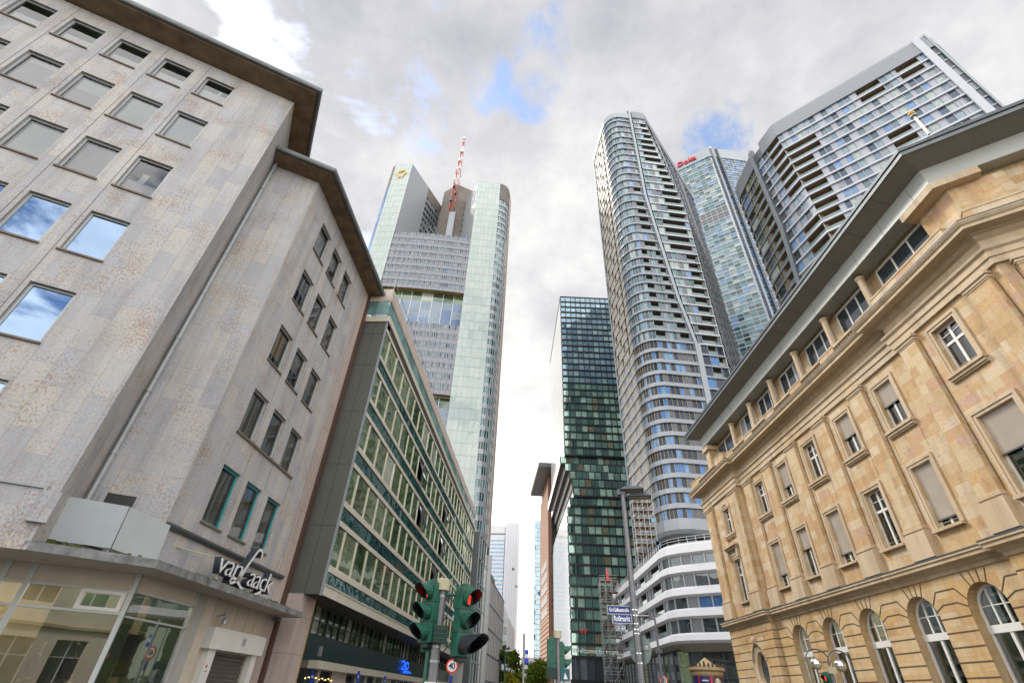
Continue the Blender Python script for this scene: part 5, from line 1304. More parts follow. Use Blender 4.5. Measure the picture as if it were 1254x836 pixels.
    for a, b in zip(zs, zs[1:]):
        xa, xb = seam(a), seam(b); wd = 1.5 if a < 82 else .9
        A, B = V((xa-.65, yf(xa)-.55, a)), V((xb-.65, yf(xb)-.55, b)); wa = V((wd, wd*.17, 0)); dd = V((0, 1.2, 0))
        q = [A, A+wa, B+wa, B]; f.quad(*q, 'fin_grey'); f.quad(A+dd, A, B, B+dd, 'fin_grey'); f.quad(A+wa, A+wa+dd, B+wa+dd, B+wa, 'fin_grey')
        A2 = A-V((.55, 0, -.0)); B2 = B-V((.55, 0, 0)); f.quad(A2+V((0, .3, 0)), A+V((0, .3, 0)), B+V((0, .3, 0)), B2+V((0, .3, 0)), 'alu_dark')
    f.build('fin', t)
    e = MB(); e.ribbon([(L0[0]+.3, L0[1]+1.4), L0, (L0[0]+.06, L0[1]-.5)], [(0, 0), (.35, 0), (.35, ztop+2), (0, ztop+2)], 'fin_grey'); e.build('edge_strip', t)
    # underside drum and base, roof, backs
    u = MB(); low = [L0, L1] + cur[1:] + [(49.4, yf(49.4)), BK, (45, 156)]
    u.prism([(lerp(x, 45, .1), lerp(y, 130, .1)) for x, y in low], 20, 33, 'glass_dark'); u.poly([(x, y, 33.0) for x, y in reversed(low)], 'soffit_grey')
    u.ribbon([L0, L1]+cur[1:]+[(49.4, yf(49.4))], [(-.8, 30.6), (.0, 31.2), (.34, 32.0), (.34, 34.3), (-.3, 34.4)], 'band_grey'); u.build('base', t)
    w = T.wall; w.quad((*BK, 0), (45, 156, 0), (45, 156, ztop), (*BK, ztop), 'panel_grey'); w.quad((45, 156, 0), (*L0, 0), (*L0, ztop), (45, 156, ztop), 'panel_grey')
    w.poly([(*L0, ztop), (*L1, ztop), *[(x, y, ztop) for x, y in cur[1:]], (42, yf(42), ztop), (*BK, ztop), (45, 156, ztop)], 'roof_dark')
    # solid slab cores so that no floor is see-through
    T.finish()
curved_tower()

# ------------------------------------------------------------------ white banded podium building
def podium():
    T = Tower('apartment_building', 'low apartment building with broad white bands and recessed balconies in front of the towers', 'building', (20, 80, 0))
    t = T.t
    C = V((17.2, 75.0, 0)); u1 = V((math.sin(rad(176)), math.cos(rad(176)), 0)); uR = V((math.sin(rad(124)), math.cos(rad(124)), 0))
    Lp = C-u1*39; LL = (Lp.x, Lp.y); c1 = C-u1*2.0; c2 = C+uR*2.2; cc = C-u1*.4+uR*.3+V((.35, .35, 0))
    Rp = C+uR*21
    path = [(Lp.x+1.2, Lp.y+.6), LL, (c1.x, c1.y), ((c1.x+c2.x)/2+.0-.35, (c1.y+c2.y)/2-.15), (c2.x, c2.y), (Rp.x, Rp.y)]
    bands = [(8.2, 9.35), (10.9, 12.15), (13.43, 14.7), (16.2, 17.45), (18.65, 20.2)]
    for i, (z0, z1) in enumerate(bands):
        T.bands.ribbon(path, [(-1.6, z0+.02), (.0, z0), (.42, z0+.28), (.30, z1-.22), (.05, z1), (-1.6, z1)], 'band_white')
    T.bands.ribbon(path, [(-6, 7.3), (-1.2, 7.4), (.0, 8.2)], 'soffit_grey')
    lv = [(9.35, 10.9), (12.15, 13.43), (14.7, 16.2), (17.45, 18.65)]
    for k, (z0, z1) in enumerate(lv):
        T.cells(path[1], path[2], z0, z1, [(1.6, 'p'), (2.6, 'g'), (.9, 'p'), (3.6, 'b'), (1.6, 'g'), (.7, 'p'), (1.0, 'g'), (3.8, 'b'), (.9, 'p'), (1.8, 'g'), (.9, 'p'), (3.6, 'b'), (1.2, 'g'), (.7, 'p'), (1.3, 'g'), (4.6, 'b'), (1.0, 'g'), (.6, 'p')], 'glass_dark', panel='panel_grey', mw=.2, mmat='alu_mid', deep=1.4, rail=True)
        for a, b in zip(path[2:], path[3:5]): T.cells(a, b, z0, z1, [(1, 'g')], 'glass_dark', mw=.15)
        T.cells(path[4], path[5], z0, z1, [(1.3, 'p'), (1.6, 'g'), (1.6, 'g'), (1.3, 'p'), (3.0, 'b'), (1.6, 'g'), (1.4, 'p'), (3.0, 'b'), (1.6, 'g')], ['glass_sky', 'glass_dark', 'glass_dark'], panel='panel_grey', mw=.16, deep=1.5)
    ins = [(p[0]+(.5 if i < 3 else 1.2), p[1]+(.4 if i < 3 else 1.6)) for i, p in enumerate(path)]
    for a, b in zip(ins[1:], ins[2:]):
        n = max(1, int(math.hypot(b[0]-a[0], b[1]-a[1])/2.4))
        for z0, z1 in ((.3, 3.7), (3.7, 7.5)): T.cells(a, b, z0, z1, [(1, 'g')]*n, ['glass_dark', 'glass_green', 'glass_dark'], mmat='alu_dark', mw=.1, rec=.1)
    w = T.wall; back = [(Rp.x+8, Rp.y+16), (38, 92), (LL[0]+2, LL[1]+2)]
    w.poly([(x, y, 20.0) for x, y in path[1:]]+[(x, y, 20.0) for x, y in back], 'roof_dark')
    for a, b in zip([path[-1]]+back, back+[path[1]]): w.quad((*a, 0), (*b, 0), (*b, 20.0), (*a, 20.0), 'panel_grey')
    r = MB(); rp = [(x*.995+.4, y+.8) for x, y in path[1:]]
    for z in (20.5, 20.95, 21.3): r.tube([(x, y, z) for x, y in rp], .035, 'alu_light', 5)
    for a, b in zip(rp, rp[1:]):
        n = max(1, int(math.hypot(b[0]-a[0], b[1]-a[1])/1.2))
        for x, y in cut(a, b, n): r.tube([(x, y, 20.1), (x, y, 21.3)], .035, 'alu_light', 5)
    r.build('roof_rail', t)
    T.finish()
podium()

# ------------------------------------------------------------------ dark gridded tower with shifted floors
def grid_tower():
    T = Tower('skyscraper', 'dark gridded glass tower with a stack of shifted floors near its waist', 'skyscraper', (25, 205, 0))
    t = T.t; az = rad(85.5)
    u = V((math.sin(az), math.cos(az), 0)); nn = V((u.y, -u.x, 0))
    O = V((8.2, 188.9, 0)); Wd, Dp = 36.0, 62.0
    top = 170.5
    fls = []; z = 0.0; heights = []
    z = 13.0
    while z < top-4.6:
        h = 3.5; fls.append((z, h)); z += h
    hip = {}
    for i, (z, h) in enumerate(fls):
        sh = 0.0
        zc = z+h/2
        if 57 < zc < 84.5:
            pts = [(57, .2), (61, .6), (64, 1.6), (67.6, 2.9), (72, 2.2), (75, 1.2), (78, -.2), (81, -1.9), (83.4, -.9), (84.5, -.2)]
            for (a, x), (b, y) in zip(pts, pts[1:]):
                if a <= zc <= b: sh = lerp(x, y, (zc-a)/(b-a))
        elif zc <= 57: sh = .35
        o = O+u*sh - nn*(-sh*.6)
        hip[i] = o
        p, q = o, o+u*Wd; back = o-nn*Dp
        P = lambda v: (v.x, v.y)
        T.bands.ribbon([P(p), P(q)], [(-.4, z), (.12, z), (.12, z+.7), (-.4, z+.7)], 'omni_black')
        gl = 'glass_omni' if z < 118 else 'glass_omni_sky'  # upper panes: sky reflection painted in as a bluer, paler base
        T.cells(P(p), P(q), z+.75, z+h, [(1, 'g')]*14, gl, mmat='omni_black', mw=.34, rec=.25, mproud=.08, jit=.03)
        T.cells(P(back), P(p), z+.75, z+h, [(1, 'g')]*8, 'glass_white_glare', mw=0, rec=.01, jit=.004)
        T.bands.ribbon([P(back), P(p)], [(-.01, z), (.0, z), (.0, z+.75), (-.01, z+.75)], 'glass_white_glare')
        T.wall.poly([tuple(o+V((0, 0, z+.01))), tuple(o-nn*Dp+V((0, 0, z+.01))), tuple(o-nn*Dp+u*Wd+V((0, 0, z+.01))), tuple(o+u*Wd+V((0, 0, z+.01)))], 'soffit_dark')
    zt = fls[-1][0]+fls[-1][1]
    P = lambda v: (v.x, v.y)
    T.bands.ribbon([P(O), P(O+u*Wd)], [(-.4, zt), (.16, zt), (.16, zt+.5), (-.4, zt+.5)], 'omni_black')
    T.cells(P(O), P(O+u*Wd), zt+.5, top, [(1, 'g')]*14, 'glass_omni_sky', mmat='omni_black', mw=.34, rec=.2)
    T.cells(P(O-nn*Dp), P(O), zt, top, [(1, 'g')]*8, 'glass_white_glare', mw=0, rec=.01, jit=.004)
    T.bands.ribbon([P(O-nn*Dp), P(O), P(O+u*Wd)], [(-.4, top), (.16, top), (.16, top+.3), (-.4, top+.3)], 'omni_black')
    # lobby
    o = O+u*.4
    T.cells(P(o), P(o+u*Wd), 7.2, 13, [(1, 'g')]*14, 'glass_dark', mmat='omni_black', mw=.3); T.cells(P(o), P(o+u*Wd), 0, 6.2, [(1, 'g')]*14, 'glass_dark', mmat='omni_black', mw=.3); T.bands.ribbon([P(o-nn*Dp), P(o), P(o+u*Wd)], [(-.3, 6.2), (.6, 6.2), (.6, 7.2), (-.3, 7.2)], 'omni_black'); T.cells(P(o-nn*Dp), P(o), 0, 6.2, [(1, 'g')]*8, 'glass_dark', mmat='omni_black'); T.cells(P(o-nn*Dp), P(o), 7.2, 13, [(1, 'g')]*8, 'glass_white_glare', mmat='band_white')
    w = T.wall; a, b, c, d = O+u*Wd, O+u*Wd-nn*Dp, O-nn*Dp, O
    w.quad((*P(a), 0), (*P(b), 0), (*P(b), top), (*P(a), top), 'omni_black'); w.quad((*P(b), 0), (*P(c), 0), (*P(c), top), (*P(b), top), 'omni_black'); w.poly([(*P(x), top) for x in (d, a, b, c)], 'roof_dark')
    T.finish(wall='slab')
    for body, sz, z, x, m in (('Welcome to Frankfurt', 2.0, 15.0, 10.0, 'sign_white'), ('W', 2.6, 20.5, 4.6, 'letter_red')):
        me = text_mesh(body, sz, m, .05); put_text('sign_letters', me, t, O+u*x+nn*.5+V((0, 0, z)), u, (0, 0, 1))
grid_tower()

# ------------------------------------------------------------------ blue faceted bank tower with red lettering
def blue_tower():
    T = Tower('skyscraper', 'faceted blue glass bank tower with red lettering on its top edge', 'skyscraper', (112, 205, 0))
    t = T.t
    path = [(86.0, 200.0), (107.5, 187.2), (131.7, 191.6), (135.5, 196.5)]
    n = [8, 12, 2]; top = 300.0; h = 4.95
    zs = []; z = top-10
    while z > 60: zs.append(z-h); z -= h
    for z in zs:
        dark = 226 < z < 236
        for (a, b), c in zip(zip(path, path[1:]), n):
            gl = ['glass_teal', 'glass_teal', 'glass_pale'] if (a == path[0]) else ['glass_sky', 'glass_sky', 'glass_blue']
            if dark: T.cells(a, b, z+.3, z+h, [(1, 'p')]*c, gl, panel='panel_dark', mmat='alu_mid', mw=.3)
            else:
                half = h*.52
                T.cells(a, b, z+.35, z+half, [(1, 'g')]*c, gl, mmat='alu_mid', mw=.22, rec=.15); T.cells(a, b, z+half+.15, z+h, [(1, 'g')]*c, gl, mmat='alu_mid', mw=.22, rec=.15)
        T.bands.ribbon(path, [(-.3, z), (.1, z), (.1, z+.35), (-.3, z+.35)], 'alu_light'); T.bands.ribbon(path, [(-.3, z+h*.52), (.05, z+h*.52), (.05, z+h*.52+.15), (-.3, z+h*.52+.15)], 'alu_light')
    c = MB(); c.ribbon([path[0], path[1], path[2], path[3]], [(-.5, top-10), (.3, top-10), (.3, top), (-.5, top+.1)], 'fin_grey'); c.build('crown', t)
    f = MB()
    p = V((*path[1], 0)); q = V((*path[2], 0)); d = (q-p).normalized(); nn = V((d.y, -d.x, 0))
    for s, w, m in ((2.0, 1.1, 'band_grey'), (5.6, .8, 'alu_dark')): f.box(p+d*s+nn*.0, d*w, nn*1.4, V((0, 0, top)), m)
    f.box(p+d*.0, d*.8, nn*.6, V((0, 0, top-12)), 'band_grey'); f.build('fin', t)
    v = MB()
    for z in (222, 155): v.box(p+d*12+nn*.05+V((0, 0, z)), d*9, nn*.5, V((0, 0, 7.5)), 'band_grey'); v.box(p+d*12.8+nn*.56+V((0, 0, z+.8)), d*3.2, nn*.06, V((0, 0, 5.8)), 'soffit_dark'); v.box(p+d*17+nn*.56+V((0, 0, z+.8)), d*3.2, nn*.06, V((0, 0, 5.8)), 'soffit_dark')
    v.build('vent_opening', t)
    b = MB(); b.prism(path+[(128, 225), (95, 222)], 0, 62, 'panel_grey'); b.build('base', t)
    w = T.wall; bk = [path[3], (128, 225), (95, 222), path[0]]
    for a, c2 in zip(bk, bk[1:]): w.quad((*a, 60), (*c2, 60), (*c2, top), (*a, top), 'panel_grey')
    w.poly([(*x, top) for x in path+bk[1:3]], 'roof_dark')
    T.finish()
    a = V((*path[0], 0)); e = V((*path[1], 0)); d = (e-a).normalized(); nn = V((d.y, -d.x, 0))
    me = text_mesh('Deka', 6.0, 'letter_red', .3, .12, 'LEFT', .09); put_text('letters', me, t, a+d*4.5+nn*.8+V((0, 0, top-5.0)), d, (0, 0, 1))
blue_tower()

# ------------------------------------------------------------------ big angular apartment tower above the bank roof
def angular_tower():
    T = Tower('skyscraper', 'wide angular apartment tower with pale bands and deep balconies rising behind the bank roof', 'skyscraper', (95, 90, 0))
    t = T.t
    # left volume (facing the street) with rounded far corner
    left = [(70.4, 113.0), (68.9, 111.4), (68.3, 109.2), (68.5, 105.0), (69.1, 96.6)]
    bend = (72.2, 86.5); fin = (69.25, 96.0); cor = (102.0, 63.2); edge = (103.7, 62.0); right = (140, 84)
    h = 3.72; zt = 144.6; top = 151.5
    zs = []; z = zt
    while z > 24: z -= h; zs.append(z)
    W = ['glass_pale', 'glass_pale', 'glass_blue']
    for i, z in enumerate(zs):
        bh = .62
        fx = 0 if z > 112 else min(3.2, (112-z)*.12)
        f2 = (lerp(fin[0], left[3][0], fx/8), lerp(fin[1], left[3][1], fx/8))
        lp = left[:4]+[f2]
        T.bands.ribbon(lp, [(-1.2, z), (.25, z), (.25, z+bh), (-.4, z+bh)], 'band_grey')
        rp = [fin, bend, cor]
        T.bands.ribbon([f2, bend, cor], [(-1.6, z), (.35, z), (.35, z+bh), (-.6, z+bh)], 'band_pale')
        for a, b in zip(lp[:-2], lp[1:-1]): T.cells(a, b, z+bh, z+h, [(1, 'g')], ['glass_dark', 'glass_pale'], mmat='gold_mullion', mw=.12)
        T.cells(lp[-2], lp[-1], z+bh, z+h, [(1, 'g'), (1, 'p'), (3.6, 'b'), (1.4, 'g'), (.8, 'p')] if i > 1 else [(1, 'g')]*6, ['glass_dark', 'glass_green'], mmat='gold_mullion', dark='recess_wood', mw=.12, deep=1.8)
        # angled part between fin and bend: deep balcony near the bend
        k = i % 10
        if k < 7: ty = [(2.0, 'g'), (.6, 'p'), (2.2, 'g'), (5.4, 'b')]
        else: ty = [(1.5, 'g'), (1.2, 'g'), (1, 'p'), (1.4, 'g'), (1.4, 'g'), (1, 'p')]
        T.cells(f2, bend, z+bh, z+h, ty, ['glass_dark', 'glass_pale', 'glass_pale'], mmat='panel_cool', panel='panel_cool', dark='recess_wood', mw=.14, deep=2.0)
        # front face
        lb = (4.5, 'b') if i not in (2, 3) else (7.5, 'b')
        ty = [(lb if i >= 2 else (1.2, 'g')), (1.1, 'p'), (1.3, 'g'), (1.3, 'g'), (.5, 'p'), (.5, 'p'), (1.4, 'g'), (1.4, 'g'), (1.4, 'p'), (1.4, 'g'), (1.4, 'g'), (.5, 'p'), (.5, 'p')]
        tail = [[(1.4, 'g'), (1.4, 'g'), (1.2, 'p'), (5.0, 'b'), (1.3, 'g'), (1.3, 'g'), (.6, 'p'), (4.4, 'b'), (.5, 'p'), (1.5, 'g')], [(1.4, 'g'), (1.4, 'g'), (1.2, 'p'), (1.4, 'g'), (1.4, 'g'), (.6, 'p'), (1.4, 'g'), (1.4, 'g'), (1.2, 'p'), (1.4, 'g'), (1.2, 'p')], [(4.2, 'b'), (.6, 'p'), (1.4, 'g'), (1.4, 'g'), (1.2, 'p'), (1.4, 'g'), (1.4, 'g'), (.6, 'p'), (.6, 'p'), (1.5, 'g')]][(0, 0, 1, 1, 1, 1, 2, 2, 2, 1)[i % 10]]
        T.cells(bend, cor, z+bh, z+h, ty+tail, W, panel='panel_cool', mmat='panel_cool', dark='recess_wood', mw=.14, deep=1.7)
        T.cells(cor, edge, z+bh, z+h, [(1, 'g' if i % 2 else 'p')], 'glass_blue', panel='panel_dark', mw=.1); T.bands.ribbon([cor, edge, right], [(-.5, z), (.1, z), (.1, z+bh), (-.5, z+bh)], 'band_grey')
        T.cells(edge, right, z+bh, z+h, [(1, 'g'), (1, 'p')]*8, W, mw=.12)
    c = MB(); c.ribbon([(70.2, 92.8), bend, cor, edge, right], [(-.8, zt), (.4, zt), (.4, zt+4.0), (.25, zt+4.2), (.25, top-1.2), (-.1, top), (-.8, top)], 'mesh_grey')
    c.ribbon(left, [(-.6, zt), (.3, zt), (.3, 150.8), (-.6, 151)], 'mesh_grey'); c.ribbon([left[-1], (69.6, 94.0), (70.2, 92.8)], [(-.6, zt), (.1, zt), (.1, 148.5), (-.6, 148.5)], 'panel_dark'); c.build('parapet', t)
    f = MB()
    nn = V((-1, -.06, 0))
    for (y0, z0), (y1, z1) in zip([(99.6, 20), (98.8, 95), (96.2, 114)], [(98.8, 95), (96.2, 114), (95.8, 151.2)]):
        A, B = V((69.0, y0, z0)), V((69.0, y1, z1)); d = V((.06, -1.3, 0)); f.quad(A+nn*.6-d, A+nn*.6+d*.3, B+nn*.6+d*.3, B+nn*.6-d, 'fin_grey'); f.quad(A+nn*.6+d*.3, A-nn*.6+d*.3, B-nn*.6+d*.3, B+nn*.6+d*.3, 'alu_dark'); f.quad(A-nn*.6-d, A+nn*.6-d, B+nn*.6-d, B-nn*.6-d, 'fin_grey')
    u = (V((*cor, 0))-V((*bend, 0))).normalized(); n2 = V((u.y, -u.x, 0)); f.box(V((*cor, 20))-u*.9, u*1.5, n2*.7, V((0, 0, top-20)), 'band_pale'); f.box(V((*edge, 20))-u*.3, u*.4, n2*.5, V((0, 0, top-20)), 'fin_grey')
    f.build('fin', t)
    b = MB(); allp = left+[bend, cor, edge, right, (120, 118)]; b.prism([(lerp(x, 100, .02), lerp(y, 90, .02)) for x, y in allp], 0, 26, 'panel_grey'); b.build('base', t)
    w = T.wall; w.quad((*right, 20), (120, 118, 20), (120, 118, top-1), (*right, top-1), 'panel_grey'); w.quad((120, 118, 20), (*left[0], 20), (*left[0], 150), (120, 118, 150), 'panel_grey'); w.poly([(*p, zt+1) for p in allp], 'roof_dark')
    T.finish()
angular_tower()

# ------------------------------------------------------------------ far buildings at the end of the street
def far_buildings():
    T = Tower('skyscraper', 'distant pale silver twin-slab tower with light blue window stripes at the street end', 'skyscraper', (-46, 565, 0))
    t = T.t
    a, b, c, d = (-70, 558), (-44.6, 557), (-43, 562), (-70, 590)
    w = MB(); w.prism([(-44, 556.5), (-29.2, 556.5), (-29.2, 592), (-44, 592)], 0, 160.2, 'band_white')
    for k in range(1, 5): w.box((-44+k*3, 556.42, 4), (.12, 0, 0), (0, .08, 0), (0, 0, 154), 'band_grey')
    w.build('service_core', t)
    T.wall.prism([a, b, (-44.6, 590), d], 36, 157, 'band_white'); T.wall.prism([(-68, 560), (-47, 560), (-47, 588), (-68, 588)], 0, 36, 'band_grey')
    T.bands.ribbon([a, b, (-44.6, 560)], [(0, 147.5), (.4, 147.5), (.4, 148.6), (0, 148.6)], 'panel_dark')
    for k in range(26):
        z = 40+k*4.0; T.cells(a, b, z, z+1.75, [(1, 'g')]*12, 'glass_silver', rec=-.05, mw=.0)
        T.cells(b, (-44.6, 572), z, z+1.75, [(1, 'g')]*3, 'glass_silver', rec=-.05, mw=0)
    m = MB(); m.tube([(-64.8, 560, 156), (-64.8, 560, 164)], .3, 'alu_light', 5); m.tube([(-47.5, 560, 157), (-47.5, 560, 161)], .3, 'alu_light', 5); m.tube([(-39, 560, 160), (-39, 560, 162)], .8, 'alu_mid', 6); m.build('aerial', t)
    T.finish()
    T = Tower('skyscraper', 'slim distant blue glass tower just left of the brick tower', 'skyscraper', (0, 516, 0)); t = T.t
    p, q = (-10.5, 511), (8, 511)
    for k in range(37): z = k*4.05; T.cells(p, q, z+.5, z+4.05, [(1, 'g')]*7, 'glass_omni_sky', mw=.3, mmat='glass_curve'); T.cells((-10.5, 535), p, z+.5, z+4.05, [(1, 'g')]*8, 'glass_omni_sky', mw=.3, mmat='glass_curve')
    T.bands.prism([(-10.4, 511.2), (8, 511.2), (8, 535), (-10.4, 535)], 0, 150, 'alu_mid'); T.finish()
    # brick tower with overhanging plate
    T = Tower('skyscraper', 'slim pink brick tower with striped side and a big square overhanging roof plate', 'skyscraper', (4, 296, 0)); t = T.t
    S = Fr((-3.1, 327.5), 173.3); Fn = Fr(S.xy(42.8), 83.3); foot = [S.xy(0), S.xy(42.8), Fn.xy(14), (9.5, 329)]
    T.wall.prism(foot, 0, 106, 'brick_red')
    b = MB()
    for k in range(36): S.box(b, 3.0, 42.8, 36+k*1.95, 37.1+k*1.95, 0, .15, 'brick_pale')
    for k in range(15): S.box(b, 0.0, 42.8, 5+k*2.1, 6.0+k*2.1, 0, .15, 'brick_pale')
    b.build('stone_bands', t)
    for k in range(22): T.cells(Fn.xy(1.6, .02), Fn.xy(3.0, .02), 40+k*2.9, 41.6+k*2.9, [(1, 'g')], 'glass_teal', rec=-.04, mw=0)
    for k in range(5):
        b = MB(); S.box(b, 8, 36, 38+k*5.85, 41.6+k*5.85, .15, .2, 'panel_warm'); b.build('window_band', t)
    r = MB(); r.prism([(-9.8, 325.5), (-3.7, 273.6), (14, 275.5), (8, 328)], 112.5, 115, 'steel_roof'); r.prism([(-2.0, 320), (2.4, 288), (13, 289.5), (8, 321)], 106, 112.5, 'brick_red'); r.build('roof_plate', t)
    T.finish()
    T = thing('office_building', 'low pale office block far down the street between the trees', 'building', (-6, 330, 0))
    b = MB(); b.prism([(-14, 330), (2, 330), (2, 350), (-14, 350)], 0, 21, 'band_white'); b.build('wall', T)
    for k in range(5):
        g = MB(); g.quad((-13, 329.9, 2+k*3.8), (1, 329.9, 2+k*3.8), (1, 329.9, 3.8+k*3.8), (-13, 329.9, 3.8+k*3.8), 'glass_dark', .3); g.build('window_band', T)
    T = thing('office_building', 'white block with slanted roof behind the left street trees', 'building', (-22, 180, 0))
    b = MB(); b.prism([(-30, 175), (-11.5, 175), (-11.5, 210), (-30, 210)], 0, 22, 'band_white'); b.poly([(-30, 175, 22), (-11.5, 175, 22), (-13.5, 180, 26), (-30, 180, 26)], 'band_white'); b.build('wall', T)
    for k in range(5):
        g = MB(); g.quad((-29, 174.9, 2+k*3.9), (-12, 174.9, 2+k*3.9), (-12, 174.9, 4+k*3.9), (-29, 174.9, 4+k*3.9), 'glass_dark', .3); g.build('window_band', T)
far_buildings()
# ------------------------------------------------------------------ street furniture
def at(px, py, Y):
    c = (px-627, 418-py, -FPX); d = V([sum(R3[i][j]*c[j] for j in range(3)) for i in range(3)])
    return EYE + d*(Y/d.y)

def signal_head(T, top, dirv, sec, visors=None, w=.25, back=False, tall=.27):
    """top = top centre of the housing; dirv = where the lamps look; sec = list of lens materials from the top."""
    d = V(dirv).normalized(); s = V((-d.y, d.x, 0)); n = len(sec); H = tall*n
    h = MB(); h.box(top-s*w/2-d*.09-V((0, 0, H)), s*w, d*.18, V((0, 0, H)), 'signal_green'); h.box(top-s*w*.3-d*.06, s*w*.6, d*.12, V((0, 0, .05)), 'signal_green'); h.box(top-s*w*.3-d*.06-V((0, 0, H+.06)), s*w*.6, d*.12, V((0, 0, .06)), 'signal_dark')
    for i in range(1, n): h.box(top-s*(w/2+.004)-d*.094-V((0, 0, tall*i+.006)), s*(w+.008), d*.188, V((0, 0, .012)), 'signal_dark')
    house = h.build('housing', T, bevel=.012)
    for i, m in enumerate(sec):
        big = visors and visors[i] == 'big'; r = .105 if not big else .118; L_ = .23 if not big else .46
        c = top - V((0, 0, tall*(i+.5))) + d*.09
        l = MB(); k = 18
        l.poly([c+d*.012+s*math.cos(2*math.pi*j/k)*r*.86+V((0, 0, math.sin(2*math.pi*j/k)*r*.86)) for j in range(k)], 'signal_black'); l.build('lens', house)
        if m != 'signal_black':
            l = MB(); z = V((0, 0, 1)); q = c+d*.016
            if m == 'red_light':
                for (cx, cz, rx, rz) in ((0, .058, .017, .02), (0, .012, .03, .032), (0, -.045, .022, .045)): l.poly([q+s*(cx+rx*math.cos(2*math.pi*j/12))+z*(cz+rz*math.sin(2*math.pi*j/12))+d*.001*(cz) for j in range(12)], m)
            l.build('red_figure', house)
        v = MB(); k = 16; vm = 'signal_green' if not big else 'signal_black'
        P = lambda j, q_, rr: c + s*math.cos(2*math.pi*j/k)*rr + V((0, 0, math.sin(2*math.pi*j/k)*rr)) + d*q_
        for j in range(k):
            ln = lambda jj: L_*(.30+.70*max(0, min(1, .62+.75*math.sin(2*math.pi*jj/k))))
            v.quad(P(j, 0, r), P(j+1, 0, r), P(j+1, ln(j+1), r*1.04), P(j, ln(j), r*1.04), vm)
            v.quad(P(j+1, 0, r-.008), P(j, 0, r-.008), P(j, ln(j), r*1.04-.008), P(j+1, ln(j+1), r*1.04-.008), 'signal_black')
            v.quad(P(j, ln(j), r*1.04), P(j+1, ln(j+1), r*1.04), P(j+1, ln(j+1), r*1.04-.008), P(j, ln(j), r*1.04-.008), vm)
        v.build('visor', house)
    return house

def traffic_light_a():
    p = at(535.5, 776, 8.3); p = V((p.x, p.y, 0))
    T = thing('traffic_light', 'double green traffic light with a lit red figure, beside the long office block', 'traffic light', (p.x, p.y, .12), 'traffic lights')
    b = MB(); ztop = at(541, 722, 8.3).z; b.tube([p+V((0, 0, .12)), p+V((0, 0, ztop))], .072, 'pole_grey', 16); b.build('pole', T, smooth=False)
    b = MB(); b.lathe(p+V((0, 0, ztop-.01)), [(.08, 0), (.115, .0), (.118, .15), (.09, .165), (0, .17)], 'cap_beige', 20); b.build('cap', T)
    l = at(540, 716, 8.3); signal_head(T, V((l.x-.10, p.y-.03, l.z+.02)), (-.60, -.80, 0), ['red_light', 'signal_black', 'signal_black'], tall=.268)
    r = at(570, 722, 8.3); signal_head(T, V((r.x+.02, p.y-.05, r.z+.02)), (.66, -.75, 0), ['red_light', 'signal_black', 'signal_black'], ('', '', 'big'), w=.26, tall=.30)
    b = MB(); b.tube([p+V((-.25, -.02, ztop-.08)), p+V((.38, -.04, ztop-.06))], .022, 'signal_green', 8); b.tube([p+V((-.22, -.02, 2.16)), p+V((0, 0, 2.18))], .025, 'signal_green', 8); b.build('bracket', T)
    b = MB(); q = at(542, 777, 8.3); b.box(V((p.x-.03, p.y-.15, q.z-.11)), (.20, .03, 0), (-.01, .1, 0), (0, 0, .22), 'signal_dark')
    for i in range(3): b.box(V((p.x-.03, p.y-.153, q.z-.06+i*.06)), (.20, .03, 0), (0, -.003, 0), (0, 0, .012), 'signal_green')
    b.build('control_box', T)
    b = MB()
    for (x0, z0, x1, z1, sag) in ((-.12, 2.98, -.03, 2.45, .1), (.2, 2.9, .04, 2.55, .12), (.22, 2.3, .05, 2.12, .05)):
        b.tube([p+V((lerp(x0, x1, q_/6), .06-.12*math.sin(math.pi*q_/6), lerp(z0, z1, q_/6)-sag*math.sin(math.pi*q_/6))) for q_ in range(7)], .008, 'signal_black', 5)
    b.build('cable', T)
    b = MB()
    for z in (2.86, 2.2, 2.02): b.tube([p+V((0, 0, z)), p+V((0, 0, z+.03))], .078, 'zinc_light', 14)
    b.build('clamp', T)
    b = MB(); b.tube([p+V((-.10, -.05, 2.15)), p+V((-.11, -.05, .12))], .028, 'signal_green', 8); b.build('conduit', T)
    b = MB(); b.box(p+V((-.09, -.085, 1.70)), (.16, 0, 0), (0, .01, 0), (0, 0, .09), 'sign_white'); b.build('sticker', T)
traffic_light_a()
def traffic_light_b():
    p = at(683, 806, 17); p = V((p.x, p.y, 0))
    T = thing('traffic_light', 'green traffic light seen from its back, in front of the dark grid tower', 'traffic light', (p.x, p.y, .12), 'traffic lights')
    zt = at(683, 781, 17).z
    b = MB(); b.tube([p+V((0, 0, .12)), p+V((0, 0, zt))], .07, 'pole_grey', 14); b.build('pole', T)
    b = MB(); b.lathe(p+V((0, 0, zt)), [(.08, 0), (.12, 0), (.12, .19), (0, .2)], 'cap_beige', 18); b.build('cap', T)
    signal_head(T, V((p.x-.16, p.y+.02, zt-.02)), (.35, .93, 0), ['signal_black']*3, tall=.31, w=.28)
    signal_head(T, V((p.x+.10, p.y+.10, zt-.12)), (.95, .2, 0), ['signal_black']*2, tall=.33, w=.2)
    b = MB(); b.box(p+V((-.34, -.14, zt-1.02)), (.30, 0, 0), (0, .12, 0), (0, 0, .28), 'signal_dark'); b.build('control_box', T)
    b = MB(); b.box(p+V((.07, -.05, zt-1.05)), (.26, .02, 0), (-.02, .02, 0), (0, 0, .3), 'sticker_teal'); b.poly([p+V((.16, -.056, zt-1.0)), p+V((.28, -.045, zt-1.0)), p+V((.2, -.052, zt-.84))], 'sign_white'); b.build('sticker_plate', T)
traffic_light_b()
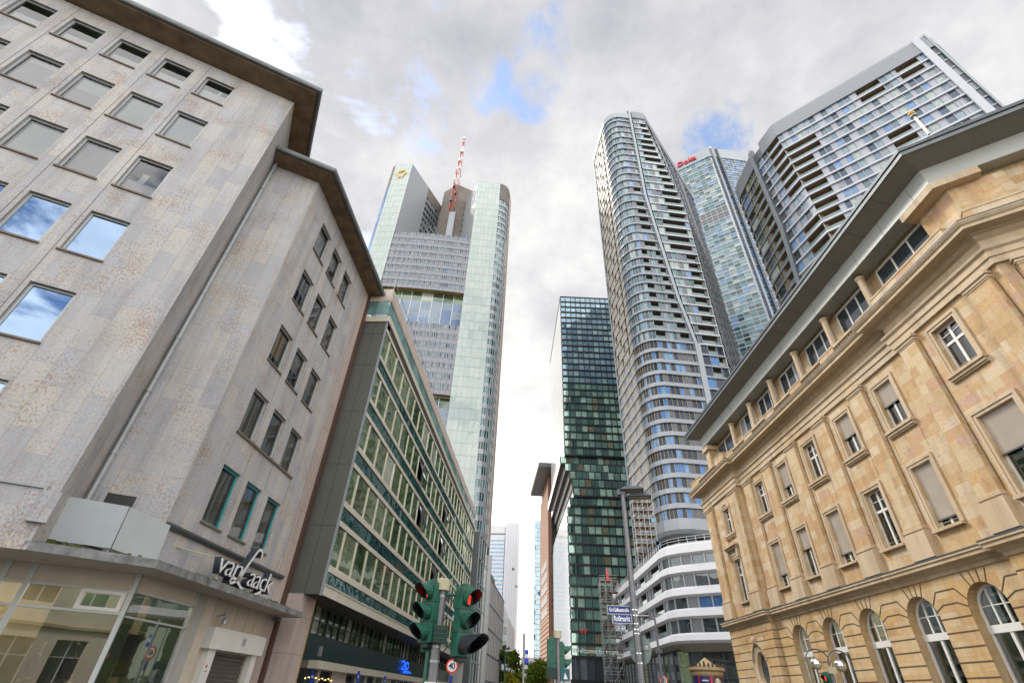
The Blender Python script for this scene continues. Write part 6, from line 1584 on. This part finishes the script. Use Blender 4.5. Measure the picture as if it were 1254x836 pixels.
def traffic_light_c():
    p = at(1019, 836, 25.5); p = V((p.x, p.y, 0))
    T = thing('traffic_light', 'small green traffic light with red lens under the twin globe lamp by the bank', 'traffic light', (p.x-.75, p.y-.1, 0), 'traffic lights')
    q = at(1009.5, 824, 25.5)
    b = MB(); b.tube([(q.x+.16, p.y, .12), (q.x+.16, p.y, q.z)], .05, 'signal_green', 10); b.build('pole', T)
    h = signal_head(T, V((q.x, p.y-.1, q.z)), (-.78, -.62, 0), ['red_light', 'signal_black', 'signal_black'], tall=.33, w=.3)
traffic_light_c()

def globe_lamp():
    p = at(1021, 836, 25.8); p = V((p.x, p.y, 0))
    T = thing('street_lamp', 'twin lamp with two silver globes under curved arms in front of the bank', 'street lamp', (p.x, p.y, .12), 'street lamps')
    z0 = at(1018, 824, 25.8).z
    b = MB(); b.tube([p+V((0, 0, .12)), p+V((0, 0, z0))], .11, 'pole_grey', 14); b.build('pole', T)
    b = MB(); b.box(p+V((-.17, -.19, z0-.02)), (.36, 0, 0), (0, .06, 0), (0, 0, .24), 'cap_beige'); b.build('plate', T)
    for sg, gx, gy in ((-1, 999.5, 812), (1, 1029, 814)):
        g = at(gx, gy, 25.8); R_ = .48; a = MB(); cx = g.x; top = g.z+.45
        s0 = p.x+sg*.05; pts = [V((s0, p.y, z0+.1))]
        side = 1 if s0 > cx else -1
        pts += [V((cx+(.1)+.5*math.cos(rad(t))*1.0, p.y, g.z+.08+.46*math.sin(rad(t)))) for t in range(0, 181, 15)]
        if sg > 0: pts = [V((cx-.5+.02, p.y, z0+.1))] + [V((cx+.02-.5*math.cos(rad(t)), p.y, g.z+.08+.46*math.sin(rad(t)))) for t in range(0, 166, 15)] + [V((cx+.5, p.y, g.z-.1))]
        a.tube(pts, .028, 'alu_dark', 8); a.tube([V((cx, p.y, g.z+.5)), V((cx, p.y, g.z+.2))], .012, 'alu_dark', 6); arm = a.build('arm', T)
        s = MB(); s.lathe(g, [(.235, -.02), (.23, .05), (.19, .14), (.11, .20), (0, .22)], 'lamp_steel', 24); s.build('globe', T, smooth=True)
        s = MB(); s.lathe(g, [(.0, -.23), (.12, -.205), (.195, -.13), (.235, -.02)], 'lamp_bowl', 24); s.build('diffuser', T, smooth=True)
globe_lamp()

def sign_post():
    Y = 20.0; p = at(774, 720, Y); p = V((p.x, p.y, 0)); top = at(765, 603, Y).z
    T = thing('street_lamp', 'tall grey lamp post with two flat heads, carrying the blue street name signs', 'street lamp', (p.x, p.y, .12), 'street lamps')
    b = MB(); b.tube([p+V((0, 0, .12)), p+V((0, 0, top))], .1, 'pole_grey', 16, radii=[.135, .085]); b.build('pole', T)
    def head(cx, cy, L_, W_, yaw):
        c = at(cx, cy, Y); a = rad(yaw); u = V((math.sin(a), math.cos(a), 0)); s = V((u.y, -u.x, 0)); b = MB(); h = V((0, 0, .1))
        lo = [c-u*L_/2-s*W_/2, c+u*L_/2-s*W_/2, c+u*L_/2+s*W_/2, c-u*L_/2+s*W_/2]; hi = [c-u*L_*.32-s*W_*.25+h*1.6, c+u*L_*.32-s*W_*.25+h*1.6, c+u*L_*.32+s*W_*.25+h*1.6, c-u*L_*.32+s*W_*.25+h*1.6]
        for i in range(4): b.quad(lo[i], lo[(i+1) % 4], hi[(i+1) % 4], hi[i], 'alu_dark')
        b.poly(hi, 'alu_dark'); b.poly(list(reversed(lo)), 'alu_mid'); hd = b.build('lamp_head', T)
        g = MB(); q = [c+(x-c)*.72-V((0, 0, .012)) for x in lo]; g.poly(list(reversed(q)), 'lamp_bowl'); g.build('diffuser', hd)
    head(774, 601, .95, .62, 100); head(783, 609, .95, .55, 100)
    b = MB(); t = p+V((0, 0, top)); b.box(t+V((-.22, -.1, -.1)), (.3, 0, 0), (0, .2, 0), (0, 0, .22), 'alu_dark'); b.build('bracket', T)
    b = MB()
    for y in (747, 754, 764, 771, 776, 800, 812): q = at(774, y, Y).z; b.tube([V((p.x, p.y, q)), V((p.x, p.y, q+.035))], .125, 'lamp_steel', 14)
    b.build('clamp_bands', T)
    # signs: they hang on the post
    def name_sign(label, text, x0, yl, x1, yr, h, dy, group='street name signs', size=.2, name='street_sign'):
        a, c = at(x0, yl, Y+dy), at(x1, yr, Y+dy); u = (c-a); u.z = 0; L_ = u.length; u.normalize(); n = V((u.y, -u.x, 0)); zc = (a.z+c.z)/2
        t = thing(name, label, 'street sign', (a.x, a.y, zc), group)
        b = MB(); b.box(V((a.x, a.y, zc-h/2)), u*L_, n*.02, V((0, 0, h)), 'sign_blue'); pl = b.build('plate', t)
        b = MB(); o = V((a.x, a.y, zc-h/2))-n*.004
        for (s0, s1, z0, z1) in ((-.03, L_+.03, -.03, .0), (-.03, L_+.03, h, h+.03), (-.03, 0, 0, h), (L_, L_+.03, 0, h)): b.box(o+u*s0+V((0, 0, z0)), u*(s1-s0), n*.03, V((0, 0, z1-z0)), 'zinc_light')
        b.build('rim', t)
        me = text_mesh(text, size, 'sign_white', .002, 0, 'CENTER', .006, .9, fit=L_*.90); put_text('letters', me, t, V((a.x, a.y, zc))+u*L_/2+n*.024, u, (0, 0, 1))
    name_sign('blue street name sign reading Roßmarkt, lower one on the lamp post', 'Roßmarkt', 750.5, 756.5, 773, 758, .25, -.16, size=.24)
    name_sign('blue street name sign partly hidden behind the Roßmarkt one', 'Gr.Gallusstraße', 744.5, 748, 771.5, 745, .24, .14, size=.175)
    name_sign('small blue house number plate under the street name signs', '21-23', 755, 768, 765.5, 768.5, .14, -.1, size=.15, name='number_plate')
    c = at(785, 795, Y); d = V((.62, .78, 0)).normalized()
    t = thing('round_sign', 'round traffic sign on the lamp post showing its grey back', 'traffic sign', tuple(c+V((0, .12, 0))))
    b = MB(); s = V((d.y, -d.x, 0)); c = c+V((0, .14, 0)); k = 28; R_ = .46; ring = [c+s*math.cos(2*math.pi*j/k)*R_*.9+V((0, 0, math.sin(2*math.pi*j/k)*R_*1.0)) for j in range(k)]
    b.poly(list(reversed(ring)), 'sign_back'); b.poly([q+d*.02 for q in ring], 'sign_white')
    for j in range(k): b.quad(ring[j], ring[(j+1) % k], ring[(j+1) % k]+d*.02, ring[j]+d*.02, 'sign_back')
    b.build('disc', t)
    b = MB(); b.box(c-s*R_*.8-d*.03+V((0, 0, .0)), s*R_*1.6, d*.025, V((0, 0, .04)), 'zinc_light'); b.build('rail', t)
    b = MB(); q = c+s*.2-d*.006+V((0, 0, .02)); b.box(q, s*.09, d*.004, V((0, 0, .10)), 'sign_white'); b.box(q+s*.02-d*.002, s*.05, d*.002, V((0, 0, .06)), 'letter_red'); b.build('sticker', t)
sign_post()

def speed_sign(cx, cy, Y, dia, label, below=True):
    c = at(cx, cy, Y); n = V((-c.x, -c.y, 0)).normalized(); s = V((-n.y, n.x, 0)); r = dia/2; k = 30
    T = thing('speed_sign', label, 'traffic sign', (c.x, c.y, .1), 'speed limit signs')
    b = MB(); b.tube([V((c.x, c.y, .1))-n*.05, V((c.x, c.y, c.z+r*.7))-n*.05], .03, 'pole_pale', 10); b.build('pole', T)
    def disc(mb, r_, off, m): mb.poly([c+s*math.cos(2*math.pi*j/k)*r_+V((0, 0, math.sin(2*math.pi*j/k)*r_))+n*off for j in range(k)], m)
    b = MB(); disc(b, r, 0, 'sign_red'); 
    for j in range(k):
        P = lambda jj, o: c+s*math.cos(2*math.pi*jj/k)*r+V((0, 0, math.sin(2*math.pi*jj/k)*r))+n*o
        b.quad(P(j, -.02), P(j+1, -.02), P(j+1, 0), P(j, 0), 'sign_back')
    pl = b.build('disc', T); b = MB(); disc(b, r*.76, .004, 'sign_white'); b.build('face', pl)
    me = text_mesh('40', dia*.60, 'sign_black', .002, 0, 'CENTER', .006, .85); put_text('digits', me, T, c+n*.01, s, (0, 0, 1))
    if below:
        b = MB(); b.box(V((c.x, c.y, c.z-r-.42))-s*.08, s*.16, n*.012, V((0, 0, .34)), 'sign_blue'); b.build('sub_plate', T)
speed_sign(553.5, 815, 26, .55, 'red and white round 40 sign below the left traffic light')
speed_sign(812.5, 832.5, 38, .55, 'red and white round 40 sign at the foot of the thin lamp by the podium', False)

def lamp_thin():
    Y = 38; p = at(807, 800, Y); p = V((p.x, p.y, 0)); top = at(801.5, 757, Y).z
    T = thing('street_lamp', 'thin grey lamp with one flat arm in front of the white banded building', 'street lamp', (p.x, p.y, .12), 'street lamps')
    b = MB(); b.tube([p+V((0, 0, .12)), p+V((0, 0, top))], .1, 'pole_grey', 12, radii=[.11, .06]); b.tube([p+V((0, 0, top-.05)), p+V((-.5, -.05, top+.05))], .05, 'pole_grey', 8); b.build('pole', T)
    b = MB(); c = p+V((-.75, -.05, top+.06)); b.box(c+V((-.45, -.14, 0)), (.8, 0, .03), (0, .28, 0), (0, 0, .1), 'pole_pale'); b.build('lamp_head', T, bevel=.03)
    b = MB(); q = at(805, 797, Y); b.box(V((p.x-.2, p.y-.15, q.z-.1)), (.4, 0, 0), (0, .2, 0), (0, 0, .2), 'alu_dark'); b.build('junction_box', T)
lamp_thin()

def info_pylon():
    Y = 30; p = at(641, 820, Y); p = V((p.x, p.y, 0)); zt = at(640, 776, Y).z
    T = thing('sign_post', 'slim grey pylon with blue and white panels in the middle of the far street', 'sign post', (p.x, p.y, .12))
    b = MB(); b.tube([p+V((0, 0, .12)), p+V((0, 0, zt))], .05, 'pole_pale', 10); b.build('pole', T)
    b = MB(); b.box(p+V((-.07, -.08, zt-.9)), (.15, 0, 0), (0, .1, 0), (0, 0, .95), 'alu_mid'); b.build('head', T)
    z = at(644, 811, Y).z; h = at(644, 795, Y).z-z
    b = MB(); b.box(p+V((.05, -.05, z)), (.2, .04, 0), (0, .04, 0), (0, 0, h), 'logo_blue'); pl = b.build('panel', T)
    b = MB(); b.box(p+V((.05, -.055, z+h*.36)), (.2, .04, 0), (0, .004, 0), (0, 0, h*.3), 'sign_white'); b.build('panel_band', pl)
info_pylon()

def ad_column():
    Y = 28; c = at(868, 836, Y); c = V((c.x, c.y, .12)); z = lambda y: at(868, y, Y).z-.12
    T = thing('advertising_column', 'round advertising column with a crown of spikes, pointed stone cap and dark blue poster', 'advertising column', tuple(c))
    r = .66
    b = MB(); b.lathe(c, [(r+.08, 0), (r+.08, .35), (r, .42), (r, z(829)), (r, z(827))], 'poster_navy', 32); b.build('drum', T)
    b = MB(); b.lathe(c, [(r, z(828)), (r+.05, z(826)), (r+.06, z(823)), (r+.16, z(820.5)), (r+.16, z(817.5)), (r+.02, z(817)), (.52, z(816)), (.0, z(804.5))], 'column_stone', 32); cap = b.build('cap', T)
    b = MB()
    for i in range(26):
        a = 2*math.pi*i/26; q = c+V(((r+.12)*math.cos(a), (r+.12)*math.sin(a), z(817.5))); t = V((-math.sin(a), math.cos(a), 0)); h = .2 if i % 2 == 0 else .15
        b.poly([q-t*.065, q+t*.065, q+t*.045+V((0, 0, h)), q+V((0, 0, h*1.25)), q-t*.045+V((0, 0, h))], 'iron_crest')
    b.build('crest', cap)
    def poster(a0, a1, m, r_=r+.012, zt=z(828.5), zb=.6, nm='poster'):
        p = MB(); n = 8
        for i in range(n):
            t0, t1 = lerp(a0, a1, i/n), lerp(a0, a1, (i+1)/n); P = lambda t, zz: c+V((r_*math.cos(rad(t)), r_*math.sin(rad(t)), zz)); p.quad(P(t0, zb), P(t1, zb), P(t1, zt), P(t0, zt), m)
        return p.build(nm, T)
    poster(215, 222, 'poster_red'); poster(263, 270, 'poster_red'); poster(270, 322, 'poster_dark'); poster(262, 325, 'poster_red', r+.011, z(828), z(829.4))
    b = MB(); t = rad(284)
    for (a, zz, rr, m) in ((292, z(833), .09, 'skin_mannequin'), (292, z(831.6), .10, 'poster_dark'), (293, z(836.5), .17, 'cloth_sand')):
        q = c+V(((r+.02)*math.cos(rad(a)), (r+.02)*math.sin(rad(a)), zz)); s = V((-math.sin(rad(a)), math.cos(rad(a)), 0)); b.poly([q+s*rr*math.cos(2*math.pi*j/14)+V((0, 0, rr*1.2*math.sin(2*math.pi*j/14)))+V((math.cos(rad(a)), math.sin(rad(a)), 0))*(.004 if m == 'skin_mannequin' else 0) for j in range(14)], m)
    b.build('poster_picture', T)
    b = MB()
    for k in range(5):
        a = 232+k*5; q = c+V(((r+.014)*math.cos(rad(a)), (r+.014)*math.sin(rad(a)), z(834.2))); s = V((-math.sin(rad(a)), math.cos(rad(a)), 0)); b.box(q, s*.045, V((0, 0, .05)), V((math.cos(rad(a)), math.sin(rad(a)), 0))*.004, 'sign_white')
    b.build('poster_text', T)
ad_column()

def far_lamps():
    for (cx, cy, Y, lb) in ((620, 797, 92, 'green street lamp with a flat head against the left street trees'), (689.5, 825, 45, 'small lamp with a white head at the foot of the brick tower')):
        p = at(cx-1.5 if cx < 650 else cx+1, cy+10, Y); top = at(cx, cy, Y)
        T = thing('street_lamp', lb, 'street lamp', (p.x, p.y, .1), 'street lamps')
        b = MB(); r = .11 if Y > 60 else .06; b.tube([V((p.x, p.y, .1)), V((p.x, p.y, top.z))], r, 'signal_green' if Y > 60 else 'pole_grey', 8); b.build('pole', T)
        b = MB(); s = 1 if cx < 650 else -1; b.box(V((p.x, p.y-.2, top.z)), (s*(1.1 if Y > 60 else .3), 0, .05), (0, .4 if Y > 60 else .15, 0), (0, 0, .16 if Y > 60 else .08), 'alu_light'); b.build('lamp_head', T)
far_lamps()

# ------------------------------------------------------------------ scaffolds
def scaffold(label, x0, x1, y0, y1, z0, z1, nx, lift, sheet):
    T = thing('scaffold', label, 'scaffold', (x0, y0, z0), 'scaffold towers')
    tubes = MB(); planks = MB(); n = max(1, round((z1-z0)/lift)); ys = (y0, y1)
    xs = [lerp(x0, x1, i/nx) for i in range(nx+1)]
    for x in xs:
        for y in ys: tubes.tube([(x, y, z0), (x, y, z1)], .06, 'scaffold_tube', 5, cap=False)
    for k in range(n+1):
        z = z0+k*(z1-z0)/n
        for y in ys:
            for dz in (0, .5, 1.0):
                if z+dz <= z1+1: tubes.tube([(x0, y, z+dz), (x1, y, z+dz)], .045, 'scaffold_tube', 4, cap=False)
        for x in xs: tubes.tube([(x, y0, z), (x, y1, z)], .045, 'scaffold_tube', 4, cap=False); tubes.tube([(x, y0, z+1), (x, y1, z+1)], .045, 'scaffold_tube', 4, cap=False)
        planks.abox(x0, x1, y0, y1, z-.06, z, 'scaffold_plank')
        if k < n:
            h = (z1-z0)/n
            for i in range(nx):
                a, b = (xs[i], xs[i+1]) if (k+i) % 2 else (xs[i+1], xs[i]); tubes.tube([(a, y0-.05, z), (b, y0-.05, z+h)], .045, 'scaffold_tube', 4, cap=False)
    tubes.build('tubes', T); planks.build('planks', T)
    if sheet:
        s = MB()
        for i in range(sheet):
            x = random.uniform(x0, x1-.8); z = random.uniform(z0+1, z1-2); s.box((x1-.5+random.uniform(-.2, .3), y0-.15, z), (.7, 0, 0), (0, .1, 0), (0, 0, .8), 'scaffold_blue')
        s.build('sheet', T)
    return T
S1 = scaffold('scaffold tower in front of the white banded building, reaching the street', 11.0, 14.6, 108.2, 110.4, 0.0, 21.5, 3, 1.9, 0)
b = MB(); b.abox(12.5, 12.9, 108.1, 108.4, 21.5, 23.6, 'sign_red'); b.build('red_flag', S1)
scaffold('scaffold on the podium roof against the curved apartment tower', 17.6, 21.6, 99.0, 101.4, 20.2, 36.0, 4, 1.6, 5)

# ------------------------------------------------------------------ trees and birds
def tree(label, x, y, h, w, seed, mat, dens=1.0):
    rnd = random.Random(seed)
    T = thing('street_tree', label, 'tree', (x, y, 0), 'trees at the street end')
    b = MB(); b.tube([(x, y, 0), (x+.1, y, h*.35), (x+.05, y+.1, h*.7)], .2, 'bark', 8, radii=[.24, .17, .06])
    cl = []
    for i in range(9):
        a = rnd.uniform(0, 6.28); r = rnd.uniform(.25, .9)*w*.6; z = h*rnd.uniform(.42, .92); e = V((x+r*math.cos(a), y+r*math.sin(a), z)); b.tube([(x, y, h*rnd.uniform(.3, .5)), e], .06, 'bark', 5, radii=[.09, .03]); cl.append((e, rnd.uniform(.35, .6)*w*.55))
    cl.append((V((x, y, h*.9)), w*.28)); b.build('trunk', T)
    c = MB()
    for e, r in cl:
        for i in range(int(330*dens)):
            d = V((rnd.gauss(0, 1), rnd.gauss(0, 1), rnd.gauss(0, .85))).normalized()*r*rnd.uniform(.45, 1.05); q = e+d; s = rnd.uniform(.09, .19)
            u = V((rnd.gauss(0, 1), rnd.gauss(0, 1), rnd.gauss(0, .5))).normalized()*s; v = u.cross(V((rnd.gauss(0, 1), rnd.gauss(0, 1), rnd.gauss(0, 1)))).normalized()*s
            c.quad(q-u-v*.6, q+u-v*.6, q+u*.6+v, q-u*.6+v, mat, rnd.random())
    c.build('crown', T)
tree('yellow green tree by the grey stone house, left side of the street end', -7.0, 101, 8.6, 4.6, 1, 'leaf_green')
tree('small bright yellow tree below the left green tree', -5.9, 96, 4.6, 3.0, 2, 'leaf_yellow', .7)
tree('yellow green tree in the middle of the street end', -2.4, 112, 7.0, 4.2, 3, 'leaf_green')
tree('yellow green tree at the foot of the brick tower', -.6, 118, 8.2, 4.4, 4, 'leaf_green')
tree('thin pale tree farthest down the street', -6.4, 135, 6.4, 5.0, 5, 'leaf_yellow', .7)
for (cx, cy, tilt, lb) in ((628, 697, .5, 'small dark bird flying, upper one before the silver tower'), (632, 718, -.1, 'small dark bird flying, lower one before the silver tower')):
    p = at(cx, cy, 60); T = thing('bird', lb, 'bird', tuple(p), 'flying birds')
    b = MB(); b.tube([p+V((-.14, 0, .02)), p, p+V((.16, .05, -.02)), p+V((.26, .08, -.01))], .05, 'bird_dark', 8, radii=[.015, .055, .04, .01]); b.build('body', T)
    for s in (-1, 1):
        w = MB(); w.poly([p+V((-.06, 0, .03)), p+V((.08, 0, .03)), p+V((.1+.1*s, .1*s, .03+.28*tilt+.1)), p+V((.02+.1*s, .38*s, .1+.3*s*tilt))], 'bird_dark'); w.poly([p+V((-.06, .004, .02)), p+V((.02+.1*s, .38*s, .09+.3*s*tilt)), p+V((.1+.1*s, .1*s, .02+.28*tilt+.1)), p+V((.08, .004, .02))], 'bird_dark'); w.build('wing', T)

# ------------------------------------------------------------------ the building across the square (it shows in the shop window)
def opposite():
    T = thing('office_building', 'cream building across the square with yellow lettering, mirrored in the shop window', 'building', (-8, -30, 0))
    F = Fr((16, -27), 270); w = MB(); L_ = 40
    holes = []; arch = []
    for k in range(10):
        for z0, z1 in ((1.0, 4.2), (6.6, 8.9), (10.2, 12.4), (13.6, 15.6)): holes.append((1.2+k*3.9, 3.6+k*3.9, z0, z1))
    wall_with_holes(w, F, 0, L_, 0, 17.5, holes, .35, 'plaster_pale'); w.poly([(16, -27, 17.5), (-24, -27, 17.5), (-24, -40, 17.5), (16, -40, 17.5)], 'roof_dark'); w.quad(F.P(0, 0, -13), F.P(0, 17.5, -13), F.P(0, 17.5, 0), F.P(0, 0, 0), 'plaster_cream'); w.quad(F.P(L_, 0, 0), F.P(L_, 17.5, 0), F.P(L_, 17.5, -13), F.P(L_, 0, -13), 'plaster_cream'); w.build('wall', T)
    for (a, b, c, d) in holes:
        f = MB(); F.box(f, (a+b)/2-.05, (a+b)/2+.05, c, d, -.35, -.25, 'frame_white'); F.box(f, a, b, c+(d-c)*.6, c+(d-c)*.6+.07, -.35, -.25, 'frame_white'); o = f.build('window', T); p = MB(); F.quad(p, a, b, c, d, -.33, 'glass_dark', random.random()); p.build('pane', o)
    c = MB(); c.ribbon([F.xy(0), F.xy(L_)], [(0, 4.9), (.25, 5.0), (.25, 5.2), (0, 5.3)], 'sandstone_trim'); c.ribbon([F.xy(0), F.xy(L_)], [(0, 17.0), (.5, 17.2), (.5, 17.5), (0, 17.6)], 'sandstone_trim'); c.build('cornice', T)
    me = text_mesh('COMMERZBANK', .75, 'letter_yellow', .04, 0, 'CENTER', .02); put_text('letters', me, T, F.P(22.5, 5.85, .06), F.u, (0, 0, 1))
opposite()

# ------------------------------------------------------------------ sky, sun, camera
def sky():
    w = bpy.data.worlds.new('World'); SC.world = w; w.use_nodes = True; nt = w.node_tree; nt.nodes.clear()
    out = N(nt, 'ShaderNodeOutputWorld')
    st = N(nt, 'ShaderNodeTexSky', sky_type='NISHITA'); st.sun_disc = False; st.sun_elevation = rad(SUN_EL); st.sun_rotation = rad(SUN_AZ); st.air_density = 1.0; st.dust_density = .6
    b1 = N(nt, 'ShaderNodeBackground', Strength=.15); L(nt, st.outputs[0], b1.inputs[0])
    tc = N(nt, 'ShaderNodeTexCoord'); sep = N(nt, 'ShaderNodeSeparateXYZ'); L(nt, tc.outputs['Generated'], sep.inputs[0])
    def M(op, a, b=None, c=None, clamp=False):
        m = N(nt, 'ShaderNodeMath', operation=op); m.use_clamp = clamp
        for i, x in enumerate((a, b, c)):
            if x is None: continue
            if hasattr(x, 'links'): L(nt, x, m.inputs[i])
            else: m.inputs[i].default_value = x
        return m.outputs[0]
    zc = M('ADD', M('MAXIMUM', sep.outputs[2], 0.0), .28)
    cb = N(nt, 'ShaderNodeCombineXYZ'); L(nt, M('DIVIDE', sep.outputs[0], zc), cb.inputs[0]); L(nt, M('DIVIDE', sep.outputs[1], zc), cb.inputs[1])
    n1 = N(nt, 'ShaderNodeTexNoise', Scale=5.0, Detail=10.0, Roughness=.6, Distortion=.35); L(nt, cb.outputs[0], n1.inputs['Vector'])
    n2 = N(nt, 'ShaderNodeTexNoise', Scale=1.9, Detail=8.0, Roughness=.62); mp = N(nt, 'ShaderNodeMapping'); mp.inputs['Location'].default_value = (3.1, 1.7, 0); L(nt, cb.outputs[0], mp.inputs[0]); L(nt, mp.outputs[0], n2.inputs['Vector'])
    # openings in the cloud, each at its own place in the sky
    acc = None
    for (px_, py_, width, wgt) in BLUE:
        d = px_.normalized() if py_ is None else (at(px_, py_, 10.0)-EYE).normalized(); dt = N(nt, 'ShaderNodeVectorMath', operation='DOT_PRODUCT'); L(nt, tc.outputs['Generated'], dt.inputs[0]); dt.inputs[1].default_value = d
        c = math.cos(rad(width)); mr = N(nt, 'ShaderNodeMapRange'); mr.interpolation_type = 'SMOOTHSTEP'; L(nt, dt.outputs['Value'], mr.inputs[0]); mr.inputs[1].default_value = c; mr.inputs[2].default_value = 1.0; mr.inputs[3].default_value = 0; mr.inputs[4].default_value = wgt
        acc = mr.outputs[0] if acc is None else M('MAXIMUM', acc, mr.outputs[0])
    val = M('ADD', M('MULTIPLY', M('SUBTRACT', n1.outputs[0], .5), 4.0), acc)
    mk = N(nt, 'ShaderNodeMapRange'); mk.interpolation_type = 'SMOOTHSTEP'; L(nt, val, mk.inputs[0]); mk.inputs[1].default_value = .55; mk.inputs[2].default_value = 1.12
    # cloud brightness: mottled, paler near the horizon, boosted behind the camera as added fill on the walls
    sh = ramp(nt, [(.32, (.25, .255, .285)), (.47, (.365, .365, .38)), (.64, (.53, .525, .51))]); L(nt, n2.outputs[0], sh.inputs[0])
    lo = N(nt, 'ShaderNodeMapRange'); lo.interpolation_type = 'SMOOTHSTEP'; L(nt, sep.outputs[2], lo.inputs[0]); lo.inputs[1].default_value = .62; lo.inputs[2].default_value = .03
    col = mixc(nt, M('MULTIPLY', lo.outputs[0], .9), sh.outputs[0], (.57, .555, .52))
    sd = V((math.sin(rad(SUN_AZ))*math.cos(rad(SUN_EL)), math.cos(rad(SUN_AZ))*math.cos(rad(SUN_EL)), math.sin(rad(SUN_EL))))
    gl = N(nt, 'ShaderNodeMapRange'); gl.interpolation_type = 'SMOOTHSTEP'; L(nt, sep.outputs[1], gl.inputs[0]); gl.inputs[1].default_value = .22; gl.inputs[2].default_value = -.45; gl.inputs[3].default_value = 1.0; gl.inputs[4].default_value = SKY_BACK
    fw = N(nt, 'ShaderNodeVectorMath', operation='DOT_PRODUCT'); L(nt, tc.outputs['Generated'], fw.inputs[0]); fw.inputs[1].default_value = V((-.02, 1, .10)).normalized()
    gf = N(nt, 'ShaderNodeMapRange'); gf.interpolation_type = 'SMOOTHSTEP'; L(nt, fw.outputs['Value'], gf.inputs[0]); gf.inputs[1].default_value = .90; gf.inputs[2].default_value = 1.0; gf.inputs[3].default_value = 1.0; gf.inputs[4].default_value = 2.6
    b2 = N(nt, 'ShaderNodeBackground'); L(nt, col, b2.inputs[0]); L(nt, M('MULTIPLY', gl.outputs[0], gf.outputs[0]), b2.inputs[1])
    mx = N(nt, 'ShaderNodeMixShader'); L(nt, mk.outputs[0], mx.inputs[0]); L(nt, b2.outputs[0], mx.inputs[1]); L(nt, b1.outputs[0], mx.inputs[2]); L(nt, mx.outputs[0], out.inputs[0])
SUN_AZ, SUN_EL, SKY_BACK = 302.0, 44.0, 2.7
BACK = V((-.12, -.70, .70)).normalized()
BLUE = [(594, 97, 5, .80), (655, 120, 5, .75), (878, 158, 6, .60), (230, 22, 11, .85), (335, 60, 9, .62), (490, 105, 10, .82), (560, 60, 9, .60), (640, 75, 10, .55), (60, -60, 14, .85), (640, 480, 6, .3), (445, 310, 5, .5), (-300, 300, 20, .9), (200, -400, 26, .7), (V((.04, -.85, .52)), None, 15, .75)]
sky()
sl = bpy.data.lights.new('Sun', 'SUN'); sl.energy = 1.4; sl.angle = rad(14); sl.color = (1, .95, .88)
so = bpy.data.objects.new('Sun', sl); COL.objects.link(so)
sdir = V((math.sin(rad(SUN_AZ))*math.cos(rad(SUN_EL)), math.cos(rad(SUN_AZ))*math.cos(rad(SUN_EL)), math.sin(rad(SUN_EL))))
so.rotation_euler = sdir.to_track_quat('Z', 'Y').to_euler(); so.location = (-40, -60, 80)
cd = bpy.data.cameras.new('Camera'); cd.lens = FPX/1254*36; cd.sensor_width = 36; cd.clip_end = 8000; cd.clip_start = .05
co = bpy.data.objects.new('Camera', cd); COL.objects.link(co)
co.matrix_world = Matrix(((*R3[0], EYE.x), (*R3[1], EYE.y), (*R3[2], EYE.z), (0, 0, 0, 1)))
SC.camera = co
vs = SC.view_settings; vs.view_transform = 'Standard'; vs.look = 'None'; vs.gamma = 1; vs.use_curve_mapping = False; vs.exposure = 1.05
SC.render.engine = 'CYCLES'; SC.cycles.max_bounces = 8; SC.cycles.transparent_max_bounces = 12; SC.cycles.caustics_reflective = False; SC.cycles.caustics_refractive = False
